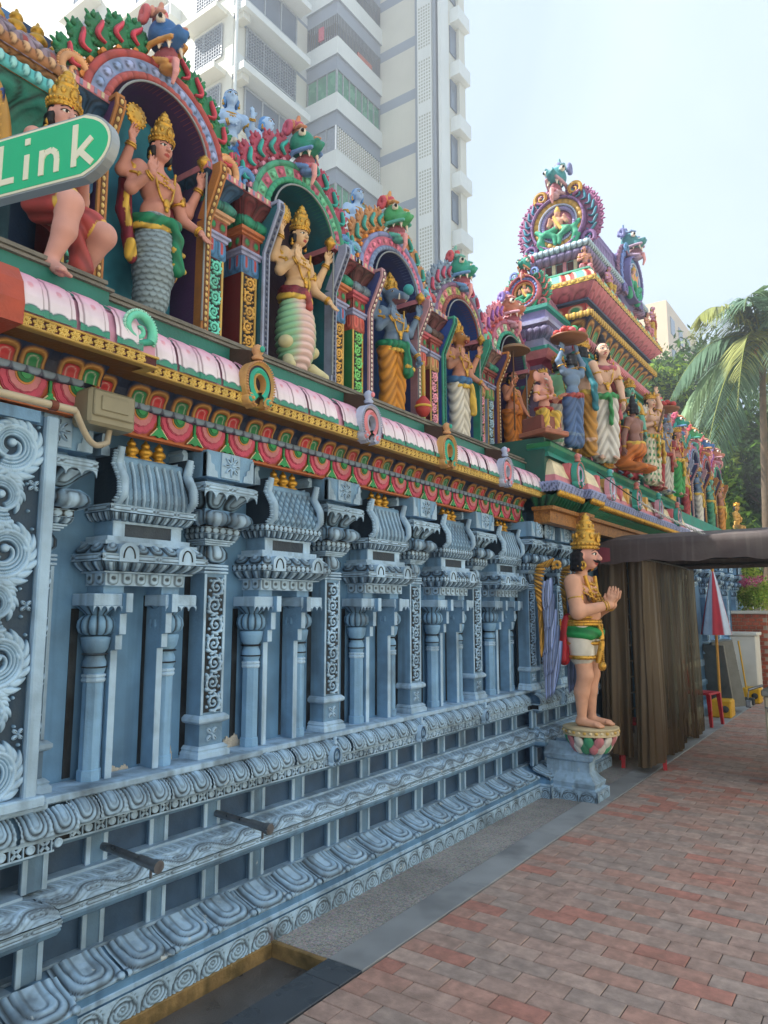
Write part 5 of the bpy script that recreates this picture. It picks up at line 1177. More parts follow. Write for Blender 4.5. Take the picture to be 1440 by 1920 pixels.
# 3 boar
st = Statue((-3.03, NY[2] + .03, 3.045), rad(-6), 1.04, 'blue-grey boar-headed statue in golden dhoti leaning on a mace')
sk = SKB; torso(st.body, sk, fat=1.05); w = four_arms(st, sk, left_down='mace'); c = A(.02, 0, .925); R = Rz(rad(-8)); hh = .13
b = st.body; b.ell((.0, 0, .935), (.062, .056, .062), sk); b.cap((.03, 0, .93), (.125, 0, .895), .045, .030, sk); b.ell((.14, 0, .895), (.016, .030, .026), sk); b.cap((.05, 0, .885), (.12, 0, .868), .028, .018, A(*H('#8a5f62')), k=.006)
fg = G()
for sg in (-1, 1):
    b.chain([(-.03, sg * .05, .965), (-.045, sg * .085, .99), (-.035, sg * .10, .965)], [.018, .020, .008], sk); fg.tube([(.10, sg * .032, .872), (.112, sg * .042, .885), (.115, sg * .044, .91)], [.008, .007, .003], 6, WHT); fg.ell((.048, sg * .046, .945), (.010, .007, .008), 8, 5, WHT); fg.ell((.054, sg * .050, .945), (.005, .005, .006), 6, 4, BLKH)
fg.ell((.165, 0, .935), (.040, .040, .040), 16, 10, A(*H('#3f9a9a')))
st.necklace(); st.finish(fg, crown(Ry(-.05), (-.012, 0, .945), .115))
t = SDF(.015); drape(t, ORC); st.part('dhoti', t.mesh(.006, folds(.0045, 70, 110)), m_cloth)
t = SDF(.015); leg(t, (0, -.05, .2), (.01, -.052, .15), (0, -.052, .045), (.075, -.06, .018), sk); leg(t, (0, .05, .2), (.01, .052, .15), (0, .055, .045), (.075, .065, .018), sk); st.part('feet', t.mesh(.006), m_skin)
t = SDF(.01); sash(t, .535, .078, .100, GRNC, .030); sash(t, .49, .084, .108, GLD, .012); t.ell((.10, .05, .53), (.03, .035, .035), GRNC); t.chain([(.10, .05, .52), (.105, .06, .42), (.10, .07, .33)], [.022, .034, .040], GRNC); t.chain([(.125, .04, .37), (.12, .11, .36)], .014, GLD); st.part('sash', t.mesh(.0055, folds(.004, 10, 160)), m_cloth)
g = G(); w_ = A(*w) + A(.03, .01, -.05); g.lathe([(.0, 0), (.012, .0), (.013, .27), (.018, .28), (.0, .285)], (w_[0], w_[1], .17), 10, A(*H('#c89a4a'))); g.lathe([(.0, .02), (.03, .03), (.055, .065), (.060, .10), (.055, .135), (.03, .165), (.018, .18)], (w_[0], w_[1], .0), 18, A(*H('#b4403c'))); ring(g, (w_[0], w_[1], .10), (0, 0, 1), .058, .010, col=GLD); st.part('mace', g, m_cloth)
# 4 lion
st = Statue((-3.03, NY[3] + .03, 3.045), rad(-4), 1.03, 'brown lion-headed statue with white dhoti in the bright blue niche')
sk = SKT; torso(st.body, sk, fat=1.05); four_arms(st, sk, left_down='palm'); b = st.body; LN = A(*H('#a8733c')); b.ell((.01, 0, .925), (.066, .06, .068), LN); b.cap((.05, 0, .905), (.085, 0, .90), .036, .030, LN); b.ell((.105, 0, .918), (.014, .018, .012), A(*H('#4a2a20')), k=.004); b.ell((.09, 0, .882), (.022, .026, .016), A(*H('#8a3a34')), k=.004)
fg = G()
for i in range(34):
    a = -pi * .62 + pi * 1.24 * (i % 17) / 16 + pi; rr = .068 + .012 * (i // 17); b.ell((-.02 + .035 * cos(a), rr * sin(a) * 1.1, .93 + rr * cos(a) * -.9 * (1 if i < 17 else .8)), (.022, .022, .028), LN * (.6 + .3 * (i % 3) / 2), k=.008)
for sg in (-1, 1): fg.ell((.068, sg * .034, .945), (.009, .010, .009), 8, 5, WHT); fg.ell((.075, sg * .037, .945), (.005, .005, .006), 6, 4, BLKH); fg.tube([(.095, sg * .018, .885), (.098, sg * .018, .868)], [.005, .002], 5, WHT)
st.necklace(); st.finish(fg, crown(Ry(-.02), (-.012, 0, .945), .115))
t = SDF(.015); drape(t, WHT); st.part('dhoti', t.mesh(.006, folds(.0045, 70, 110)), m_cloth)
t = SDF(.01); sash(t, .535, .078, .100, A(*H('#3f6f9c')), .034); sash(t, .485, .086, .108, GLD, .014); t.chain([(.09, .06, .50), (.10, .075, .38), (.095, .08, .26)], [.020, .028, .028], GLD); st.part('sash', t.mesh(.006, folds(.003, 40, 90)), m_cloth)
# 5 dwarf with parasol
st = Statue((-3.0, NY[4] + .02, 3.045), rad(-8), .93, 'statue in orange robe under a brown parasol in the purple niche')
sk = A(*H('#c8876a')); torso(st.body, sk, fat=1.15); b = st.body; R, fg, cg = std_head(st, (.02, 0, .925), 0, .08, .13, sk, tall=.6)
arm(b, (0, -.112, .785), (.05, -.17, .66), (.12, -.15, .78), sk, (0, 0, 1), (1, 0, 0), thumb=-1, curl=.6); arm(b, (0, .112, .785), (.02, .17, .64), (.10, .15, .54), sk, (.5, 0, -.8), (.5, 0, .5), curl=.5); st.necklace(long_=False); st.finish(fg, None)
t = SDF(.015); drape(t, ORC * A(1.05, .8, .7)); sash(t, .53, .08, .1, A(*H('#c8742e')), .03); t.chain([(.0, -.11, .80), (.06, -.04, .68), (.07, .06, .56)], .03, ORC * A(1.05, .8, .7)); st.part('robe', t.mesh(.006, folds(.0045, 60, 110)), m_cloth)
g = G(); g.tube([(.13, -.15, .3), (.13, -.15, 1.20)], .009, 8, A(*H('#6b4a2c'))); g.lathe([(.17, -.03), (.172, -.022), (.12, .02), (.05, .045), (.0, .055)], (.13, -.13, 1.19), 28, A(*H('#8a6a4c'))); st.part('parasol', g, m_cloth)
g = G(); g.lathe([(.0, 0), (.03, .005), (.045, .03), (.04, .06), (.02, .075), (.03, .09), (.0, .09)], (.16, .15, .40), 14); st.part('water_pot', g, m_gilt)
# ================================================================== GATE with its figures and small tower
gate = thing('gate_tower', (-2.95, 8.7, 0), 'painted tower with barrel roof and round gable above the temple gate', 'tower')
def ringpath(cx, cy, hx_, hy): return [(cx + hx_, cy), (cx + hx_, cy + hy), (cx - hx_, cy + hy), (cx - hx_, cy - hy), (cx + hx_, cy - hy), (cx + hx_, cy)][::1]
def rect4(cx, cy, hx_, hy): return [(cx - hx_, cy - hy), (cx + hx_, cy - hy), (cx + hx_, cy + hy), (cx - hx_, cy + hy)]
TX, TY, THX, THY = -2.95, 8.72, .30, 1.12
RC = rect4(TX, TY, THX, THY)
LIL, DKB, RSE = hx('#8b86b4', '#27384f', '#b4506a')
def tpart(name, fn_, m=m_col): g = G(); fn_(g); return g.build(name, m, gate)
tpart('tower_wall', lambda g: (sweep(g, RC, [(-.02, 3.1), (-.02, 4.4)], A(*H('#2c4a63'))), g.box(TX - .3, TX + .24, TY - 1.06, TY + 1.06, 3.1, 5.7, A(*H('#3b4f68')))))
def arcade(g):
    for k in range(9):
        y = TY - 1.0 + k * .25
        g.box(TX + .27, TX + .33, y - .035, y + .035, 3.12, 4.15, (PINK, LAV, TEAL)[k % 3]); a = np.linspace(0, pi, 9)
        g.tube([(TX + .33, y + .125 + .09 * cos(q), 4.13 + .10 * sin(q)) for q in a], .022, 6, GOLD * .8)
    for k in range(4): x = TX - .22 + k * .15; g.box(x - .03, x + .03, TY - 1.15, TY - 1.09, 3.12, 4.25, (TEAL, PINK)[k % 2])
tpart('arcade', arcade)
def lower_cornice(g):
    sweep(g, RC, [(0, 4.30), (.05, 4.32), (.05, 4.37), (.02, 4.38), (.07, 4.41), (.07, 4.45)], [GRN, TEAL, GRN, GRN, TEAL])
    rsweep(g, RC, [(.05, 4.45), (.12, 4.47), (.12, 4.54), (.06, 4.57)], lambda u, v: (.008 * (np.abs(u) < .3), mixc(PINK, RED, np.abs(u) > .32)), .05, 8, 8)
    rsweep(g, RC, [(.03, 4.57), (.06, 4.64), (.12, 4.72), (.18, 4.77)], f_brown(GRN), .19, 14, 18)
    rsweep(g, RC, [(.18, 4.77), (.20, 4.775), (.20, 4.83), (.18, 4.835)], lambda u, v: (.008 * (np.abs(u) < .22), mixc(A(*H('#d8b04a')), MAR, np.exp(-((np.abs(u) - .3) / .08) ** 2))), .06, 6, 8)
    rsweep(g, RC, [(.08, 4.83), (.10, 4.86), (.10, 4.96)], f_jewel(RED, GRN, CRM), .22, 12, 20)
    sweep(g, RC, [(.10, 4.96), (.15, 4.97), (.15, 4.995), (.12, 5.0)], DKB * 1.6)
    rsweep(g, RC, [(.12, 5.0), (.16, 5.03), (.22, 5.09), (.265, 5.13)], lambda u, v: (.004 * np.cos(u * 12), mixc(mixc(RSE * .8, PINK, v), MAR, np.exp(-((np.hypot(u, v - .2) - .35) / .05) ** 2) * .7)), .16, 10, 20)
tpart('lower_cornice', lower_cornice)
def eave_band(g):
    sweep(g, RC, [(.25, 5.128), (.272, 5.13)], NAVY)
    rsweep(g, RC, [(.272, 5.13), (.275, 5.185)], lambda u, v: (.008 * np.exp(-(np.hypot(u, v - .5) / .3) ** 2), mixc(A(*H('#e3bf52')), MAR, np.exp(-((np.hypot(u, (v - .5)) - .36) / .08) ** 2) * .9)), .07, 8, 12)
    rsweep(g, RC, [(.262, 5.185), (.25, 5.23), (.21, 5.28), (.17, 5.31)], lambda u, v: (.01 * (np.abs(u) < .3), mixc(mixc(CRM, A(*H('#6cc0a0')), (np.abs(u) < .16)), RED, (np.abs(np.abs(u) - .33) < .09) * 1.0)), .20, 8, 20)
    sweep(g, RC, [(.17, 5.31), (.19, 5.315), (.19, 5.335), (.10, 5.34)], A(*H('#5fb59a')))
tpart('eave_band', eave_band)
UC = rect4(TX, TY, .28, 1.02)
def upper_wall(g):
    sweep(g, UC, [(0.06, 5.34), (0.06, 5.57)], A(*H('#9cc4cc')))
    for k in range(12):
        y = TY - .95 + k * .172; g.box(TX + .335, TX + .36, y - .03, y + .03, 5.35, 5.56, PINK if k % 2 else LAV); g.box(TX + .338, TX + .345, y + .045, y + .125, 5.36, 5.55, MAR)
    for k in range(5):
        x = TX - .26 + k * .13; g.box(x - .02, x + .02, TY - 1.10, TY - 1.08, 5.35, 5.56, PINK if k % 2 else CRM); g.box(x + .03, x + .10, TY - 1.09, TY - 1.083, 5.36, 5.55, MAR)
    rsweep(g, UC, [(.07, 5.57), (.12, 5.58), (.16, 5.61), (.16, 5.64), (.12, 5.66)], f_lot(LIL, DK, PINK), .07, 10, 12)
    rsweep(g, UC, [(.13, 5.66), (.18, 5.665), (.18, 5.72), (.15, 5.725)], lambda u, v: (.006 * (np.abs(u) < .3), mixc(A(*H('#b8d0dc')), DKB, (np.abs(np.abs(u) - .36) < .08) * 1.)), .05, 6, 8)
    g.box(TX - .42, TX + .42, TY - 1.16, TY + 1.16, 5.70, 5.726, A(*H('#7f9ab0')))
tpart('upper_wall', upper_wall)
def barrel(g, cx, y0, y1, zb, rx, rz, c, n=40, ny=60, rib=.012, f=46):
    a = np.linspace(-.10, pi + .10, n); yy = np.linspace(y0, y1, ny); AA, YY = np.meshgrid(a, yy, indexing='ij'); h = rib * (np.sin(AA * f / 2 + 3 * (np.floor(YY / .05) % 2)) * .5 + .5 * np.sin(YY * 2 * pi / .05))
    X = cx + (rx + h) * np.cos(AA); Z = zb + (rz + h) * np.sin(AA); t = sstep(-.3, -.9, h / rib); g.grid(np.stack([X, YY, Z], -1)[:, ::-1], mixc(np.asarray(c), np.asarray(c) * .3, t)[:, ::-1])
tpart('barrel_roof', lambda g: barrel(g, TX, 7.86, 9.62, 5.76, .40, .62, A(*H('#8f7fae')), ny=90))
q = G(); q.lathe([(.0, 0), (.05, .003), (.058, .02), (.035, .035), (.03, .045), (.055, .065), (.058, .085), (.04, .105), (.025, .115), (.034, .13), (.028, .15), (.012, .16), (.002, .185)], n=14); fm = q.mesh('roof_finial', m_gold)
for k in range(7): ob('roof_finial', fm, gate, (TX, 8.1 + k * .22, 6.37))
def gable(g, R, cols, thick=.10, face=True):
    """round gable: concentric rings facing +x, centre at origin"""
    for (r0, r1, x1, c, sg) in ((.0, .55, .0, cols[0], None), (.52, .66, .03, cols[1], 40), (.66, .72, .05, cols[2], 60), (.72, .92, .04, cols[3], 24), (.92, 1.0, .07, cols[4], 70)):
        if r0 == 0: g.merge(G().lathe([(R * r1, -.02), (R * r1, 0), (.001, .004)], n=40, col=c), [[0, 0, 1, 0], [1, 0, 0, 0], [0, 1, 0, 0], [0, 0, 0, 1]])
        else: arc_ring(g, R * r0, R * r1, -thick, x1, n=120, a0=-pi * .5, a1=pi * 1.5, col=c, seg=sg, amp=.016)
def seated_relief(R):
    q = SDF(.02 * R / .38); k = R / .38; sk_, gr_, go = A(*H('#dda890')), A(*H('#3f9f7c')), A(*H('#d8b060'))
    q.ell((.03 * k, 0, .02 * k), (.05 * k, .07 * k, .09 * k), sk_); q.ell((.05 * k, 0, .145 * k), (.04 * k, .042 * k, .05 * k), sk_); q.cap((.05 * k, 0, .18 * k), (.04 * k, 0, .26 * k), .042 * k, .014 * k, go)
    for s_ in (-1, 1):
        q.chain([(.03 * k, s_ * .07 * k, .07 * k), (.05 * k, s_ * .13 * k, .0), (.08 * k, s_ * .10 * k, .08 * k)], [.028 * k, .024 * k, .02 * k], sk_); q.chain([(.03 * k, s_ * .06 * k, -.08 * k), (.09 * k, s_ * .15 * k, -.13 * k), (.08 * k, s_ * .04 * k, -.19 * k), (.09 * k, s_ * .03 * k, -.30 * k)], [.05 * k, .045 * k, .035 * k, .025 * k], gr_)
        q.chain([(.03 * k, s_ * .20 * k, -.34 * k), (.05 * k, s_ * .25 * k, -.22 * k), (.06 * k, s_ * .22 * k, -.12 * k), (.06 * k, s_ * .30 * k, -.05 * k)], [.05 * k, .055 * k, .04 * k, .03 * k], gr_ * 1.1)
    q.cap((.07 * k, -.05 * k, .10 * k), (.08 * k, .05 * k, -.10 * k), .018 * k, .02 * k, go); return q.mesh(.013 * k)
def make_gable(parent, name, M, R, cols, leafc, corec, headcols, figure=True, nleaf=8):
    if figure: G().merge(seated_relief(R), M).build('gable_figure', m_skin, parent)
    g = G(); g.merge(G().lathe([(R * 1.30, -.13), (R * 1.34, -.09), (R * 1.28, -.05), (.001, -.045)], n=48, col=cols[4] * .8), [[0, 0, 1, 0], [1, 0, 0, 0], [0, 1, 0, 0], [0, 0, 0, 1]]); G().merge(g, M).build('gable_shell', m_col, parent)
    for s in (-1, 1): G().merge(G().merge(s_curl(cols[3], cols[3] * 1.3, leafc), M4(np.diag([1, s, 1]), (.02, s * R * .62, R * .92), R * 3.0)), M).build('crest_curl', m_col, parent); G().merge(G().merge(s_curl(cols[4], cols[4] * 1.4, leafc), M4(np.diag([1, s, 1]), (.02, s * R * 1.05, -R * 1.05), R * 3.0)), M).build('foot_curl', m_col, parent)
    g = G(); gable(g, R, cols); o_ = G().merge(g, M); o = o_.build(name, m_col, parent)
    key = ('gl', tuple(leafc)); 
    if key not in _C: _C[key] = flame_leaf(leafc, corec, corec * 1.5)
    for s in (-1, 1):
        for k in range(nleaf):
            t = rad(-38 + 105 * k / (nleaf - 1)); sc = R * (4.3 - .5 * k / nleaf); g = G()
            g.merge(_C[key], M4(Rx(-s * (pi / 2 - t) * .8) @ np.diag([1, s, 1]), (-.03, s * R * .97 * cos(t), R * .97 * sin(t)), sc))
            G().merge(g, M).build('flame_leaf', m_col, parent)
    hd = yali_head(*headcols); g = G().merge(hd, np.asarray(M) @ M4(t=(-.03, 0, R * .90), s=R * 4.4)); g.build('crest_head', m_col, parent)
    return o
YM = lambda x, y, z, s=1.0: np.array([[0, s, 0, x], [-s, 0, 0, y], [0, 0, s, z], [0, 0, 0, 1.0]])   # local +x -> world -y
XM = lambda x, y, z, s=1.0: M4(t=(x, y, z), s=s)
GC1 = hx('#d88aa0', '#9a93c4', '#b8c4dc', '#cfa24e', '#8f6a9c')
make_gable(gate, 'round_gable', YM(TX, 7.84, 6.16), .335, GC1, A(*H('#9a5f86')), A(*H('#3f7f94')), hx('#3f8f94', '#c87a8a', '#7fb0b8', '#c8a0a8', '#7a80b0'), nleaf=9)
make_gable(gate, 'front_gable', XM(-2.50, 9.15, 5.84), .30, hx('#6f86c0', '#7f9ad0', '#b8c4dc', '#5f8fb8', '#7f7ab0'), A(*H('#8a6a86')), A(*H('#6f86c0')), hx('#4f8f94', '#b07a8a', '#7f98b8', '#b8a0b8', '#7a80b0'), nleaf=9)
# small shrine roof between the last niche and the tower
kut = thing('corner_shrine', (-3.0, 7.15, 4.05), 'small painted shrine roof with rainbow gable left of the gate tower', 'shrine')
KC = rect4(-3.02, 7.27, .17, .34)
g = G(); sweep(g, KC, [(.0, 3.05), (.0, 4.2)], A(*H('#7f6a86'))); sweep(g, KC, [(0, 4.15), (.08, 4.19), (.14, 4.26), (.14, 4.30), (.05, 4.32), (.05, 4.42)], [RSE, PINK, TEAL, TEAL, LAV]); rsweep(g, KC, [(.04, 4.42), (.11, 4.44), (.14, 4.49), (.11, 4.54)], f_lot(LIL, DK, LAV), .06, 8, 10); sweep(g, KC, [(.1, 4.54), (.15, 4.55), (.15, 4.59), (.10, 4.61), (.10, 4.70), (.14, 4.71), (.14, 4.75), (-.05, 4.76)], [LAV, LAV, A(*H('#9fb4c8')), LIL, TEAL, TEAL, TEAL]); g.box(-3.18, -2.86, 6.95, 7.6, 3.05, 4.74, A(*H('#8a7f9c'))); g.build('shrine_body', m_col, kut)
g = G(); barrel(g, -3.02, 6.98, 7.62, 4.80, .19, .30, A(*H('#b07f94')), ny=40, rib=.010, f=30); g.build('shrine_roof', m_col, kut)
make_gable(kut, 'rainbow_gable', YM(-3.02, 6.95, 4.98), .185, hx('#5fb59a', '#d89a6a', '#d86a70', '#7f98d0', '#d8808a'), A(*H('#4f9f80')), A(*H('#c8605a')), hx('#2f8f80', '#c84a50', '#4fa08a', '#e0a070', '#c8506a'), nleaf=6)
# platform and gate cornice
GPL = [(-2.62, 5.98), (-2.36, 5.98), (-2.36, 6.62), (-2.29, 6.62), (-2.29, 6.98), (-2.36, 6.98), (-2.36, 10.9), (-2.62, 10.9)]
LVP = A(*H('#8f98c0'))
gc = thing('gate_cornice', (-2.6, 8.5, 2.4), 'lavender cornice with gold bead row and green flutes over the gate', 'cornice')
g = G(); sweep(g, GPL, [(-.18, 2.36), (-.10, 2.365), (-.10, 2.375)], CRM * .8); sweep(g, GPL, [(-.102, 2.375), (-.102, 2.475)], (1, 1, 1)); sweep(g, GPL, [(-.11, 2.472), (-.06, 2.478), (-.055, 2.51), (-.09, 2.515)], A(*H('#a05a58')))
m_mott = mat('mottled_gold_panel', H('#a8743c'), rough=0.45, var=0.4, scale=70, bump=0.8, bscale=110, dirt=0.75, dirtcol=H('#5a2a1c'))
g.build('mottled_panel', m_mott, gc)
g = G(); rsweep(g, GPL, [(-.10, 2.515), (-.07, 2.54), (-.02, 2.575), (.0, 2.60)], lambda u, v: (.012 * np.cos(u * 2 * pi), mixc(A(*H('#1d6a4c')), A(*H('#0e3a2e')), sstep(.2, .5, np.abs(u)))), .075, 8, 12); g.build('green_flutes', m_col, gc)
g = G(); bead = G().lathe([(.0, -.034), (.014, -.028), (.022, -.012), (.024, 0), (.022, .012), (.014, .028), (0, .034)], n=10)
bm_ = bead.mesh('gold_bead', m_gold)
P = np.asarray(GPL); 
for i in range(1, 6):
    d = P[i + 1] - P[i]; L = np.linalg.norm(d); n = max(1, int(L / .052))
    if i in (1, 5, 3):
        for k in range(n): c = P[i] + d * (k + .5) / n; ob('gold_bead', bm_, gc, (c[0] + .018, c[1], 2.612), rot=(0, rad(20), 0))
g = G(); rsweep(g, GPL, [(.02, 2.632), (.038, 2.636), (.040, 2.70), (.03, 2.712)], lambda u, v: (.006 * (np.abs(v - .5) > .36) + .004 * np.sin(u * 25) * np.cos(v * 12), mixc(LVP, DKB, (np.abs(v - .5) < .3) * (np.sin(u * 21) * np.cos(v * 9 + u * 8) > .2) * .8)), .16, 14, 34); sweep(g, GPL, [(.03, 2.712), (-.02, 2.72), (-.15, 2.722)], LVP * .8); g.build('lavender_fascia', m_col, gc)
g = G(); sweep(g, GPL, [(.0, 2.72), (-.01, 2.78), (-.05, 2.90), (-.12, 2.96)], [PINK * .9, CRM, CRM]); 
for k in range(19):
    y = 6.1 + k * .25
    if k % 3: g.prism(np.array([(y - .045, 2.93), (y - .05, 2.84), (y - .02, 2.80), (y, 2.76), (y + .02, 2.80), (y + .05, 2.84), (y + .045, 2.93)]), 'x', -2.42, -2.352 , (A(*H('#4fae8c')), A(*H('#d0707a')), A(*H('#e0b060')))[k % 3])
g.build('drip_panels', m_col, gc)
for i, y in enumerate((6.42, 7.35, 8.3, 9.25, 10.2)):
    ob('cornice_emblem', horseshoe(.20, .30, .03, hx(*(('#3fa090', '#c8a8c8', '#2a3040', '#e08a80'), ('#d8a0b0', '#b8c4d8', '#40506a', '#4fb0a8'))[i % 2])).mesh('cornice_emblem', m_col), gc, (-2.315, y, 2.715))
g = G(); sweep(g, [(-2.62, 5.99), (-2.42, 5.99), (-2.42, 10.9), (-2.62, 10.9)], [(-.0, 2.95), (-.02, 3.0), (.03, 3.03), (.03, 3.07), (-.04, 3.10), (-.04, 3.12)], [TEAL, TEAL, GRN * .7, GRN, TEAL]); g.box(-3.3, -2.46, 5.98, 10.9, 2.70, 3.125, A(*H('#2c5a50'))); g.build('platform', m_col, gc)
# gate surround: wall before and after the opening, dark interior, metal grille
gb = thing('gateway', (-2.7, 8.8, 0), 'dark gateway opening in the temple wall behind the brown curtain', 'gateway')
g = G(); g.box(-3.2, -2.62, 7.0, 7.62, .885, 2.40, BODY * .7); g.box(-3.4, -2.55, 10.5, 16.5, 0, 2.45, BODY * .75); g.build('gate_wall', m_panel, gb)
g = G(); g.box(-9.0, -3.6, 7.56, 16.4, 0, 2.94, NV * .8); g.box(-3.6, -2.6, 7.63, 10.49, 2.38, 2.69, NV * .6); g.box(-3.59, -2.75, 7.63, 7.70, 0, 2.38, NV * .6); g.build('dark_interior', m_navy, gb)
m_iron = mat('dark_iron', H('#3a3a38'), rough=0.5, metal=0.6, var=0.2)
g = G()
for k in range(12): g.tube([(-2.72, 8.3 + k * .17, .1), (-2.72, 8.3 + k * .17, 2.3)], .011, 6)
for k in range(12): g.tube([(-2.71, 8.2, .2 + k * .19), (-2.71, 10.4, .2 + k * .19)], .011, 6)
g.build('iron_grille', m_iron, gb)
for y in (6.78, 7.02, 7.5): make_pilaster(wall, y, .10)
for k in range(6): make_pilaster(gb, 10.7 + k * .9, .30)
# plinth beyond the gate
PF = [(-3.0, 10.5), (-2.46, 10.5), (-2.46, 16.5)]
g = G(); sweep(g, PF, [(0, 0), (0, .1), (-.03, .15), (-.15, .22), (-.2, .24), (-.2, .4), (-.06, .42), (-.06, .48), (-.15, .54), (-.2, .56), (-.2, .70), (-.08, .71), (-.08, .80), (-.13, .86), (-.11, .87), (-.11, .89), (-.3, .89)], [LT, LT, MD, MD, NV, NV, MD, LT, MD, NV, NV, LT, LT, MD, LT, LT]); g.build('far_plinth', m_blue, gb)
# niches and cornice beyond the gate
FL = ['far niche with green frame just past the gate figures', 'far niche with grey frame, second past the gate', 'far niche, third past the gate', 'far niche, fourth past the gate', 'last small niche before the trees']
NR = [o for o in COL.objects if o.name.startswith('arched_niche') and o.parent is None]
for k in range(5):
    c = copy_tree(NR[(3, 1, 2, 0, 4)[k]]); c.location = (-2.95, 11.25 + k * 1.0, 3.045); c['label'] = FL[k]
g = G(); sweep(g, [(-2.9, 10.9), (-2.45, 10.9), (-2.45, 16.4)], [(-.1, 2.45), (.0, 2.5), (.08, 2.6), (.08, 2.66), (.0, 2.85), (-.05, 2.88), (-.05, 3.04), (-.8, 3.045)], [RED, BRN, GOLD, PW, PK, TEAL, TEAL]); g.build('far_eave', m_col, gb)
# ------------------------------------------------------------------ guardian statue with folded hands beside the gate
SKG = A(*H('#d9a488')); PLT = A(*H('#dfbfae'))
gs_ = Statue((-2.26, 6.24, .60), rad(0), 1.575, 'life-size winged guardian statue with folded hands and gold crown beside the gate')
b = gs_.body; torso(b, SKG, fat=1.32)
b.ell((.045, 0, .60), (.050, .062, .06), SKG)
gs_.vox = .0050
for sg in (-1, 1):
    sh, el, wr = (-.005, sg * .118, .775), (.03, sg * .150, .615), (.165, sg * .026, .655)
    b.chain([sh, el], [.047, .038], SKG, k=.02); b.chain([el, wr], [.037, .023], SKG, k=.015); hand(b, wr, (.32, -sg * .03, 1), (-.1, -sg, 0), .100, SKG, thumb=-sg, curl=.02, spread=.02); gs_.bangles(sh, el, wr)
    an = (-.005 + (.0 if sg < 0 else .02), sg * .048, .05); leg(b, (0, sg * .05, .48), (.025, sg * .055, .275), an, (an[0] + .095, an[1] + sg * .012, .016), SKG)
c = A(.035, 0, .930); R = Ry(.04); fg = head(b, c, R, .146, A(*H('#dba291')))
T_ = lambda x, y, z: c + R @ (A(x, y, z) * .146)
b.cap(T_(.45, 0, .04), T_(.555, 0, -.12), .006, .011, A(*H('#dba291')), k=.006)
for sg in (-1, 1):
    t = np.linspace(0, 1, 8); fg.tube([T_(.50 - .12 * q, sg * (.03 + .22 * q), -.225 - .03 * np.sin(q * pi) + .05 * q) for q in t], (.0085 * (1 - t * .8) + .001), 6, BLKH)
hs = SDF(.012); hs.ell(T_(-.12, 0, .10), np.array((.42, .44, .42)) * .138, BLKH)
for i in range(40):
    a = pi * .5 + pi * (i % 10) / 9; zz = .0 - .17 * (i // 10); hs.ell(T_(-.06 + .44 * cos(a), .42 * sin(a), zz), np.array((.13, .13, .13)) * .138, BLKH, k=.004)
gs_.part('hair', hs.mesh(.006), m_cloth)
cg = crown(R, c + R @ (A(-.04, 0, .06) * .146), .148, .95); gs_.earrings(c, R, .138)
for sg in (-1, 1): gs_.jl.append(('ear_hoop', ring(G(), T_(.0, sg * .46, -.40), (0, 1, 0), .020, .007)))
gs_.necklace(.80, 4, 1.15, long_=False)
t = np.linspace(-1, 1, 40); jw = G(); gs_.jl.append(('broad_collar', jw)); jw.tube(np.stack([.052 + .030 * (1 - t ** 2), .080 * np.sign(t) * np.abs(t) ** .8, .815 - .15 * (1 - t ** 2)], -1), .012, 8)
gs_.finish(fg, cg)
g = G(); t = np.linspace(0, 1, 30); g.tube(np.stack([-.02 + .085 * t, -.065 - .025 * np.sin(t * 3), .835 - .14 * t], -1), .0075, 6, A(*H('#5a4a3c'))); g.ell((.068, -.072, .69), (.012, .012, .02), 8, 6, A(*H('#5a4a3c'))); gs_.part('serpent_cord', g, m_cloth)
s = SDF(.012)
for sg in (-1, 1): s.chain([(0, sg * .05, .50), (.012, sg * .055, .385)], [.074, .066], WHT)
s.ell((0, 0, .49), (.078, .098, .06), WHT); gs_.part('shorts', s.mesh(.006, folds(.0015, 30, 60, dark=.1)), m_cloth)
s = SDF(.01); sash(s, .505, .080, .100, A(*H('#1e8a4a')), .032); s.ell((.0, 0, .52), (.088, .106, .045), A(*H('#1e8a4a'))); gs_.part('green_wrap', s.mesh(.0055, folds(.004, 95, -60)), m_cloth)
g = G()
for z, r, t_ in ((.565, 1.0, .013), (.588, .97, .011), (.55, 1.03, .012), (.447, 1.02, .012)): ring(g, (0, 0, z), (0, 0, 1), .087 * r, t_, 36, e=1.22)
for sg in (-1, 1): ring(g, (.012, sg * .055, .372), (0, 0, 1), .064, .012, 28)
t = np.linspace(0, 1, 24); g.tube(np.stack([.095 + .012 * np.sin(t * 4), -.008 + 0 * t, .55 - .21 * t], -1), .014 + .006 * t, 8)
for k in range(22): g.ell((.112, -.008, .545 - .0095 * k), (.008, .016, .0048), 6, 4)
g.ell((.105, -.008, .325), (.022, .030, .028), 10, 8); gs_.part('gold_belt', g, m_gilt)
s = SDF(.01); RD = A(*H('#b02a34')); s.chain([(-.055, -.085, .585), (-.075, -.10, .50), (-.078, -.10, .42), (-.075, -.10, .36)], [.022, .026, .028, .03], RD); s.ell((-.09, -.115, .398), (.022, .022, .026), RD, k=.004); gs_.part('red_sash', s.mesh(.006, folds(.004, 20, 200)), m_cloth)
g = G(); g.ell((-.098, -.12, .432), (.016, .016, .018), 10, 8)
for k in range(18): g.ell((-.080 - .012 * (k / 17), -.118, .575 - .0075 * k), (.006, .006, .005), 6, 4)
gs_.part('tassel', g, m_gilt)
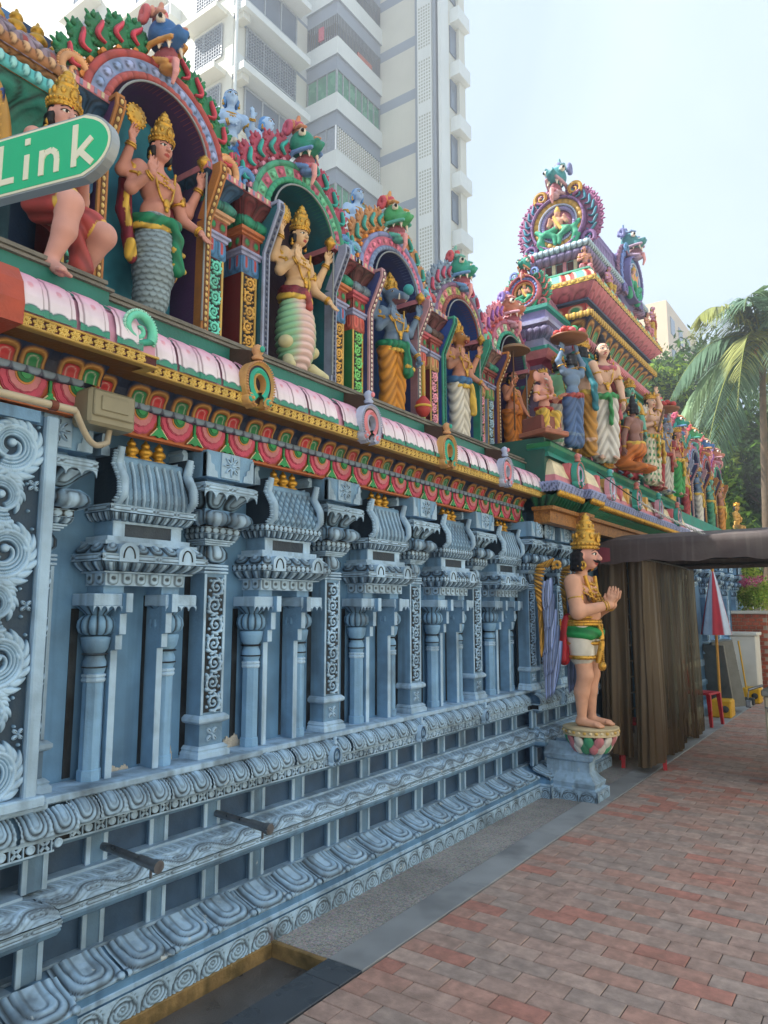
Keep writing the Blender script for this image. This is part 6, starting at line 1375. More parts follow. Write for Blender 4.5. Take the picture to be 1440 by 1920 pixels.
# wings: rows of overlapping feathers
FA, FB = A(*H('#98a8d0')), A(*H('#c0903f'))
for sg in (-1, 1):
    g = G(); 
    def feather(base, d, L, w, cc, off):
        d = unit(d); n_ = 9; t = np.linspace(0, 1, n_); wd = w * np.clip(np.sin(np.clip(t * .93 + .1, 0, 1) * pi) ** .55, .05, 1); sd = unit(np.cross(d, A(0, 1, 0))); P = [[A(*base) + d * L * t[i] + sd * wd[i] * q + A(0, off + .006 * (1 - abs(q)) * 1, 0) for q in (-1, -.5, 0, .5, 1)] for i in range(n_)]
        C_ = np.array([[cc * (.35 if abs(q) == 1 else 1.0 if q else 1.25) for q in (-1, -.5, 0, .5, 1)] for i in range(n_)]); P = np.array(P); g.grid(P, C_); P2 = P.copy(); P2[..., 1] -= .007; g.grid(P2[:, ::-1], C_[:, ::-1])
    yb = sg * .165
    for r in range(5):
        for k in range(5):
            u = k / 4; base = (-.10 - .075 * u + .01 * r, yb, .80 - .085 * r - .03 * u); feather(base, (-.10 + .10 * u - .02 * r, 0, -1), 0.16 + .032 * r, .0165, FA * (1.25 - .5 * ((k + r) % 2)), .004 * (5 - r) * sg + .003 * k)
    for k in range(20):          # gilded ribs arching over the top and down the back edge
        u = k / 19; a_ = -.25 + 2.5 * u; cx_, cz_ = -.115 - .062 * sin(a_ * .9) * (1 if a_ > 0 else 1), .800 + .085 * cos(a_ * .62) - .30 * max(0, u - .35) ** 1.3
        g.ell((cx_, yb + .024 * sg, cz_), (.036 - .008 * u, .016, .0085), 10, 6, FB * (1.25 if k % 2 else .62), rot=Ry(-.9 + 2.0 * u))
    for k in range(7):
        u = k / 6; feather((-.168 + .010 * u, yb, .74 - .035 * k), (-.06, 0, -1), .10 + .01 * k, .012, FB * (1.25 - .55 * (k % 2)), .020 * sg)
    t = np.linspace(0, 1, 30); an_ = 3.9 - t * 7.5; g.tube(np.stack([-.060 + .026 * (1 - t * .7) * np.cos(an_), np.full(30, yb + .028 * sg), .868 + .026 * (1 - t * .7) * np.sin(an_)], -1), .011 * (1 - .4 * t), 7, FB * 1.1)
    gs_.part('wing', g, m_cloth)
# lotus pedestal
pd = thing('lotus_pedestal', (-2.22, 6.24, 0), 'cream lotus pedestal carrying the winged guardian statue', 'pedestal')
g = G(); g.lathe([(.215, .50), (.235, .503), (.235, .512), (.228, .516), (.228, .548), (.236, .552), (.236, .562), (.22, .567), (.001, .568)], (-2.22, 6.24, .035), 40, A(*H('#cdbb94')), flute=None)
for k in range(30): a = 2 * pi * k / 30; g.ell((-2.22 + .230 * cos(a), 6.24 + .230 * sin(a), .567), (.012, .016, .013), 8, 5, GOLD if k % 2 else CRM, rot=Rz(a))
g.build('top_slab', m_col, pd)
g = G()
for rw in range(2):
    for k in range(14): a = 2 * pi * (k + .5 * rw) / 14; g.ell((-2.22 + (.185 - .03 * rw) * cos(a), 6.24 + (.185 - .03 * rw) * sin(a), .490 - .05 * rw), (.022, .045, .065), 10, 6, (PINK * .9, A(*H('#e8e4da')), A(*H('#4aa27a')))[(k + rw) % 3], rot=Rz(a) @ Ry(.5))
g.build('lotus_petals', m_col, pd)
g = G(); path = [(-2.60, 6.24 - .13), (-2.16, 6.24 - .13), (-2.16, 6.24 + .13), (-2.60, 6.24 + .13)]; sweep(g, path, [(.02, 0), (.02, .09), (0, .10), (.01, .14), (-.03, .18), (-.06, .22), (-.06, .30), (-.02, .32), (.0, .36), (-.05, .40), (-.05, .46)], LT * .9); rsweep(g, path, [(.024, .0), (.024, .09)], f_scrollband, .15, 14, 20); g.build('carved_base', m_worn, pd)
# ------------------------------------------------------------------ figures on the gate platform
def figure(loc, rz, S, label, skin, lower=None, arms=('down', 'down'), upper=None, head_kind='crown', tall=.7, yaw=0, belt=None, pose='stand', shawl=None, vox=.0085, pattern=None, female=False, extra=None, hair=BLKH, name='statue', group='statues on the gate platform'):
    st = Statue(loc, rz, S, label, group=group, name=name); st.vox = vox; b = st.body; dz = {'stand': 0, 'kneel': -.22, 'sit': -.26}[pose]; z0 = .50 + dz
    torso(b, skin if upper is None else skin, z0=z0, female=female)
    for sg, a in ((-1, arms[0]), (1, arms[1])):
        sh = (0, sg * .112, z0 + .28)
        if a == 'down': el, wr, hd, pn = (.01, sg * .145, z0 + .12), (.045, sg * .15, z0 - .02), (.15, 0, -1), (0, -sg, 0)
        elif a == 'fold': el, wr, hd, pn = (.03, sg * .15, z0 + .13), (.13, sg * .03, z0 + .19), (.2, 0, 1), (0, -sg, 0)
        elif a == 'up': el, wr, hd, pn = (.02, sg * .16, z0 + .40), (.03, sg * .09, z0 + .54), (0, 0, 1), (1, 0, 0)
        elif a == 'bless': el, wr, hd, pn = (.03, sg * .16, z0 + .14), (.12, sg * .15, z0 + .24), (.1, 0, 1), (1, 0, 0)
        elif a == 'chest': el, wr, hd, pn = (.03, sg * .16, z0 + .13), (.10, sg * .02, z0 + .17), (.1, -sg, .1), (-1, 0, 0)
        elif a == 'ground': el, wr, hd, pn = (.03, sg * .155, z0 + .12), (.03, sg * .165, z0 - .03), (0, 0, -1), (0, -sg, 0)
        elif a == 'fwd': el, wr, hd, pn = (.06, sg * .14, z0 + .15), (.18, sg * .10, z0 + .17), (1, 0, .1), (0, 0, 1)
        arm(b, sh, el, wr, skin, hd, pn, thumb=sg, curl=.15); st.bangles(sh, el, wr)
    c = (.02, 0, z0 + .425); R = Rz(yaw); fg = None; cg = None
    if head_kind == 'elephant':
        b.ell((.0, 0, c[2]), (.075, .07, .075), skin); b.chain([(.06, 0, c[2] - .02), (.10, .0, c[2] - .08), (.11, .015, c[2] - .16), (.10, .045, c[2] - .20)], [.036, .03, .024, .018], skin)
        for sg in (-1, 1): b.ell((-.01, sg * .10, c[2]), (.018, .055, .065), skin); b.cap((.07, sg * .035, c[2] - .04), (.11, sg * .045, c[2] - .06), .010, .005, WHT, k=.004)
        fg = G(); [fg.ell((.062, sg * .04, c[2] + .02), (.01, .008, .008), 6, 4, BLKH) for sg in (-1, 1)]; cg = crown(R, (0, 0, c[2] + .01), .115, .5)
    else:
        fg = head(b, c, R, .13, skin); st.earrings(c, R, .13)
        hs = SDF(.012); hs.ell(A(*c) + R @ A(-.018, 0, .016), (.055, .057, .058), hair, rot=R)
        for i in range(14): a = pi * .45 + pi * 1.1 * (i % 7) / 6; hs.ell(A(*c) + R @ A(-.01 + .055 * cos(a), .052 * sin(a), -.02 - .03 * (i // 7)), (.017, .017, .017), hair)
        if head_kind == 'topknot': hs.ell(A(*c) + A(-.012, 0, .085), (.034, .034, .036), hair); hs.ell(A(*c) + A(-.012, 0, .125), (.022, .022, .03), hair)
        st.part('hair', hs.mesh(.009), m_cloth)
        if head_kind == 'crown': cg = crown(R, A(*c) + A(-.004, 0, .008), .126, tall)
    st.necklace(z0 + .30, 2, long_=(pose == 'stand'))
    st.finish(fg, cg)
    g = SDF(.015)
    if pose == 'stand':
        drape(g, lower, sp=.046, zb=.045); [leg(g, (0, sg * .05, .12), (.01, sg * .05, .10), (0, sg * .05, .04), (.07, sg * .06, .016), skin) for sg in (-1, 1)]
    elif pose == 'kneel':
        for sg in (-1, 1): g.chain([(0, sg * .06, .26), (.10, sg * .10, .10), (-.08, sg * .09, .045), (-.16, sg * .085, .035)], [.075, .062, .05, .03], lower)
        g.ell((-.03, 0, .25), (.085, .11, .09), lower)
    else:
        for sg in (-1, 1): g.chain([(0, sg * .05, .22), (.10, sg * .10, .20), (.11, sg * .08, .03)], [.065, .055, .035], lower); g.cap((.11, sg * .08, .03), (.17, sg * .09, .015), .025, .018, skin)
    if belt is not None: sash(g, z0 + .03, .078, .100, belt, .024)
    if belt is not None: g.chain([(.085, .02, z0 + .02), (.095, .02, z0 - .10), (.09, .02, z0 - .20)], [.014, .018, .018], belt) if pose == 'stand' else None
    def pat(V, C, F):
        V, C = folds(.0045, 60, 110)(V, C, F)
        if pattern is not None: d = np.hypot(((V[:, 1] + V[:, 0]) / .06) % 1 - .5, (V[:, 2] / .07) % 1 - .5); C = mixc(C, pattern, (d < .25) * 1.0)
        return V, C
    st.part('garment', g.mesh(vox, pat), m_cloth)
    if upper is not None:
        g = SDF(.015); g.ell((.008, 0, z0 + .22), (.073, .10, .085), upper); [g.cap((0, sg * .11, z0 + .28), (.008, sg * .13, z0 + .20), .044, .040, upper) for sg in (-1, 1)]; st.part('blouse', g.mesh(vox, folds(.003, 40, 80)), m_cloth)
    if shawl is not None:
        g = SDF(.012); q = np.linspace(-2.6, 2.6, 22); P = [(.0 + .07 * np.cos(a) * .9, .10 * np.sin(a), z0 + .30 - .035 * np.cos(a)) for a in q]; g.chain(P, .022, shawl); [g.chain([P[e], (-.05, sg * .15, z0 + .08), (-.04, sg * .15, z0 - .12)], [.022, .028, .026], shawl) for e, sg in ((0, -1), (-1, 1))]; st.part('shawl', g.mesh(vox, folds(.003, 60, 60)), m_cloth)
    if extra: extra(st, z0)
    return st
def fruit_tray(st, z0):
    g = G(); z = z0 + .66; g.lathe([(.06, -.02), (.19, .0), (.20, .02), (.17, .02), (.05, .005), (.001, .004)], (.03, 0, z), 24, A(*H('#8a5a3a'))); st.part('tray', g, m_cloth)
    g = G()
    for k in range(15): a = k * 2.4; r = .04 + .009 * k; g.ell((.03 + r * cos(a) * .95, r * sin(a) * .95, z + .055 + .035 * (k < 6)), (.042, .042, .04), 10, 8, (RED * 1.3, A(*H('#c0525c')), A(*H('#4fa870')))[0 if k % 4 else 2] if k % 3 else A(*H('#c0525c')))
    st.part('fruit', g, m_cloth)
def pot(st, z0): g = G(); g.lathe([(0, 0), (.03, .005), (.05, .035), (.045, .07), (.02, .09), (.03, .105), (0, .105)], (.06, .15, z0 - .19), 14); st.part('pot', g, m_gilt)
def flute(st, z0): g = G(); g.tube([(.17, -.08, z0 + .05), (.10, .12, z0 + .34)], .013, 8, A(*H('#6b5038'))); st.part('staff', g, m_cloth)
def seat(st, z0): g = G(); g.box(-.20, .12, -.17, .17, .0, .0 + .17, A(*H('#8a4f44')), bev=.01); g.box(-.23, .20, -.2, .2, -.06, .0, A(*H('#a86a54')), bev=.01); st.part('seat', g, m_col)
SKW, SKGR, SKBR = hx('#dcb49c', '#6fae9c', '#8f6a62')
ZP = 3.125
figure((-2.50, 6.10, ZP + .07), rad(-20), .78, 'small seated elephant-headed statue at the near corner of the gate platform', A(*H('#d59a8a')), GLD, ('chest', 'fwd'), head_kind='elephant', pose='sit', belt=RED, extra=seat)
figure((-2.44, 6.70, ZP + .04), rad(150), .95, 'blue statue seen from behind lifting a tray of red fruit', SKB, A(*H('#54709c')), ('up', 'up'), head_kind='hair', belt=A(*H('#b0504a')), extra=fruit_tray)
figure((-2.66, 6.92, ZP + .04), rad(140), 1.0, 'pale green statue with folded hands behind the fruit bearer', A(*H('#7fb58c')), A(*H('#d8d2c4')), ('fold', 'fold'), tall=.6, belt=RED)
figure((-2.50, 7.16, ZP + .04), rad(75), 1.20, 'statue in ochre robe and teal shawl holding a gold pot', SKW, A(*H('#c08a3c')), ('fold', 'down'), shawl=A(*H('#2f7f8c')), tall=.6, belt=GLD, extra=pot)
figure((-2.42, 7.58, ZP + .04), rad(-48), 1.32, 'tall pale statue with topknot, white dhoti and green belt, largest on the platform', SKW, A(*H('#dcd8d0')), ('down', 'down'), head_kind='topknot', belt=A(*H('#3f9a5c')), shawl=A(*H('#b8606a')))
figure((-2.58, 7.98, ZP + .04), rad(60), 1.22, 'statue with gold crown and ochre skirt raising both palms behind the tall pale statue', SKW, A(*H('#c9923c')), ('fwd', 'fwd'), belt=RED, tall=.8)
figure((-2.62, 8.38, ZP + .04), rad(-30), 1.18, 'blue crowned statue raising one hand at the middle of the platform', SKB, A(*H('#a8363c')), ('bless', 'fwd'), belt=GLD, tall=.8)
figure((-2.26, 8.12, ZP - .02), rad(165), 1.05, 'brown kneeling statue in orange cloth seen from behind', SKBR, A(*H('#d07a3c')), ('ground', 'ground'), head_kind='topknot', pose='kneel', belt=GLD)
figure((-2.50, 8.80, ZP + .04), rad(-40), 1.18, 'green-faced statue in yellow blouse and red skirt with hand on chest', SKGR, A(*H('#a8303c')), ('chest', 'down'), upper=A(*H('#dba83c')), belt=GLD, tall=.7, female=True)
figure((-2.64, 9.14, ZP + .04), rad(-45), 1.22, 'white-faced statue with wide gold crown behind the flute player', A(*H('#d8d0c4')), A(*H('#4f9a7c')), ('down', 'bless'), belt=GLD, tall=.8)
figure((-2.40, 9.34, ZP + .04), rad(-25), 1.15, 'statue in white skirt with green dots playing a long staff', SKW, A(*H('#e0d8c0')), ('chest', 'up'), pattern=A(*H('#3f8f5c')), belt=GLD, tall=.4, extra=flute, female=True)
figure((-2.46, 9.78, ZP + .04), rad(-10), 1.18, 'pink statue in red trousers raising an open hand near the far end', A(*H('#cf9080')), A(*H('#a8363c')), ('bless', 'up'), belt=GLD, tall=.4)
figure((-2.44, 10.2, ZP + .04), rad(-15), 1.0, 'small blue-grey statue lifting a basket at the far end', A(*H('#8a93a8')), A(*H('#c8c4b8')), ('up', 'up'), head_kind='hair', belt=RED, extra=fruit_tray)
figure((-2.36, 10.55, ZP + .04), rad(-15), .95, 'green-legged statue with red coat last on the platform', A(*H('#c89080')), A(*H('#3f9a54')), ('down', 'bless'), upper=A(*H('#a8363c')), belt=GLD, tall=.5)
FSK = [SKP, SKY, SKB, SKGR, SKT]; FLW = [GLD, A(*H('#a8363c')), WHT, A(*H('#3f8f6c')), A(*H('#cf8a3c'))]; FN = ['first', 'second', 'third', 'fourth', 'fifth']
for k in range(5): figure((-2.66, 11.27 + k * 1.0, 3.06), 0, .95, 'small crowned statue inside the %s niche beyond the gate figures' % FN[k], FSK[k], FLW[k], ('bless', 'down'), belt=GLD, vox=.013, group='statues in the far niches')
figure((-2.52, 16.1, 3.05), rad(-10), .9, 'golden yellow seated statue at the far corner of the eave', A(*H('#d8a85c')), A(*H('#c89a54')), ('chest', 'chest'), pose='sit', tall=.6, vox=.012)

for k, (x, y, rz, lb) in enumerate(((-2.56, 7.56, -60, 'small pink seated statue on the near corner of the tower roof'), (-2.50, 8.2, -10, 'small pink seated statue left of the front gable'), (-2.50, 9.85, -10, 'small pink seated statue right of the front gable'), (-2.46, 10.0, -10, 'small pink standing statue at the far tower corner'))):
    figure((x, y, 5.30), rad(rz), .48, lb, (SKP, A(*H('#c890a8')))[k % 2], (PINK, GLD)[k % 2], ('chest', 'down'), pose='sit' if k < 3 else 'stand', head_kind='hair', belt=RED, vox=.02, group='small statues on the tower')
# ================================================================== NEAR LEFT: corner shrine, kneeling statue, street sign
sh = thing('corner_throne', (-3.2, 1.2, 3.04), 'teal corner shrine with lattice barrel roof and gold finials behind the street sign', 'shrine')
TC = [(-3.6, 1.0 - .9), (-2.98, 1.0 - .9), (-2.98, 1.50), (-3.6, 1.50)]
def tp(nm, f, m=m_col): g = G(); f(g); return g.build(nm, m, sh)
tp('throne_back', lambda g: (sweep(g, TC, [(-.04, 3.04), (-.04, 3.63)], A(*H('#2a4f5c'))), g.box(-3.6, -3.03, .3, 1.45, 3.04, 4.1, A(*H('#26505a'))), g.box(-2.99, -2.965, .9, 1.02, 3.05, 3.68, A(*H('#d0607c'))), g.box(-2.99, -2.965, 1.18, 1.30, 3.05, 3.68, A(*H('#4fb8a4')))))
tp('throne_capital', lambda g: (rsweep(g, TC, [(-.03, 3.59), (.0, 3.65), (.05, 3.73), (.10, 3.78), (.12, 3.83)], f_lot(A(*H('#2f8a7c')), DK, A(*H('#6fc8b4'))), .16, 16, 16), rsweep(g, TC, [(.13, 3.83), (.14, 3.835), (.14, 3.88), (.12, 3.885)], f_jewel(A(*H('#5fc0c4')), A(*H('#a0e0e0')), A(*H('#1f5a60'))), .045, 8, 10)))
tp('petal_row', lambda g: rsweep(g, TC, [(.03, 3.885), (.05, 3.91), (.09, 3.945), (.09, 3.965)], f_lot(A(*H('#8a5f34')), A(*H('#2c1c10')), A(*H('#d0a060'))), .10, 14, 12))
tp('bead_row', lambda g: rsweep(g, TC, [(.10, 3.965), (.11, 3.968), (.11, 4.005), (.07, 4.01)], f_jewel(A(*H('#a8744c')), A(*H('#d8b088')), A(*H('#3c2418'))), .05, 8, 10))
def lat(g):
    def f(u, v):
        a, b_ = (u + v * 2.0) % 1 - .5, (u - v * 2.0) % 1 - .5; s = np.minimum(np.abs(a), np.abs(b_)); gr = np.exp(-(s / .07) ** 2); d = np.hypot(.5 - np.abs(a), .5 - np.abs(b_)); rr = np.exp(-((d - .22) / .06) ** 2)
        return .010 * (1 - gr) + .006 * (d < .2), mixc(mixc(A(*H('#9a8694')), A(*H('#a04a48')), (d < .15) * 1.0), A(*H('#2c1a20')), np.clip(gr + .5 * rr, 0, 1) * .85)
    rsweep(g, [(-3.06, -.1), (-3.06, 1.72)], [(.06, 4.005), (.07, 4.07), (.045, 4.15), (-.03, 4.23), (-.13, 4.28), (-.25, 4.30)], f, .13, 50, 26)
    g.box(-3.6, -3.2, .2, 1.45, 3.9, 4.26, A(*H('#5a4650')))
tp('lattice_roof', lat)
q = G(); q.lathe([(.0, 0), (.075, .004), (.085, .03), (.055, .05), (.045, .07), (.085, .10), (.092, .14), (.07, .17), (.04, .185), (.05, .205), (.058, .225), (.045, .25), (.02, .265), (.016, .29), (.0, .31)], n=18); fm2 = q.mesh('shrine_finial', m_gold)
for k in range(6): ob('shrine_finial', fm2, sh, (-3.24, 1.74 - k * .105, 4.275), scale=(.55, .55, .62))
g = G(); gable(g, .36, hx('#d88a94', '#d8a070', '#8f5f4c', '#d8808a', '#a8643c'), thick=.16); G().merge(g, YM(-3.1, 1.06, 4.2)).build('gable_end', m_col, sh)
# kneeling winged statue
ks = Statue((-2.745, 1.49, 2.955), rad(16), .95, 'kneeling winged statue with gold crown and red shorts partly hidden by the street sign'); b = ks.body; SKK = A(*H('#cf9a8e'))
dz = -.20; torso(b, SKK, fat=1.15, z0=.30)
for sg in (-1, 1):
    sh_, el, wr = (0, sg * .115, .575), (.03, sg * .15, .42), (.15, sg * .03, .47); arm(b, sh_, el, wr, SKK, (.3, 0, 1), (0, -sg, 0), .095, thumb=-sg, curl=.05); ks.bangles(sh_, el, wr)
b.chain([(.02, -.06, .28), (.20, -.10, .235), (.185, -.10, .12), (.13, -.115, -.02)], [.072, .055, .046, .028], SKK); b.chain([(.13, -.115, -.02), (.21, -.13, -.075)], [.028, .024], SKK)
for i in range(5): o = (i - 2) * .014; b.cap((.215, -.13 + o, -.078), (.245 - .004 * abs(i - 1), -.135 + o * 1.15, -.088), .011, .009, SKK, k=.003)
b.chain([(.02, .06, .28), (.19, .115, .205), (.07, .125, .08), (-.07, .12, .05)], [.072, .055, .045, .03], SKK)
c = (.04, 0, .725); R = Rz(rad(-14)) @ Ry(.12); R_, fg, cg = std_head(ks, c, rad(-14), .12, .145, SKK, curls=True, tall=.95); ks.necklace(.60, 3, 1.1); ks.finish(fg, cg)
s = SDF(.012); RS = A(*H('#b04a48')); s.chain([(.02, -.06, .29), (.155, -.09, .250)], [.084, .074], RS); s.chain([(.155, -.09, .25), (.185, -.096, .242)], [.066, .064], GLD); s.chain([(.02, .06, .29), (.13, .09, .245)], [.084, .074], RS); s.chain([(.10, .085, .25), (.13, .095, .238)], [.07, .066], WHT); s.chain([(.14, .10, .232), (.155, .104, .226)], [.065, .062], GLD); s.ell((0, 0, .31), (.092, .115, .075), RS); s.chain([(.10, 0, .30), (.13, .02, .18), (.14, .05, .03)], [.03, .035, .05], RS * .9); ks.part('shorts', s.mesh(.0065, folds(.004, 50, 60)), m_cloth)
g = G()
def feather2(base, d, L, w, cc, off):
    d = unit(d); t = np.linspace(0, 1, 7); wd = w * np.clip(np.sin(np.clip(t * .93 + .1, 0, 1) * pi) ** .55, .05, 1); sd = unit(np.cross(d, A(0, 1, 0))); P = np.array([[A(*base) + d * L * t[i] + sd * wd[i] * q + A(0, off + .006 * (1 - abs(q)), 0) for q in (-1, 0, 1)] for i in range(7)]); C_ = np.array([[cc * (.7 if q else 1.12) for q in (-1, 0, 1)] for i in range(7)]); g.grid(P, C_); P2 = P.copy(); P2[..., 1] -= .006; g.grid(P2[:, ::-1], C_[:, ::-1])
for r in range(6):
    for k in range(7): feather2((-.07 - .028 * k, -.20, .74 - .07 * r - .008 * k), (-.08, 0, -1), .12, .02, A(*H('#46609a')) * (1.15 - .1 * ((k + r) % 2)), -.004 * (6 - r))
t = np.linspace(0, 1, 40); P = np.stack([-.16 - .115 * np.cos(t * pi * 1.0), np.full(40, -.215), .66 + .17 * np.sin(t * pi) - .35 * (t > .5) * (t - .5) * 1.4], -1); g.tube(P, .028, 8, FB * .85)
for k in range(40): g.ell(P[k] + A(0, -.012, .0), (.032, .018, .009), 6, 4, FB * (.75 if k % 2 else 1.1), rot=Ry(1.4 - t[k] * 2.9))
ks.part('wing', g, m_cloth)
# red-orange end of the near eave
g = G(); g.prism(np.array([(2.58, -2.62), (2.58, -2.405), (2.66, -2.40), (2.74, -2.42), (2.80, -2.46), (2.83, -2.56), (2.83, -2.62)]), 'y', 1.14, 1.235, A(*H('#b0503c'))); g.build('eave_end_block', m_col, wall)
# junction box and conduit on the wall
jb = thing('junction_box', (-2.52, 1.72, 2.38), 'beige plastic junction box mounted under the near eave', 'junction box')
m_pl = mat('beige_plastic', H('#8f8a74'), rough=0.5, var=0.08, bump=0.05, dirt=0.25)
g = G(); g.box(-2.66, -2.535, 1.585, 1.80, 2.325, 2.475, (1, 1, 1), bev=.012); g.build('box_body', m_pl, jb)
g = G(); g.box(-2.535, -2.525, 1.60, 1.785, 2.36, 2.465, (1, 1, 1), bev=.008); g.box(-2.525, -2.519, 1.63, 1.755, 2.385, 2.445, (1, 1, 1), bev=.004); g.build('box_lid', m_pl, jb)
cd = thing('conduit', (-2.53, .9, 2.33), 'cream plastic conduit pipe curving to the junction box', 'pipe')
m_cp = mat('cream_conduit', H('#b9ad96'), rough=0.45, var=0.1, bump=0.05, dirt=0.3)
g = G(); g.tube([(-2.49, -.4, 2.345), (-2.49, .8, 2.345), (-2.49, 1.50, 2.345)], .015, 10); g.build('straight_pipe', m_cp, cd)
g = G(); t = np.linspace(0, 1, 20); g.tube(np.stack([-2.49 - .07 * t, 1.50 + .16 * t, 2.345 - .11 * np.sin(t * pi * .62) + .01 * t], -1), .0125, 10); g.tube([(-2.56, 1.66, 2.25), (-2.58, 1.70, 2.27), (-2.59, 1.715, 2.33)], .0125, 10); g.build('flexible_pipe', m_cp, cd)
g = G(); g.tube([(-2.49, 1.40, 2.345), (-2.49, 1.425, 2.345)], .02, 10, A(*H('#6b3a2c'))); g.build('pipe_clip', m_col, cd)
# water spouts through the plinth
m_steel = mat('weathered_steel_pipe', H('#7d8288'), rough=0.35, metal=0.8, var=0.3, scale=20, dirt=0.4, dirtcol=H('#55483c'))
for k, (y, z, lb) in enumerate(((1.93, .605, 'near grey water pipe jutting from the plinth'), (2.55, .600, 'second grey water pipe jutting from the plinth'))):
    wp = thing('drain_pipe', (-2.7, y, z), lb, 'pipe', 'pipes through the plinth')
    g = G(); g.tube([(-2.82, y - .01, z + .01), (-2.55, y, z - .005)], .0165, 12); g.build('pipe', m_steel, wp); g = G(); g.tube([(-2.56, y, z - .004), (-2.46, y + .003, z - .010)], .020, 12); g.tube([(-2.465, y + .003, z - .010), (-2.44, y + .003, z - .011)], .025, 12); g.tube([(-2.485, y, z - .015), (-2.487, y, z - .06)], .006, 6); g.build('tap_end', m_steel, wp)
# street name sign
sg_ = thing('street_sign', (-1.0, .9, 2.2), 'green street name sign with cream border reading Link', 'street sign')
def S3(px, py, depth):
    p, y = rad(7.636), rad(35.148); Fh = A(-sin(y), cos(y), 0); R = A(cos(y), sin(y), 0); F = Fh * cos(p) + A(0, 0, sin(p)); U = -Fh * sin(p) + A(0, 0, cos(p)); return A(0, 0, 1.6) + depth * (F + R * (px - 720) / 1350 + U * (960 - py) / 1350)
p0, p1 = S3(20, 325, 1.645), S3(207, 268, 1.55); ux = p1 - p0; ux[2] = 0; ux = unit(ux); nz = A(0, 0, 1); nn = np.cross(ux, nz)     # faces the camera side
hgt = .150; ce = p1; Mx = np.eye(4); Mx[:3, 0] = ux; Mx[:3, 1] = -nn; Mx[:3, 2] = nz; Mx[:3, 3] = ce
def plate(inset, y0, y1, L=1.1, n=14):
    h2 = hgt / 2 - inset; R_ = .055; a = np.linspace(-1, 1, n); pts = [(-L, -h2)]
    pts += [(.015 - inset * 1.0 - .055 * q * q * .9 - .02 * abs(q) ** 6, h2 * q) for q in a]; pts += [(-L, h2)]
    g = G(); P = np.array(pts); V0 = np.column_stack([P[:, 0], np.full(len(P), y0), P[:, 1]]); V1 = np.column_stack([P[:, 0], np.full(len(P), y1), P[:, 1]]); n_ = len(P)
    g.add(np.vstack([V0, V1]), [list(range(n_)), list(range(2 * n_ - 1, n_ - 1, -1))] + [[i, n_ + i, n_ + (i + 1) % n_, (i + 1) % n_] for i in range(n_)], (1, 1, 1), 0, False); return G().merge(g, Mx)
m_sgrey = mat('sign_case_grey', H('#9aa2a8'), rough=0.4, metal=0.3, var=0.05, bump=0.05, dirt=0.15); m_sgrn = mat('sign_green', H('#24b884'), rough=0.4, var=0.05, scale=5, bump=0.03, dirt=0.12, dirtcol=H('#2c8a62')); m_swht = mat('sign_cream', H('#e6e2cc'), rough=0.45, var=0.04, bump=0.02, dirt=0.12, dirtcol=H('#b8b4a0'))
plate(0, -.012, .012).build('sign_case', m_sgrey, sg_); plate(.004, -.0135, -.0115).build('cream_border', m_swht, sg_); plate(.0095, -.0145, -.0125).build('green_face', m_sgrn, sg_)
_sk = [0]
def stroke(g, pts, w):
    for (x0, z0), (x1, z1) in zip(pts[:-1], pts[1:]):
        _sk[0] += 1; yo = -.00025 * (_sk[0] % 7)
        d = A(x1 - x0, z1 - z0); L = np.linalg.norm(d); d = d / L; q = A(-d[1], d[0]) * w / 2; P = [A(x0, z0) - q, A(x1, z1) - q, A(x1, z1) + q, A(x0, z0) + q]
        V = [(p_[0], yy, p_[1]) for yy in (-.0155 + yo, -.0135) for p_ in P]; g.add(V, [[0, 1, 2, 3], [7, 6, 5, 4], [0, 4, 5, 1], [1, 5, 6, 2], [2, 6, 7, 3], [3, 7, 4, 0]], (1, 1, 1), 0, False)
W_ = .0125; zb, zx, zc = -.036, .010, .040
SCL = 1.30
letters = {'L': ([[(-.265, zc), (-.265, zb)], [(-.271, zb + .006), (-.231, zb + .006)]]), 'i': ([[(-.204, zx), (-.204, zb)], [(-.204, zc), (-.204, zc - .012)]]),
           'n': ([[(-.170, zx), (-.170, zb)], [(-.170, zx - .016), (-.163, zx - .006), (-.150, zx - .003), (-.140, zx - .010), (-.137, zx - .022), (-.137, zb)]]), 'k': ([[(-.100, zc), (-.100, zb)], [(-.100, -.020), (-.064, zx)], [(-.088, -.010), (-.061, zb)]])}
for ch, sts in letters.items():
    g = G()
    for s_ in sts: stroke(g, [((x_ + .060) * SCL - .031, z_ * SCL) for x_, z_ in s_], W_ * 1.15)
    o = G().merge(g, Mx).build('letter', m_swht, sg_)

pe_ = ce - ux * 1.06; g = G(); g.tube([(pe_[0], pe_[1], -.07), (pe_[0], pe_[1], ce[2] + .16)], .03, 14); g.build('post', m_sgrey, sg_); g = G(); g.box(pe_[0] - .045, pe_[0] + .045, pe_[1] - .045, pe_[1] + .045, ce[2] - .05, ce[2] + .05, bev=.006); g.build('bracket', m_sgrey, sg_)
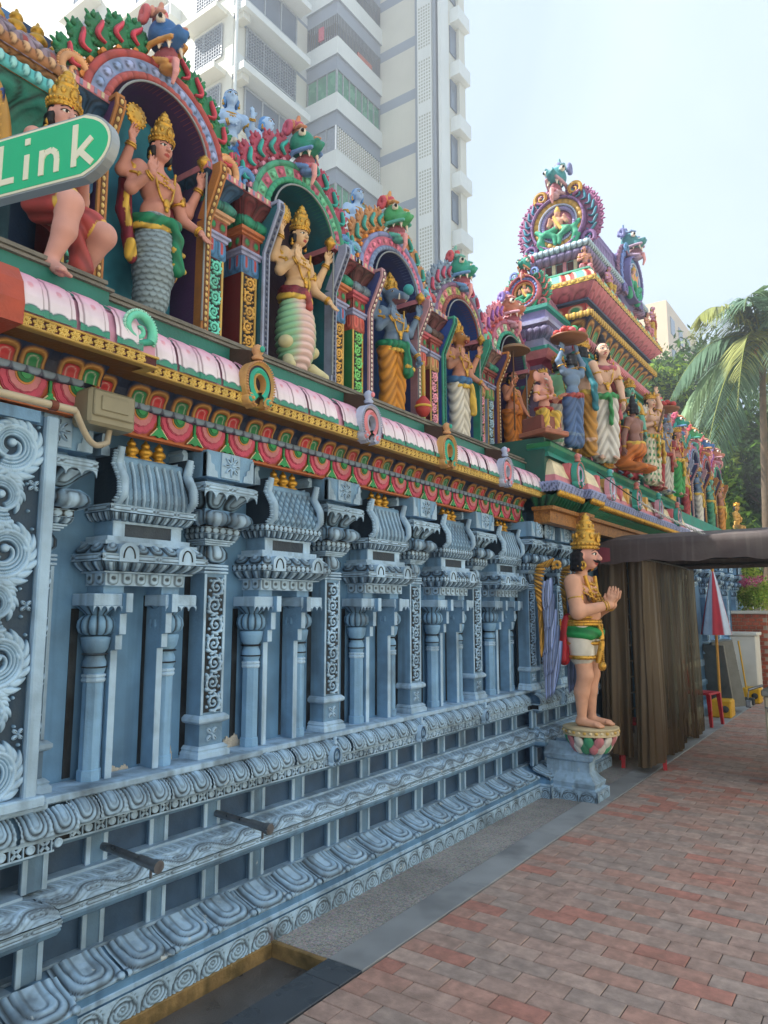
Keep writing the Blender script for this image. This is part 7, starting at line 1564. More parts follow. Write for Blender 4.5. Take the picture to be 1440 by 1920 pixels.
# ================================================================== AWNING, CURTAIN and street things
aw = thing('awning', (-1.5, 8.4, 2.0), 'dark brown fabric awning stretched out from the temple gate', 'awning')
m_awn = mat('dark_awning_fabric', H('#4a3f3e'), rough=0.6, var=0.22, scale=3, bump=0.25, bscale=30, dirt=0.5, dirtcol=H('#77706a'), streak=0.35)
m_awd = mat('awning_lining', H('#1d1c22'), rough=0.8, var=0.15)
nx = 60; X = np.linspace(-2.52, 1.6, nx); wv = .012 * np.sin(X * 9) + .008 * np.sin(X * 23 + 1)
prof = [(9.9, 2.10), (9.9, 2.26), (9.2, 2.36), (8.3, 2.40), (7.7, 2.37), (7.26, 2.29), (7.215, 2.275), (7.21, 2.22), (7.205, 2.055)]
P = np.zeros((len(prof), nx, 3))
for i, (y, z) in enumerate(prof):
    e = np.clip((X + 2.52) / .25, 0, 1); P[i, :, 0] = X; P[i, :, 1] = y + (.010 * np.sin(X * 14 + i) if i == len(prof) - 1 else 0); P[i, :, 2] = z - (1 - np.sqrt(1 - (1 - e) ** 2)) * (.16 if 1 < i < 7 else .06 if i >= 7 else .06) + (wv if i == len(prof) - 1 else 0)
g = G(); g.grid(P[::-1], (1, 1, 1)); o = g.build('canopy', m_awn, aw)
P2 = P[1:-2].copy(); P2[..., 2] -= .035; g = G(); g.grid(P2, (1, 1, 1)); g.build('lining', m_awd, aw)
g = G(); g.tube([(-2.5, 7.25, 2.24), (1.6, 7.25, 2.24)], .018, 8); g.build('frame_bar', m_iron, aw); g = G(); g.tube([(-2.5, 9.8, 2.15), (1.6, 9.8, 2.15)], .018, 8); g.build('frame_bar', m_iron, aw)
g = G(); g.tube([(-2.48, 7.22, 2.22), (-2.46, 7.2, 2.02)], .012, 6, A(*H('#8a3a4a'))); g.grid(np.array([[(-2.52, 7.20, 2.22), (-2.52, 7.20, 2.05)], [(-2.36, 7.19, 2.21), (-2.38, 7.19, 2.06)], [(-2.30, 7.205, 2.20), (-2.30, 7.205, 2.07)]])[::-1], A(*H('#7a3240'))); g.build('red_corner_flap', m_cloth, aw)
# curtain: pleated translucent brown plastic
m_cur = bpy.data.materials.new('brown_plastic_sheet'); m_cur.use_nodes = True; nt = m_cur.node_tree; nt.nodes.clear()
o_ = nt.nodes.new('ShaderNodeOutputMaterial'); pb = nt.nodes.new('ShaderNodeBsdfPrincipled'); tr = nt.nodes.new('ShaderNodeBsdfTransparent'); mxs = nt.nodes.new('ShaderNodeMixShader'); tl = nt.nodes.new('ShaderNodeBsdfTranslucent'); mx2 = nt.nodes.new('ShaderNodeMixShader')
pb.inputs['Base Color'].default_value = (*H('#6b5a44'), 1); pb.inputs['Roughness'].default_value = 0.28; tr.inputs[0].default_value = (*H('#a08a68'), 1); tl.inputs[0].default_value = (*H('#7a6448'), 1)
ns = nt.nodes.new('ShaderNodeTexNoise'); ns.inputs['Scale'].default_value = 3; mr = nt.nodes.new('ShaderNodeMapRange'); mr.inputs[3].default_value = .05; mr.inputs[4].default_value = .42; nt.links.new(ns.outputs['Fac'], mr.inputs[0])
nt.links.new(pb.outputs[0], mx2.inputs[1]); nt.links.new(tl.outputs[0], mx2.inputs[2]); mx2.inputs[0].default_value = .3
nt.links.new(mx2.outputs[0], mxs.inputs[1]); nt.links.new(tr.outputs[0], mxs.inputs[2]); nt.links.new(mr.outputs[0], mxs.inputs[0]); nt.links.new(mxs.outputs[0], o_.inputs[0])
m_cur2 = m_cur.copy(); m_cur2.name = 'thin_plastic_sheet'
for n_ in m_cur2.node_tree.nodes:
    if n_.type == 'MAP_RANGE': n_.inputs[3].default_value = .45; n_.inputs[4].default_value = .8
def curtain(path, z0, z1, amp, fr, seed, label, drape_=0.0, m=None):
    e = thing('curtain', (path[0][0], path[0][1], 0), label, 'curtain', 'brown plastic curtains of the gate'); Pp = np.asarray(path, float); L = np.concatenate([[0], np.cumsum(np.linalg.norm(np.diff(Pp, axis=0), axis=1))]); n = int(L[-1] * 90); s = np.linspace(0, L[-1], n); B = np.stack([np.interp(s, L, Pp[:, 0]), np.interp(s, L, Pp[:, 1])], -1); T = np.gradient(B, axis=0); T /= np.linalg.norm(T, axis=1)[:, None]; N = np.stack([T[:, 1], -T[:, 0]], -1); nz = 40; zz = np.linspace(0, 1, nz); r_ = np.random.default_rng(seed); ph = r_.random(4) * 6
    Q = np.zeros((n, nz, 3))
    for j in range(nz):
        v = zz[j]; a = amp * (.35 + .65 * v) ; q_ = s * fr + 1.6 * np.sin(s * fr * .37 + ph[0]) + .5 * np.sin(v * 3 + ph[1] + s * 4); w = a * (np.abs(np.sin(q_ * .5)) * 2 - 1 + .35 * np.sin(s * fr * 2.7 + ph[2] + v * 3 * np.sin(s * 7)) + .6 * np.sin(s * fr * .23 + v * 2.2 + ph[3]))
        Q[:, j, :2] = B + N * w[:, None] + T * (drape_ * v * np.sin(s * 3))[:, None]; Q[:, j, 2] = z1 - (z1 - z0 + .05 * np.sin(s * 5 + ph[1])) * v
    g = G(); g.grid(Q, (1, 1, 1)); g.build('sheet', m or m_cur, e); g = G(); g.tube([(B[k][0], B[k][1], z1 + .012) for k in range(0, n, 6)], .010, 6); g.build('rail', m_iron, e)
curtain([(-2.54, 7.52), (-2.34, 7.50), (-2.25, 7.55)], .16, 2.08, .040, 34, 1, 'brown pleated plastic curtain beside the guardian statue')
curtain([(-2.22, 7.50), (-2.06, 7.46), (-2.03, 7.62), (-2.05, 7.92)], .10, 2.08, .042, 30, 3, 'outer brown plastic curtain at the corner of the gate')
curtain([(-2.10, 8.02), (-2.13, 9.2), (-2.18, 10.3)], .05, 2.10, .030, 22, 5, 'see-through brown plastic curtain before the iron grille', m=m_cur2)
m_redp = mat('red_plastic', H('#b01f2b'), rough=0.35, var=0.06, bump=0.02, dirt=0.15)
def chair(loc, rz, label, full=True):
    e = thing('plastic_chair', loc, label, 'chair', 'red plastic chairs', rz); M = m_redp
    def p(nm, g): ob(nm, g.mesh(nm, M), e, (0, 0, 0), False)
    p('seat', G().box(-.20, .20, -.20, .20, .42, .45, (1, 1, 1), bev=.012))
    for sx in (-1, 1):
        for sy in (-1, 1): p('leg', G().loft([[(sx * .20 + a, sy * .20 + b, 0) for a, b in ((-.018, -.018), (.018, -.018), (.018, .018), (-.018, .018))], [(sx * .175 + a, sy * .175 + b, .43) for a, b in ((-.028, -.02), (.028, -.02), (.028, .02), (-.028, .02))]], smooth=False))
    if full:
        g = G(); t = np.linspace(-1, 1, 14); g.tube([(-.21 - .05 * (1 - q * q) * 0 - .03, .20 * q, .45 + .40 * (1 - abs(q) ** 3)) for q in t], .018, 8); p('back_frame', g)
        for k in range(3): p('back_slat', G().box(-.255, -.24, -.15 + .115 * k, -.08 + .115 * k, .46, .80, (1, 1, 1), bev=.005))
chair((-2.26, 7.85, 0), rad(20), 'red plastic chair standing behind the brown curtain')
chair((-2.32, 11.0, 0), rad(-10), 'red plastic chair on the kerb beyond the curtain')
# folded parasol
um = thing('parasol', (-2.30, 12.2, 0), 'folded red and pale blue parasol on a wooden pole beside the shelf', 'parasol')
g = G(); n = 48; a = np.arange(n) / n * 2 * pi; zs = np.linspace(0, 1, 12); rings = []; cols = []
for z in zs:
    r = .015 + .20 * z ** .9 + .012 * z * np.cos(a * 8); rings.append(np.stack([-2.30 + r * np.cos(a), 12.2 + r * np.sin(a), 2.20 - 1.0 * z + 0 * a], -1))
sec = np.floor(a / (2 * pi) * 8).astype(int) % 2; cc = np.where(sec[:, None] == 0, A(*H('#b02a3c')), A(*H('#aebfd4'))); 
g.loft(np.array(rings)[:, ::-1], np.tile(cc[::-1], (12, 1)), cap=False); g.build('canopy', m_cloth, um)
g = G(); g.tube([(-2.30, 12.2, 0), (-2.30, 12.2, 2.26)], .022, 10, A(*H('#c8923c'))); g.build('pole', m_cloth, um)
for k in range(8): g = G(); g.tube([(-2.30, 12.2, 1.24), (-2.30 + .21 * cos(k * pi / 4), 12.2 + .21 * sin(k * pi / 4), 1.20)], .006, 5, A(*H('#c8b48c'))); g.build('rib', m_cloth, um)
# leaning shelf rack
rk = thing('shelf_rack', (-2.22, 12.9, 0), 'grey metal shelf rack with four open shelves leaning by the parasol', 'shelf rack'); m_rk = mat('grey_rack_metal', H('#7f817c'), rough=0.5, metal=0.2, var=0.15, dirt=0.3); m_rkd = mat('rack_dark_grey', H('#3c3f3d'), rough=0.7)  # plain dark grey for back panel, hole covers and broom brush
MS = M4(Rz(rad(25)) @ Ry(rad(-8)), (-2.24, 12.75, .08))
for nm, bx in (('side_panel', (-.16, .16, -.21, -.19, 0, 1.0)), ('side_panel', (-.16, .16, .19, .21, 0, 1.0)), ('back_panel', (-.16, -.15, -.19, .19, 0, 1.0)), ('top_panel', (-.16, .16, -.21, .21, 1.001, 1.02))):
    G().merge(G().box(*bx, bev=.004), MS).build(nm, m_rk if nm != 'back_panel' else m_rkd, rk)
for k in range(4): G().merge(G().box(-.149, .17, -.189, .189, .05 + .24 * k, .07 + .24 * k, bev=.003), MS).build('shelf', m_rk, rk)
lp = thing('leaning_panel', (-2.5, 12.5, 0), 'grey flat board leaning on the temple plinth behind the parasol', 'board'); G().merge(G().box(-.012, .012, -.30, .30, 0, 1.05, bev=.004), M4(Rz(rad(60)) @ Ry(rad(-9)), (-2.38, 12.5, .0))).build('board', m_rk, lp)
m_yel = mat('yellow_plastic', H('#d0a019'), rough=0.4, var=0.08, dirt=0.25)
for k, (x, y, lb) in enumerate(((-2.22, 11.95, 'yellow wheel block at the foot of the parasol'), (-2.12, 14.0, 'yellow box at the foot of the white planter'))):
    e = thing('yellow_box', (x, y, 0), lb, 'box'); G().box(x - .14, x + .14, y - .16, y + .16, 0, .26, bev=.02).build('box_body', m_yel, e); G().merge(G().lathe([(.05, 0), (.05, .012), (.001, .013)], n=14), [[1, 0, 0, x + .06], [0, 0, -1, y - .16], [0, 1, 0, .13], [0, 0, 0, 1]]).build('hole_cover', m_rkd, e)
e = thing('broom', (-2.12, 13.6, 0), 'yellow broom handle leaning beside the shelf rack', 'broom'); g = G(); g.tube([(-2.14, 13.65, .1), (-2.24, 13.7, 1.05)], .014, 8); g.build('handle', m_yel, e); G().box(-2.24, -2.04, 13.6, 13.7, 0, .12, bev=.01).build('brush', m_rkd, e)
# white planter post, brick planter with bougainvillea
m_wht = mat('white_wall_paint', H('#cfcdc4'), rough=0.6, var=0.1, scale=3, dirt=0.35, dirtcol=H('#8f8c80'))
e = thing('white_block', (-2.3, 14.6, 0), 'white painted concrete post below the flowering bush', 'post'); G().box(-2.55, -2.06, 14.3, 14.8, 0, 1.12, bev=.015).build('block', m_wht, e); G().box(-2.58, -2.03, 14.27, 14.83, 1.12, 1.18, bev=.01).build('cap', m_wht, e)
e = thing('brick_planter', (-2.35, 15.4, 0), 'red brick planter wall under the pink flowering bush', 'planter'); m_rb = mat('red_brick', H('#a4553c'), rough=0.8, var=0.25, bump=0.5, dirt=0.35, rnd=.15); m_mor = mat('mortar', H('#a89a8a'), rough=0.9)
G().box(-2.69, -1.96, 15.06, 15.8, 0, 1.5).build('core', m_mor, e); bmr = G().box(-.055, .055, -.012, .012, -.03, .03, bev=.004).mesh('brick', m_rb); bmr2 = G().box(-.012, .012, -.055, .055, -.03, .03, bev=.004).mesh('brick', m_rb)
for r in range(21):
    for k in range(6): x = -2.63 + k * .122 + (.061 if r % 2 else 0); (ob('brick', bmr, e, (min(x, -2.02), 15.052, .04 + r * .071)) if x < -1.98 else None)
    for k in range(6): y = 15.12 + k * .122 + (.061 if r % 2 else 0); (ob('brick', bmr2, e, (-1.952, y, .04 + r * .071)) if y < 15.78 else None)
G().box(-2.74, -1.91, 15.0, 15.86, 1.50, 1.56, bev=.01).build('coping', m_wht, e)
# corrugated fence
e = thing('fence', (-2.2, 20, 0), 'grey corrugated metal fence at the far right', 'fence'); m_fn = mat('grey_fence_sheet', H('#9a968c'), rough=0.6, var=0.12, dirt=0.3, streak=0.3)
for k in range(26):
    x = -3.2 + k * .16; (G().box(x, x + .15, 20.0, 20.03, .06, 1.75, bev=.006) if k % 2 else G().box(x, x + .15, 20.02, 20.05, .06, 1.75, bev=.006)).build('fence_sheet', m_fn, e)
G().box(-3.3, 1.0, 19.96, 19.99, 1.66, 1.74).build('rail', m_fn, e); G().box(-3.3, 1.0, 19.96, 20.06, -.07, .3).build('kerb', m_wht, e)
# wheeled cart at the right edge
e = thing('wheeled_cart', (-.9, 7.7, 0), 'cream metal cart on castors cut by the right edge', 'cart'); m_cart = mat('cream_metal', H('#b9b098'), rough=0.45, metal=0.2, var=0.15, scale=4, dirt=0.3)
G().box(-1.05, -.45, 7.55, 8.05, .12, .80, bev=.012).build('body', m_cart, e); G().box(-1.07, -.43, 7.53, 8.07, .80, .86, bev=.01).build('lid', m_rk, e)
for (x, y) in ((-1.0, 7.6), (-1.0, 8.0), (-.5, 7.6), (-.5, 8.0)): g = G(); g.merge(G().lathe([(.0, -.018), (.05, -.018), (.055, 0), (.05, .018), (0, .018)], n=18), [[1, 0, 0, x], [0, 0, -1, y], [0, 1, 0, .055], [0, 0, 0, 1]]); g.box(x - .02, x + .02, y - .028, y + .028, .07, .125); g.build('castor', m_wht, e)
g = G(); g.tube([(-1.05, 7.52, .90), (-1.16, 7.46, .86)], .012, 8); g.tube([(-1.16, 7.46, .86), (-1.17, 7.46, .78)], .006, 6); g.build('handle', m_steel, e); g = G(); g.box(-1.19, -1.14, 7.445, 7.475, .70, .77, bev=.008); g.build('padlock', m_steel, e)
g = G(); tt = np.linspace(0, 1, 22)
for k in range(21): c_ = A(-1.03 + .42 * tt[k], 7.535, .70 - .22 * np.sin(tt[k] * 2.6)); ring(g, c_, (0, 1, .3) if k % 2 else (.3, .4, 1), .016, .004, 10)
g.build('lock_chain', m_steel, e)
# tie chain from the platform to the awning
e = thing('tie_chain', (-2.3, 7.3, 3.0), 'pale chain tied from the gate cornice down to the awning', 'chain'); a0, a1 = A(-2.38, 7.15, 2.98), A(-1.44, 7.34, 2.30); g = G(); tt = np.linspace(0, .42, 20); g.tube([a0 + (a1 - a0) * q + A(0, 0, -.05 * sin(q * pi)) for q in tt], .006, 6); g.build('cord', m_iron, e)
g = G(); n = 30; dv = unit(a1 - a0)
for k in range(n):
    q = .42 + .58 * k / (n - 1); c_ = a0 + (a1 - a0) * q + A(0, 0, -.05 * sin(q * pi)); ax = A(0, 1, 0) if k % 2 else unit(np.cross(dv, A(0, 1, 0))); u_ = dv; v_ = np.cross(ax, u_); b_ = np.linspace(0, 2 * pi, 13); g.tube([c_ + .020 * np.cos(x) * u_ + .010 * np.sin(x) * v_ for x in b_], .0042, 5, (1, 1, 1), up=ax)
m_chn = mat('pale_chain', H('#c9c7be'), rough=0.4, metal=0.3); g.build('chain_links', m_chn, e)
g = G(); 
for k in range(9): g.ell(a1 + A(rng.normal(0, .012), rng.normal(0, .012), -.02 - .008 * k), (.016, .016, .012), 6, 5)
g.build('knot', m_chn, e)
# grass patch
g = G(); n = 5000; x = rng.uniform(-2.2, 2.5, n); y = rng.uniform(16.6, 19.6, n); h = rng.uniform(.05, .16, n); an = rng.uniform(0, pi, n); lx = rng.normal(0, .03, n); V = np.zeros((n, 3, 3)); V[:, 0] = np.stack([x - .008 * np.cos(an), y - .008 * np.sin(an), 0 * x - .07], -1); V[:, 1] = np.stack([x + .008 * np.cos(an), y + .008 * np.sin(an), 0 * x - .07], -1); V[:, 2] = np.stack([x + lx, y + lx, h - .03], -1)
g.add(V.reshape(-1, 3), np.arange(3 * n).reshape(-1, 3), (1, 1, 1)); o = g.build('grass', mat('grass_blades', H('#6f9a2c'), rough=0.7, bump=0, var=0.3), kind='stuff'); o['label'] = 'bright green grass strip beyond the pavement'; o['category'] = 'grass'
# ================================================================== BACKGROUND: apartment block, far block, trees, palm, bush
CR, GY = A(*H('#cfccbe')), A(*H('#8f98a4')); m_apt = mat('apartment_paint', attr=True, rough=0.7, var=0.05, scale=.5, bump=0.0, dirt=0.12, dirtcol=H('#a8a498'), streak=0.10)
m_glass = mat('window_glass', H('#566474'), rough=0.15, var=0.2, scale=.6, bump=0.03, spec=0.6); m_curt = mat('green_curtain_glass', H('#4f8f72'), rough=0.25, var=0.25, scale=1.5, bump=0.05, spec=0.5); m_dwin = mat('dark_balcony', H('#6c6672'), rough=0.6, var=0.3, scale=1.2); m_alu = mat('aluminium_frame', H('#a8adb0'), rough=0.4, metal=0.4)
m_gril = mat('window_grille', H('#9098a2'), rough=0.5)
apt = thing('apartment_block', (-20, 28, 0), 'tall cream and grey apartment block rising behind the temple', 'building')
WHB = A(*H('#d9dcd8'))
PLN = [(-44, 19.6), (-21.94, 19.6), (-21.94, 24.48), (-20.0, 24.48), (-20.0, 28.07), (-15.97, 28.07), (-15.97, 29.5), (-44, 29.5)]
ZT = 46
fl = [(-5 + i) for i in range(10)]
b0 = 26.05; FP = 2.95
def wallseg(g, p, q, bands, zlo=0, zhi=ZT):
    z = zlo
    for (z0, z1, c) in bands: sweep(g, [p, q], [(0, z0), (0, z1)], c)
# 1 lit gable wall with painted floor bands
def wall_obj(name, i, cols):
    g = G(); p, q = PLN[i], PLN[i + 1]; zz = b0 - 9 * FP
    while zz < ZT:
        for d0, d1, c in cols: sweep(g, [p, q], [(0, zz + d0), (0, zz + d1)], c)
        zz += FP
    return g.build(name, m_apt, apt)
wall_obj('gable_wall', 4, [(0, 1.05, CR), (1.05, 1.62, GY), (1.62, FP, CR)])
wall_obj('left_wall', 0, [(0, FP, CR)])
wall_obj('side_wall', 1, [(0, 1.45, CR * 1.02), (1.45, 1.62, GY), (1.62, FP, WHB * .9)])
wall_obj('far_wall', 5, [(0, FP, CR)])
g = G(); g.add([(x, y, ZT) for x, y in PLN], [list(range(8))], CR, 0, False); sweep(g, [PLN[6], PLN[7], PLN[0]], [(0, 0), (0, ZT)], CR); g.build('roof', m_apt, apt)
# vertical ribs and perforated stair screen on the gable wall
for (x0, x1, y0, c, nm) in ((-17.74, -17.42, 27.92, GY * .95, 'grey_rib'), (-17.42, -16.60, 27.62, WHB, 'stair_screen'), (-16.60, -16.42, 27.75, GY, 'grey_rib'), (-16.12, -15.95, 27.45, WHB, 'white_rib')):
    g = G(); g.box(x0, x1, y0, 28.2, 0, ZT, c); g.build(nm, m_apt, apt)
holes = G()
for fz in range(9):
    zb_ = b0 + (fz - 4) * FP + .25
    for r in range(13):
        for k in range(5): holes.box(-17.34 + k * .145, -17.34 + k * .145 + .085, 27.612, 27.63, zb_ + r * .18, zb_ + r * .18 + .10, A(*H('#a9a99c')))
holes.build('screen_openings', m_apt, apt, kind='stuff')
# bay stack
for k in range(-6, 6):
    zb = b0 + k * FP
    if zb > ZT - 3: break
    rings = [(0, 1.35, None), (1.35, 2.05, GY * 1.02), (2.05, FP, WHB)]
    g = G(); PB = [(-21.94, 24.48), (-20.0, 24.48), (-20.0, 28.07)]
    sweep(g, PB, [(0.0, zb + 1.35), (0.0, zb + 2.05), (.12, zb + 2.05), (.12, zb + FP), (-.15, zb + FP)], [GY, GY, WHB, WHB])
    sweep(g, PB, [(-.4, zb + 1.35), (0, zb + 1.35)], GY * .7); bay = g.build('bay_parapet', m_apt, apt)
    mm = {0: m_curt, -1: m_gril, 1: m_dwin, 2: m_dwin}.get(k, (m_glass, m_curt, m_dwin)[k % 3])
    if k == 1 or k == 2:
        g = G(); sweep(g, PB, [(-.9, zb), (-.9, zb + 1.35)], (1, 1, 1)); w = g.build('balcony_recess', m_dwin, apt); g = G()
        for q in range(30): g.box(-20.02, -20.0, 24.55 + q * .118, 24.565 + q * .118, zb, zb + 1.35)
        for q in range(14): g.box(-21.9 + q * .14, -21.885 + q * .14, 24.48, 24.50, zb, zb + 1.35)
        g.build('balcony_bars', m_gril, w)
        if k == 1:
            G().box(-21.1, -20.8, 24.36, 24.44, zb + .25, zb + .95, A(*H('#c8566a'))).build('hung_laundry', m_cloth, w); G().box(-19.96, -19.9, 26.0, 27.2, zb + .0, zb + .28, A(*H('#b8604c'))).build('flower_box', m_cloth, w)
    else:
        g = G(); sweep(g, PB, [(-.08, zb), (-.08, zb + 1.35)], (1, 1, 1)); w = g.build('window', mm, apt)
        n = 7 if k != -1 else 22
        for q in range(n + 1): G().box(-20.09, -20.02, 24.50 + q * 3.55 / n - .025, 24.50 + q * 3.55 / n + .025, zb, zb + 1.35).build('mullion', m_alu if k != -1 else m_apt, w)
        for q in range(4): G().box(-21.9 + q * .62 - .03, -21.9 + q * .62 + .03, 24.5, 24.57, zb, zb + 1.35).build('mullion', m_alu, w)
        if k == -1:
            for q in range(1, 9): G().box(-20.09, -20.02, 24.5, 28.05, zb + q * .155 - .04, zb + q * .155 + .04, CR).build('block_row', m_apt, w)
# grilled windows with hoods on the recessed wall, and windows on the left wall
def window(x0, x1, y0, y1, z0, z1, face, grille):
    ax = face == 'x'; g = G(); (g.box(x0 - .02, x0 + .03, y0, y1, z0, z1) if ax else g.box(x0, x1, y0 - .03, y0 + .02, z0, z1)); w = g.build('window', m_glass, apt)
    g = G(); L0, L1 = (y0, y1) if ax else (x0, x1); n = 3
    def bar(a, b, c, d, t=.05): (g.box(x0 + .02, x0 + .02 + t, a, b, c, d) if ax else g.box(a, b, y0 - .02 - t, y0 - .02, c, d))
    for q in range(n + 1): p = L0 + (L1 - L0) * q / n; bar(p - .035, p + .035, z0, z1)
    bar(L0, L1, z0 - .06, z0 + .03); bar(L0, L1, z1 - .03, z1 + .06); g.build('frame', m_alu, w)
    if grille:
        g = G(); m_ = int((L1 - L0) / .16)
        for q in range(m_):
            p = L0 + (q + .5) * .16; bar(p - .012, p + .012, z0, z1, .08)
        for q in range(int((z1 - z0) / .16)): bar(L0, L1, z0 + q * .16 + .06, z0 + q * .16 + .08, .08)
        g.build('grille', m_gril, w)
for k in range(-5, 6):
    zb = b0 + k * FP
    window(-21.92, 0, 20.35, 23.6, zb - .1, zb + 1.45, 'x', k % 2 == 0)
    g = G(); g.box(-21.94, -21.15, 19.55, 23.9, zb + 1.62, zb + 1.95, WHB); g.box(-21.94, -21.4, 19.7, 20.1, zb + 1.3, zb + 1.62, CR); g.build('window_hood', m_apt, apt)
    for (xa, xb) in ((-24.4, -22.6), (-29.2, -27.0), (-35.0, -32.6)):
        window(xa, xb, 19.58, 0, zb - .1, zb + 1.45, 'y', xa == -24.4)
        g = G(); g.box(xa - .3, xb + .3, 18.9, 19.6, zb + 1.75, zb + 2.0, CR); g.build('window_hood', m_apt, apt)
    if k % 2: g = G(); g.box(-26.4, -25.6, 19.0, 19.6, zb + .2, zb + .8, WHB); g.box(-26.3, -25.7, 18.98, 19.0, zb + .25, zb + .75, GY * .5); g.build('air_conditioner', m_apt, apt)
    # balconies past the right edge
    g = G(); g.box(-16.0, -15.45, 28.35, 29.5, zb + 1.55, zb + 2.3, WHB); g.box(-16.0, -15.75, 28.9, 29.5, zb - .6, zb + 1.55, CR); g.build('side_balcony', m_apt, apt)
    g = G(); g.box(-15.96, -15.9, 28.3, 28.88, zb - .1, zb + 1.4); g.build('window', m_glass, apt)
g = G(); g.tube([(-21.6, 19.5, 0), (-21.6, 19.5, ZT)], .07, 8, WHB); g.build('downpipe', m_apt, apt)
# far beige block
fb = thing('far_building', (-16, 66, 0), 'small beige building with rows of windows far behind the trees', 'building'); BG = A(*H('#d6bea0'))
G().box(-24, -13.6, 60, 78, 0, 27.0, BG).build('wall', m_apt, fb)
for r in range(8):
    for k in range(6): G().box(-13.62, -13.55, 61 + k * 2.8, 62.4 + k * 2.8, 5.5 + r * 2.7, 7.0 + r * 2.7).build('window', m_glass, fb)
# added unseen block behind the camera, shaped to keep the temple front in shade
nb = thing('shade_block', (-18, -12, 0), 'added unseen block behind and left of the viewer that shades the temple', 'building')
G().box(-34, -8, -28, 2.6, 0, 12.6, CR).build('wall', m_apt, nb)
for r in range(3):
    for k in range(7): G().box(-8.02, -7.95, -26 + k * 3.4, -24.2 + k * 3.4, 4.2 + r * 3, 5.8 + r * 3).build('window', m_glass, nb)
# added unseen row across the street, bounces warm sunlight onto the temple front
sr = thing('bounce_row', (12, 6, 0), 'added unseen cream row across the street to bounce sunlight', 'building')
G().box(10, 16, -14, 30, 0, 9.0, A(*H('#e6dcc4'))).build('wall', m_apt, sr)
for r in range(2):
    for k in range(14): G().box(9.94, 10.02, -13 + k * 3.1, -11.6 + k * 3.1, 3.6 + r * 2.8, 5.2 + r * 2.8).build('window', m_glass, sr)
# ---- foliage
def leafmat(key, c, tl=.35):
    m = mat(key, attr=True, rough=0.55, var=0.25, scale=.8, bump=0, spec=0.4); nt = m.node_tree; b = [n for n in nt.nodes if n.type == 'BSDF_PRINCIPLED'][0]; out = [n for n in nt.nodes if n.type == 'OUTPUT_MATERIAL'][0]; t = nt.nodes.new('ShaderNodeBsdfTranslucent'); mx_ = nt.nodes.new('ShaderNodeMixShader'); mx_.inputs[0].default_value = tl; hs_ = nt.nodes.new('ShaderNodeHueSaturation'); hs_.inputs['Value'].default_value = 1.8; hs_.inputs['Hue'].default_value = .48; src = b.inputs['Base Color'].links[0].from_socket; nt.links.new(src, hs_.inputs['Color']); nt.links.new(hs_.outputs[0], t.inputs[0]); nt.links.new(b.outputs[0], mx_.inputs[1]); nt.links.new(t.outputs[0], mx_.inputs[2]); nt.links.new(mx_.outputs[0], out.inputs[0]); return m
m_leaf = leafmat('tree_leaves', None); m_bark = mat('bark', H('#6b5c4c'), rough=0.9, var=0.3, bump=0.8, bscale=25)
def leaves(g, C, n, sd, size, cols, r_):
    """n leaf quads scattered in a clump round C"""
    d = r_.normal(size=(n, 3)); d /= np.linalg.norm(d, axis=1)[:, None]; p = A(*C) + d * sd * (r_.random((n, 1)) ** .45); u = r_.normal(size=(n, 3)); u /= np.linalg.norm(u, axis=1)[:, None]; w = np.cross(u, d + r_.normal(size=(n, 3)) * .6); w /= np.linalg.norm(w, axis=1)[:, None] + 1e-9
    s = size * r_.uniform(.6, 1.3, (n, 1)); V = np.stack([p - u * s, p + w * s * .38, p + u * s, p - w * s * .38], 1); c = np.asarray(cols)[r_.integers(0, len(cols), n)] * r_.uniform(.75, 1.25, (n, 1)); g.add(V.reshape(-1, 3), np.arange(4 * n).reshape(-1, 4), np.repeat(c, 4, 0), 0, False)
def tree(loc, h, rx, label, cols, seed, nclump=60, nl=150, size=.13, trunk=.18, name='broadleaf_tree', group='trees beyond the temple'):
    r_ = np.random.default_rng(seed); e = thing(name, loc, label, 'tree', group); x, y, z = loc; g = G(); t = np.linspace(0, 1, 8); g.tube(np.stack([x + .2 * np.sin(t * 2), y + .15 * np.sin(t * 3), z + h * .55 * t], -1), trunk * (1 - .5 * t), 10)
    cl = []
    for k in range(nclump):
        a = r_.uniform(0, 2 * pi); zz = r_.uniform(.25, 1.0); rr = rx * np.sqrt(max(.05, 1 - (1.9 * (zz - .6)) ** 2)) * r_.uniform(.35, 1.0); cl.append((x + rr * cos(a), y + rr * sin(a), z + h * zz))
    for k in range(10): c = cl[k]; b0_ = A(x, y, z + h * .4); g.tube([b0_, (b0_ + A(*c)) / 2 + A(0, 0, .3), c], [trunk * .45, trunk * .3, trunk * .1], 6)
    g.build('trunk', m_bark, e); g = G()
    for c in cl: leaves(g, c, nl, rx * r_.uniform(.16, .30), size, cols, r_)
    g.build('crown', m_leaf, e)
DKG = hx('#2c4a22', '#38592a', '#46692c', '#33522c'); LTG = hx('#7d9a34', '#92a83c', '#6a8a30', '#5c7f2e')
tree((-6.2, 25.5, 0), 10.2, 2.6, 'dark green tree just right of the gate tower', DKG + LTG[2:], 1, 90, 170)
tree((-3.4, 26.0, 0), 10.4, 3.2, 'tall broadleaf tree behind the palm', DKG, 2, 110, 170)
tree((-4.9, 22.5, 0), 8.6, 2.0, 'bright yellow-green tree top beside the tower eave', LTG + DKG[2:], 3, 50)
tree((-2.2, 24.0, 0), 7.2, 2.4, 'dense dark tree behind the fence at the right', DKG, 4, 90)
tree((-.4, 28.0, 0), 10.0, 3.2, 'big dark tree at the right edge', DKG, 5, 60)
tree((-4.2, 19.0, 0), 5.4, 1.5, 'small green tree behind the far niches', LTG[2:] + DKG, 6, 40, 130, .10)
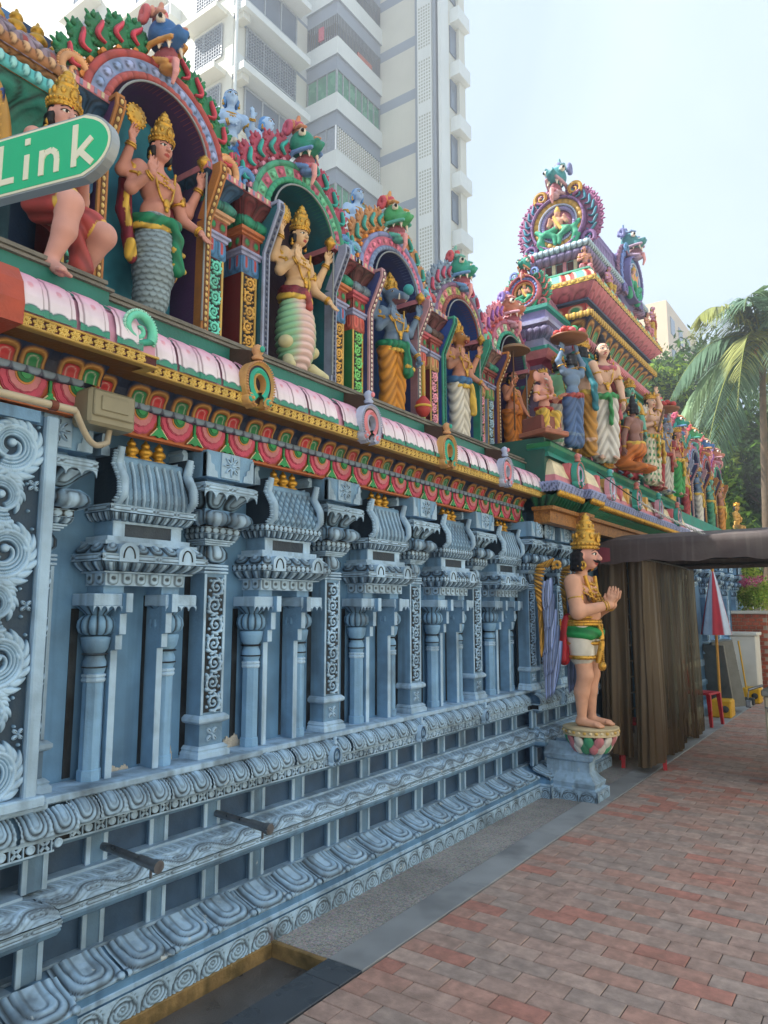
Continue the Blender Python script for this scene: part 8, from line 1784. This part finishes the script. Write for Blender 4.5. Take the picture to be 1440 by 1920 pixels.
tree((1.5, 23.0, 0), 6.5, 2.2, 'round green tree beyond the cart', DKG, 8, 50)
tree((-5.6, 20.8, 0), 8.4, 1.9, 'leafy green tree between the gate tower and the palm', DKG + LTG, 12, 70, 150, .11)
# bougainvillea
r_ = np.random.default_rng(9); e = thing('flowering_bush', (-2.2, 15.4, 1.5), 'pink flowering bush spilling over the brick planter', 'bush'); g = G()
for k in range(34): c = (-2.2 + r_.normal(0, .42), 15.5 + r_.normal(0, .30), 1.70 + abs(r_.normal(0, .24))); leaves(g, c, 150, .20, .045, hx('#8aa83c', '#a3b84a', '#6f9434', '#b0b85c'), r_)
g.build('foliage', m_leaf, e); g = G()
for k in range(12): c = (-2.15 + r_.normal(0, .40), 15.3 + r_.normal(0, .25), 2.05 + abs(r_.normal(0, .10))); leaves(g, c, 60, .12, .03, hx('#c8608c', '#d88aa8', '#c8487a'), r_)
g.build('blossoms', m_leaf, e)
# palms
m_frond = leafmat('palm_leaves', None, .2)
def palm(loc, h, lean, nf, L, label, seed, cols, name='coconut_palm', dead=True, drop=1.0, lw=.024, nleaf=46):
    r_ = np.random.default_rng(seed); e = thing(name, loc, label, 'palm', 'palms'); x, y, z = loc; t = np.linspace(0, 1, 24); P = np.stack([x + lean[0] * t ** 1.5, y + lean[1] * t ** 1.5, z + h * t], -1); g = G(); g.tube(P, .085 * (1 - .3 * t) + .008 * (np.arange(24) % 2), 12); g.build('trunk', m_bark, e); top = P[-1]
    for k in range(nf):
        a = 2 * pi * k / nf * 1.0 + r_.uniform(-.2, .2) + (k % 2) * .3; el = (1.32, .9, .45, .0)[k % 4] + r_.uniform(-.15, .15); Lk = L * r_.uniform(.85, 1.1); s = np.linspace(0, 1, 26); curl = drop * (1.0 + .5 * (el < .5))
        hor = Lk * (np.sin(el * 0 + 1) * 0 + s * cos(max(el, -.2)) * (1 - .12 * s)); ver = Lk * (s * sin(el) - .62 * curl * s ** 2.1); R3 = np.stack([top[0] + hor * cos(a), top[1] + hor * sin(a), top[2] + ver], -1)
        g = G(); g.tube(R3, .022 * (1 - .85 * s), 5, A(*H('#8f9a4c'))); T = np.gradient(R3, axis=0); T /= np.linalg.norm(T, axis=1)[:, None]; sd = np.cross(T, A(0, 0, 1)); sd /= np.linalg.norm(sd, axis=1)[:, None] + 1e-9
        V = []; C_ = []; cc = cols[k % len(cols)]
        for j in range(nleaf):
            q = .10 + .90 * j / nleaf; i_ = q * 25; i0 = int(min(24, i_)); fr = i_ - i0; p = R3[i0] * (1 - fr) + R3[min(25, i0 + 1)] * fr; tt, ss = T[i0], sd[i0]; ll = Lk * .30 * np.sin(np.clip(q * 1.05 + .12, 0, 1) * pi) ** .6 + .05
            for sg in (-1, 1):
                d = unit(ss * sg * .85 + tt * .55 + A(0, 0, -.35 - .5 * r_.random())); m_ = p + d * ll * .5; tip = p + d * ll + A(0, 0, -.22 * ll); wv_ = unit(np.cross(d, A(0, 0, 1)) + A(0, 0, .4)) * lw; V += [p - wv_ * .5, p + wv_ * .5, m_ + wv_, m_ - wv_, tip]; c1 = cc * r_.uniform(.75, 1.25); C_ += [c1] * 5
        V = np.array(V); n = len(V) // 5; b5 = np.arange(n)[:, None] * 5; g.add(V, (b5 + np.array([[0, 1, 2, 3]])), np.array(C_), 0, False); g.add(V, (b5 + np.array([[3, 2, 4]])), np.array(C_), 0, False); g.build('frond', m_frond, e)
    g = G()
    for k in range(14): a = k * 2.4; g.ell(top + A(.17 * cos(a), .17 * sin(a), -.18 - .06 * (k % 3)), (.085, .085, .10), 8, 6, A(*H('#b8743c')) if k % 2 else A(*H('#8a8a3c')))
    g.build('coconuts', m_cloth, e)
PG = hx('#748f78', '#83a07a', '#66866c', '#9aa060', '#648068')
palm((-2.2, 17.2, 0), 7.4, (.25, 0), 24, 3.0, 'tall coconut palm with drooping fronds at the right edge', 3, PG, drop=1.2, lw=.03, nleaf=60)
palm((-3.1, 17.6, 0), 3.0, (0, .1), 12, 1.3, 'low fan of palm fronds behind the far niches', 7, hx('#7f9a4c', '#6f8a44'), name='young_palm', drop=.5)
# pale blue statues on the rear roof wall
rw = thing('rear_roof_wall', (-4.3, 4.5, 3), 'dark blue rear roof wall with gold finials behind the niches', 'roof wall'); g = G(); g.box(-4.5, -4.15, 1.8, 8.2, 2.9, 4.9, A(*H('#23406a'))); sweep(g, [(-4.15, 1.8), (-4.15, 8.2)], [(0, 4.9), (.12, 4.95), (.12, 5.02), (0, 5.06), (-.1, 5.3), (-.3, 5.35)], [A(*H('#7fa8d0')), A(*H('#b8d0e8')), A(*H('#7fa8d0')), A(*H('#3a6a9c')), A(*H('#3a6a9c'))]); g.build('parapet', m_col, rw)
for y in (3.2, 4.75, 6.3, 7.0): ob('roof_finial', fm, rw, (-4.3, y, 5.33), scale=(1.3, 1.3, 1.3))
PB_, PBL = hx('#a8c4e4', '#5f93cc')
for k, (y, lb) in enumerate(((3.75, 'pale blue seated statue on the rear roof left of the second niche'), (4.15, 'pale blue seated statue on the rear roof above the second niche'), (5.48, 'pale blue seated statue on the rear roof above the third niche'), (7.35, 'pale blue seated statue on the rear roof beside the fourth niche'))):
    figure((-4.2, y, 5.10), rad((-30, 10, -20, 0)[k]), 1.05, lb, PB_, PBL, ('chest', 'bless'), pose='sit', head_kind='hair', hair=PBL, belt=WHT, vox=.013, group='pale blue statues on the rear roof')
# ================================================================== humid air
hz = G(); hz.box(-62, 42, -52, 102, -1.1, 48.0)
m_hz = bpy.data.materials.new('humid_air'); m_hz.use_nodes = True; nt = m_hz.node_tree; nt.nodes.clear()
vo_ = nt.nodes.new('ShaderNodeOutputMaterial'); pv = nt.nodes.new('ShaderNodeVolumePrincipled'); pv.inputs['Color'].default_value = (.90, .94, 1.0, 1); pv.inputs['Density'].default_value = 0.005; pv.inputs['Anisotropy'].default_value = 0.2
nt.links.new(pv.outputs[0], vo_.inputs['Volume'])
o = hz.build('haze', m_hz, kind='stuff'); o['label'] = 'thin humid haze over the street'; o['category'] = 'haze'
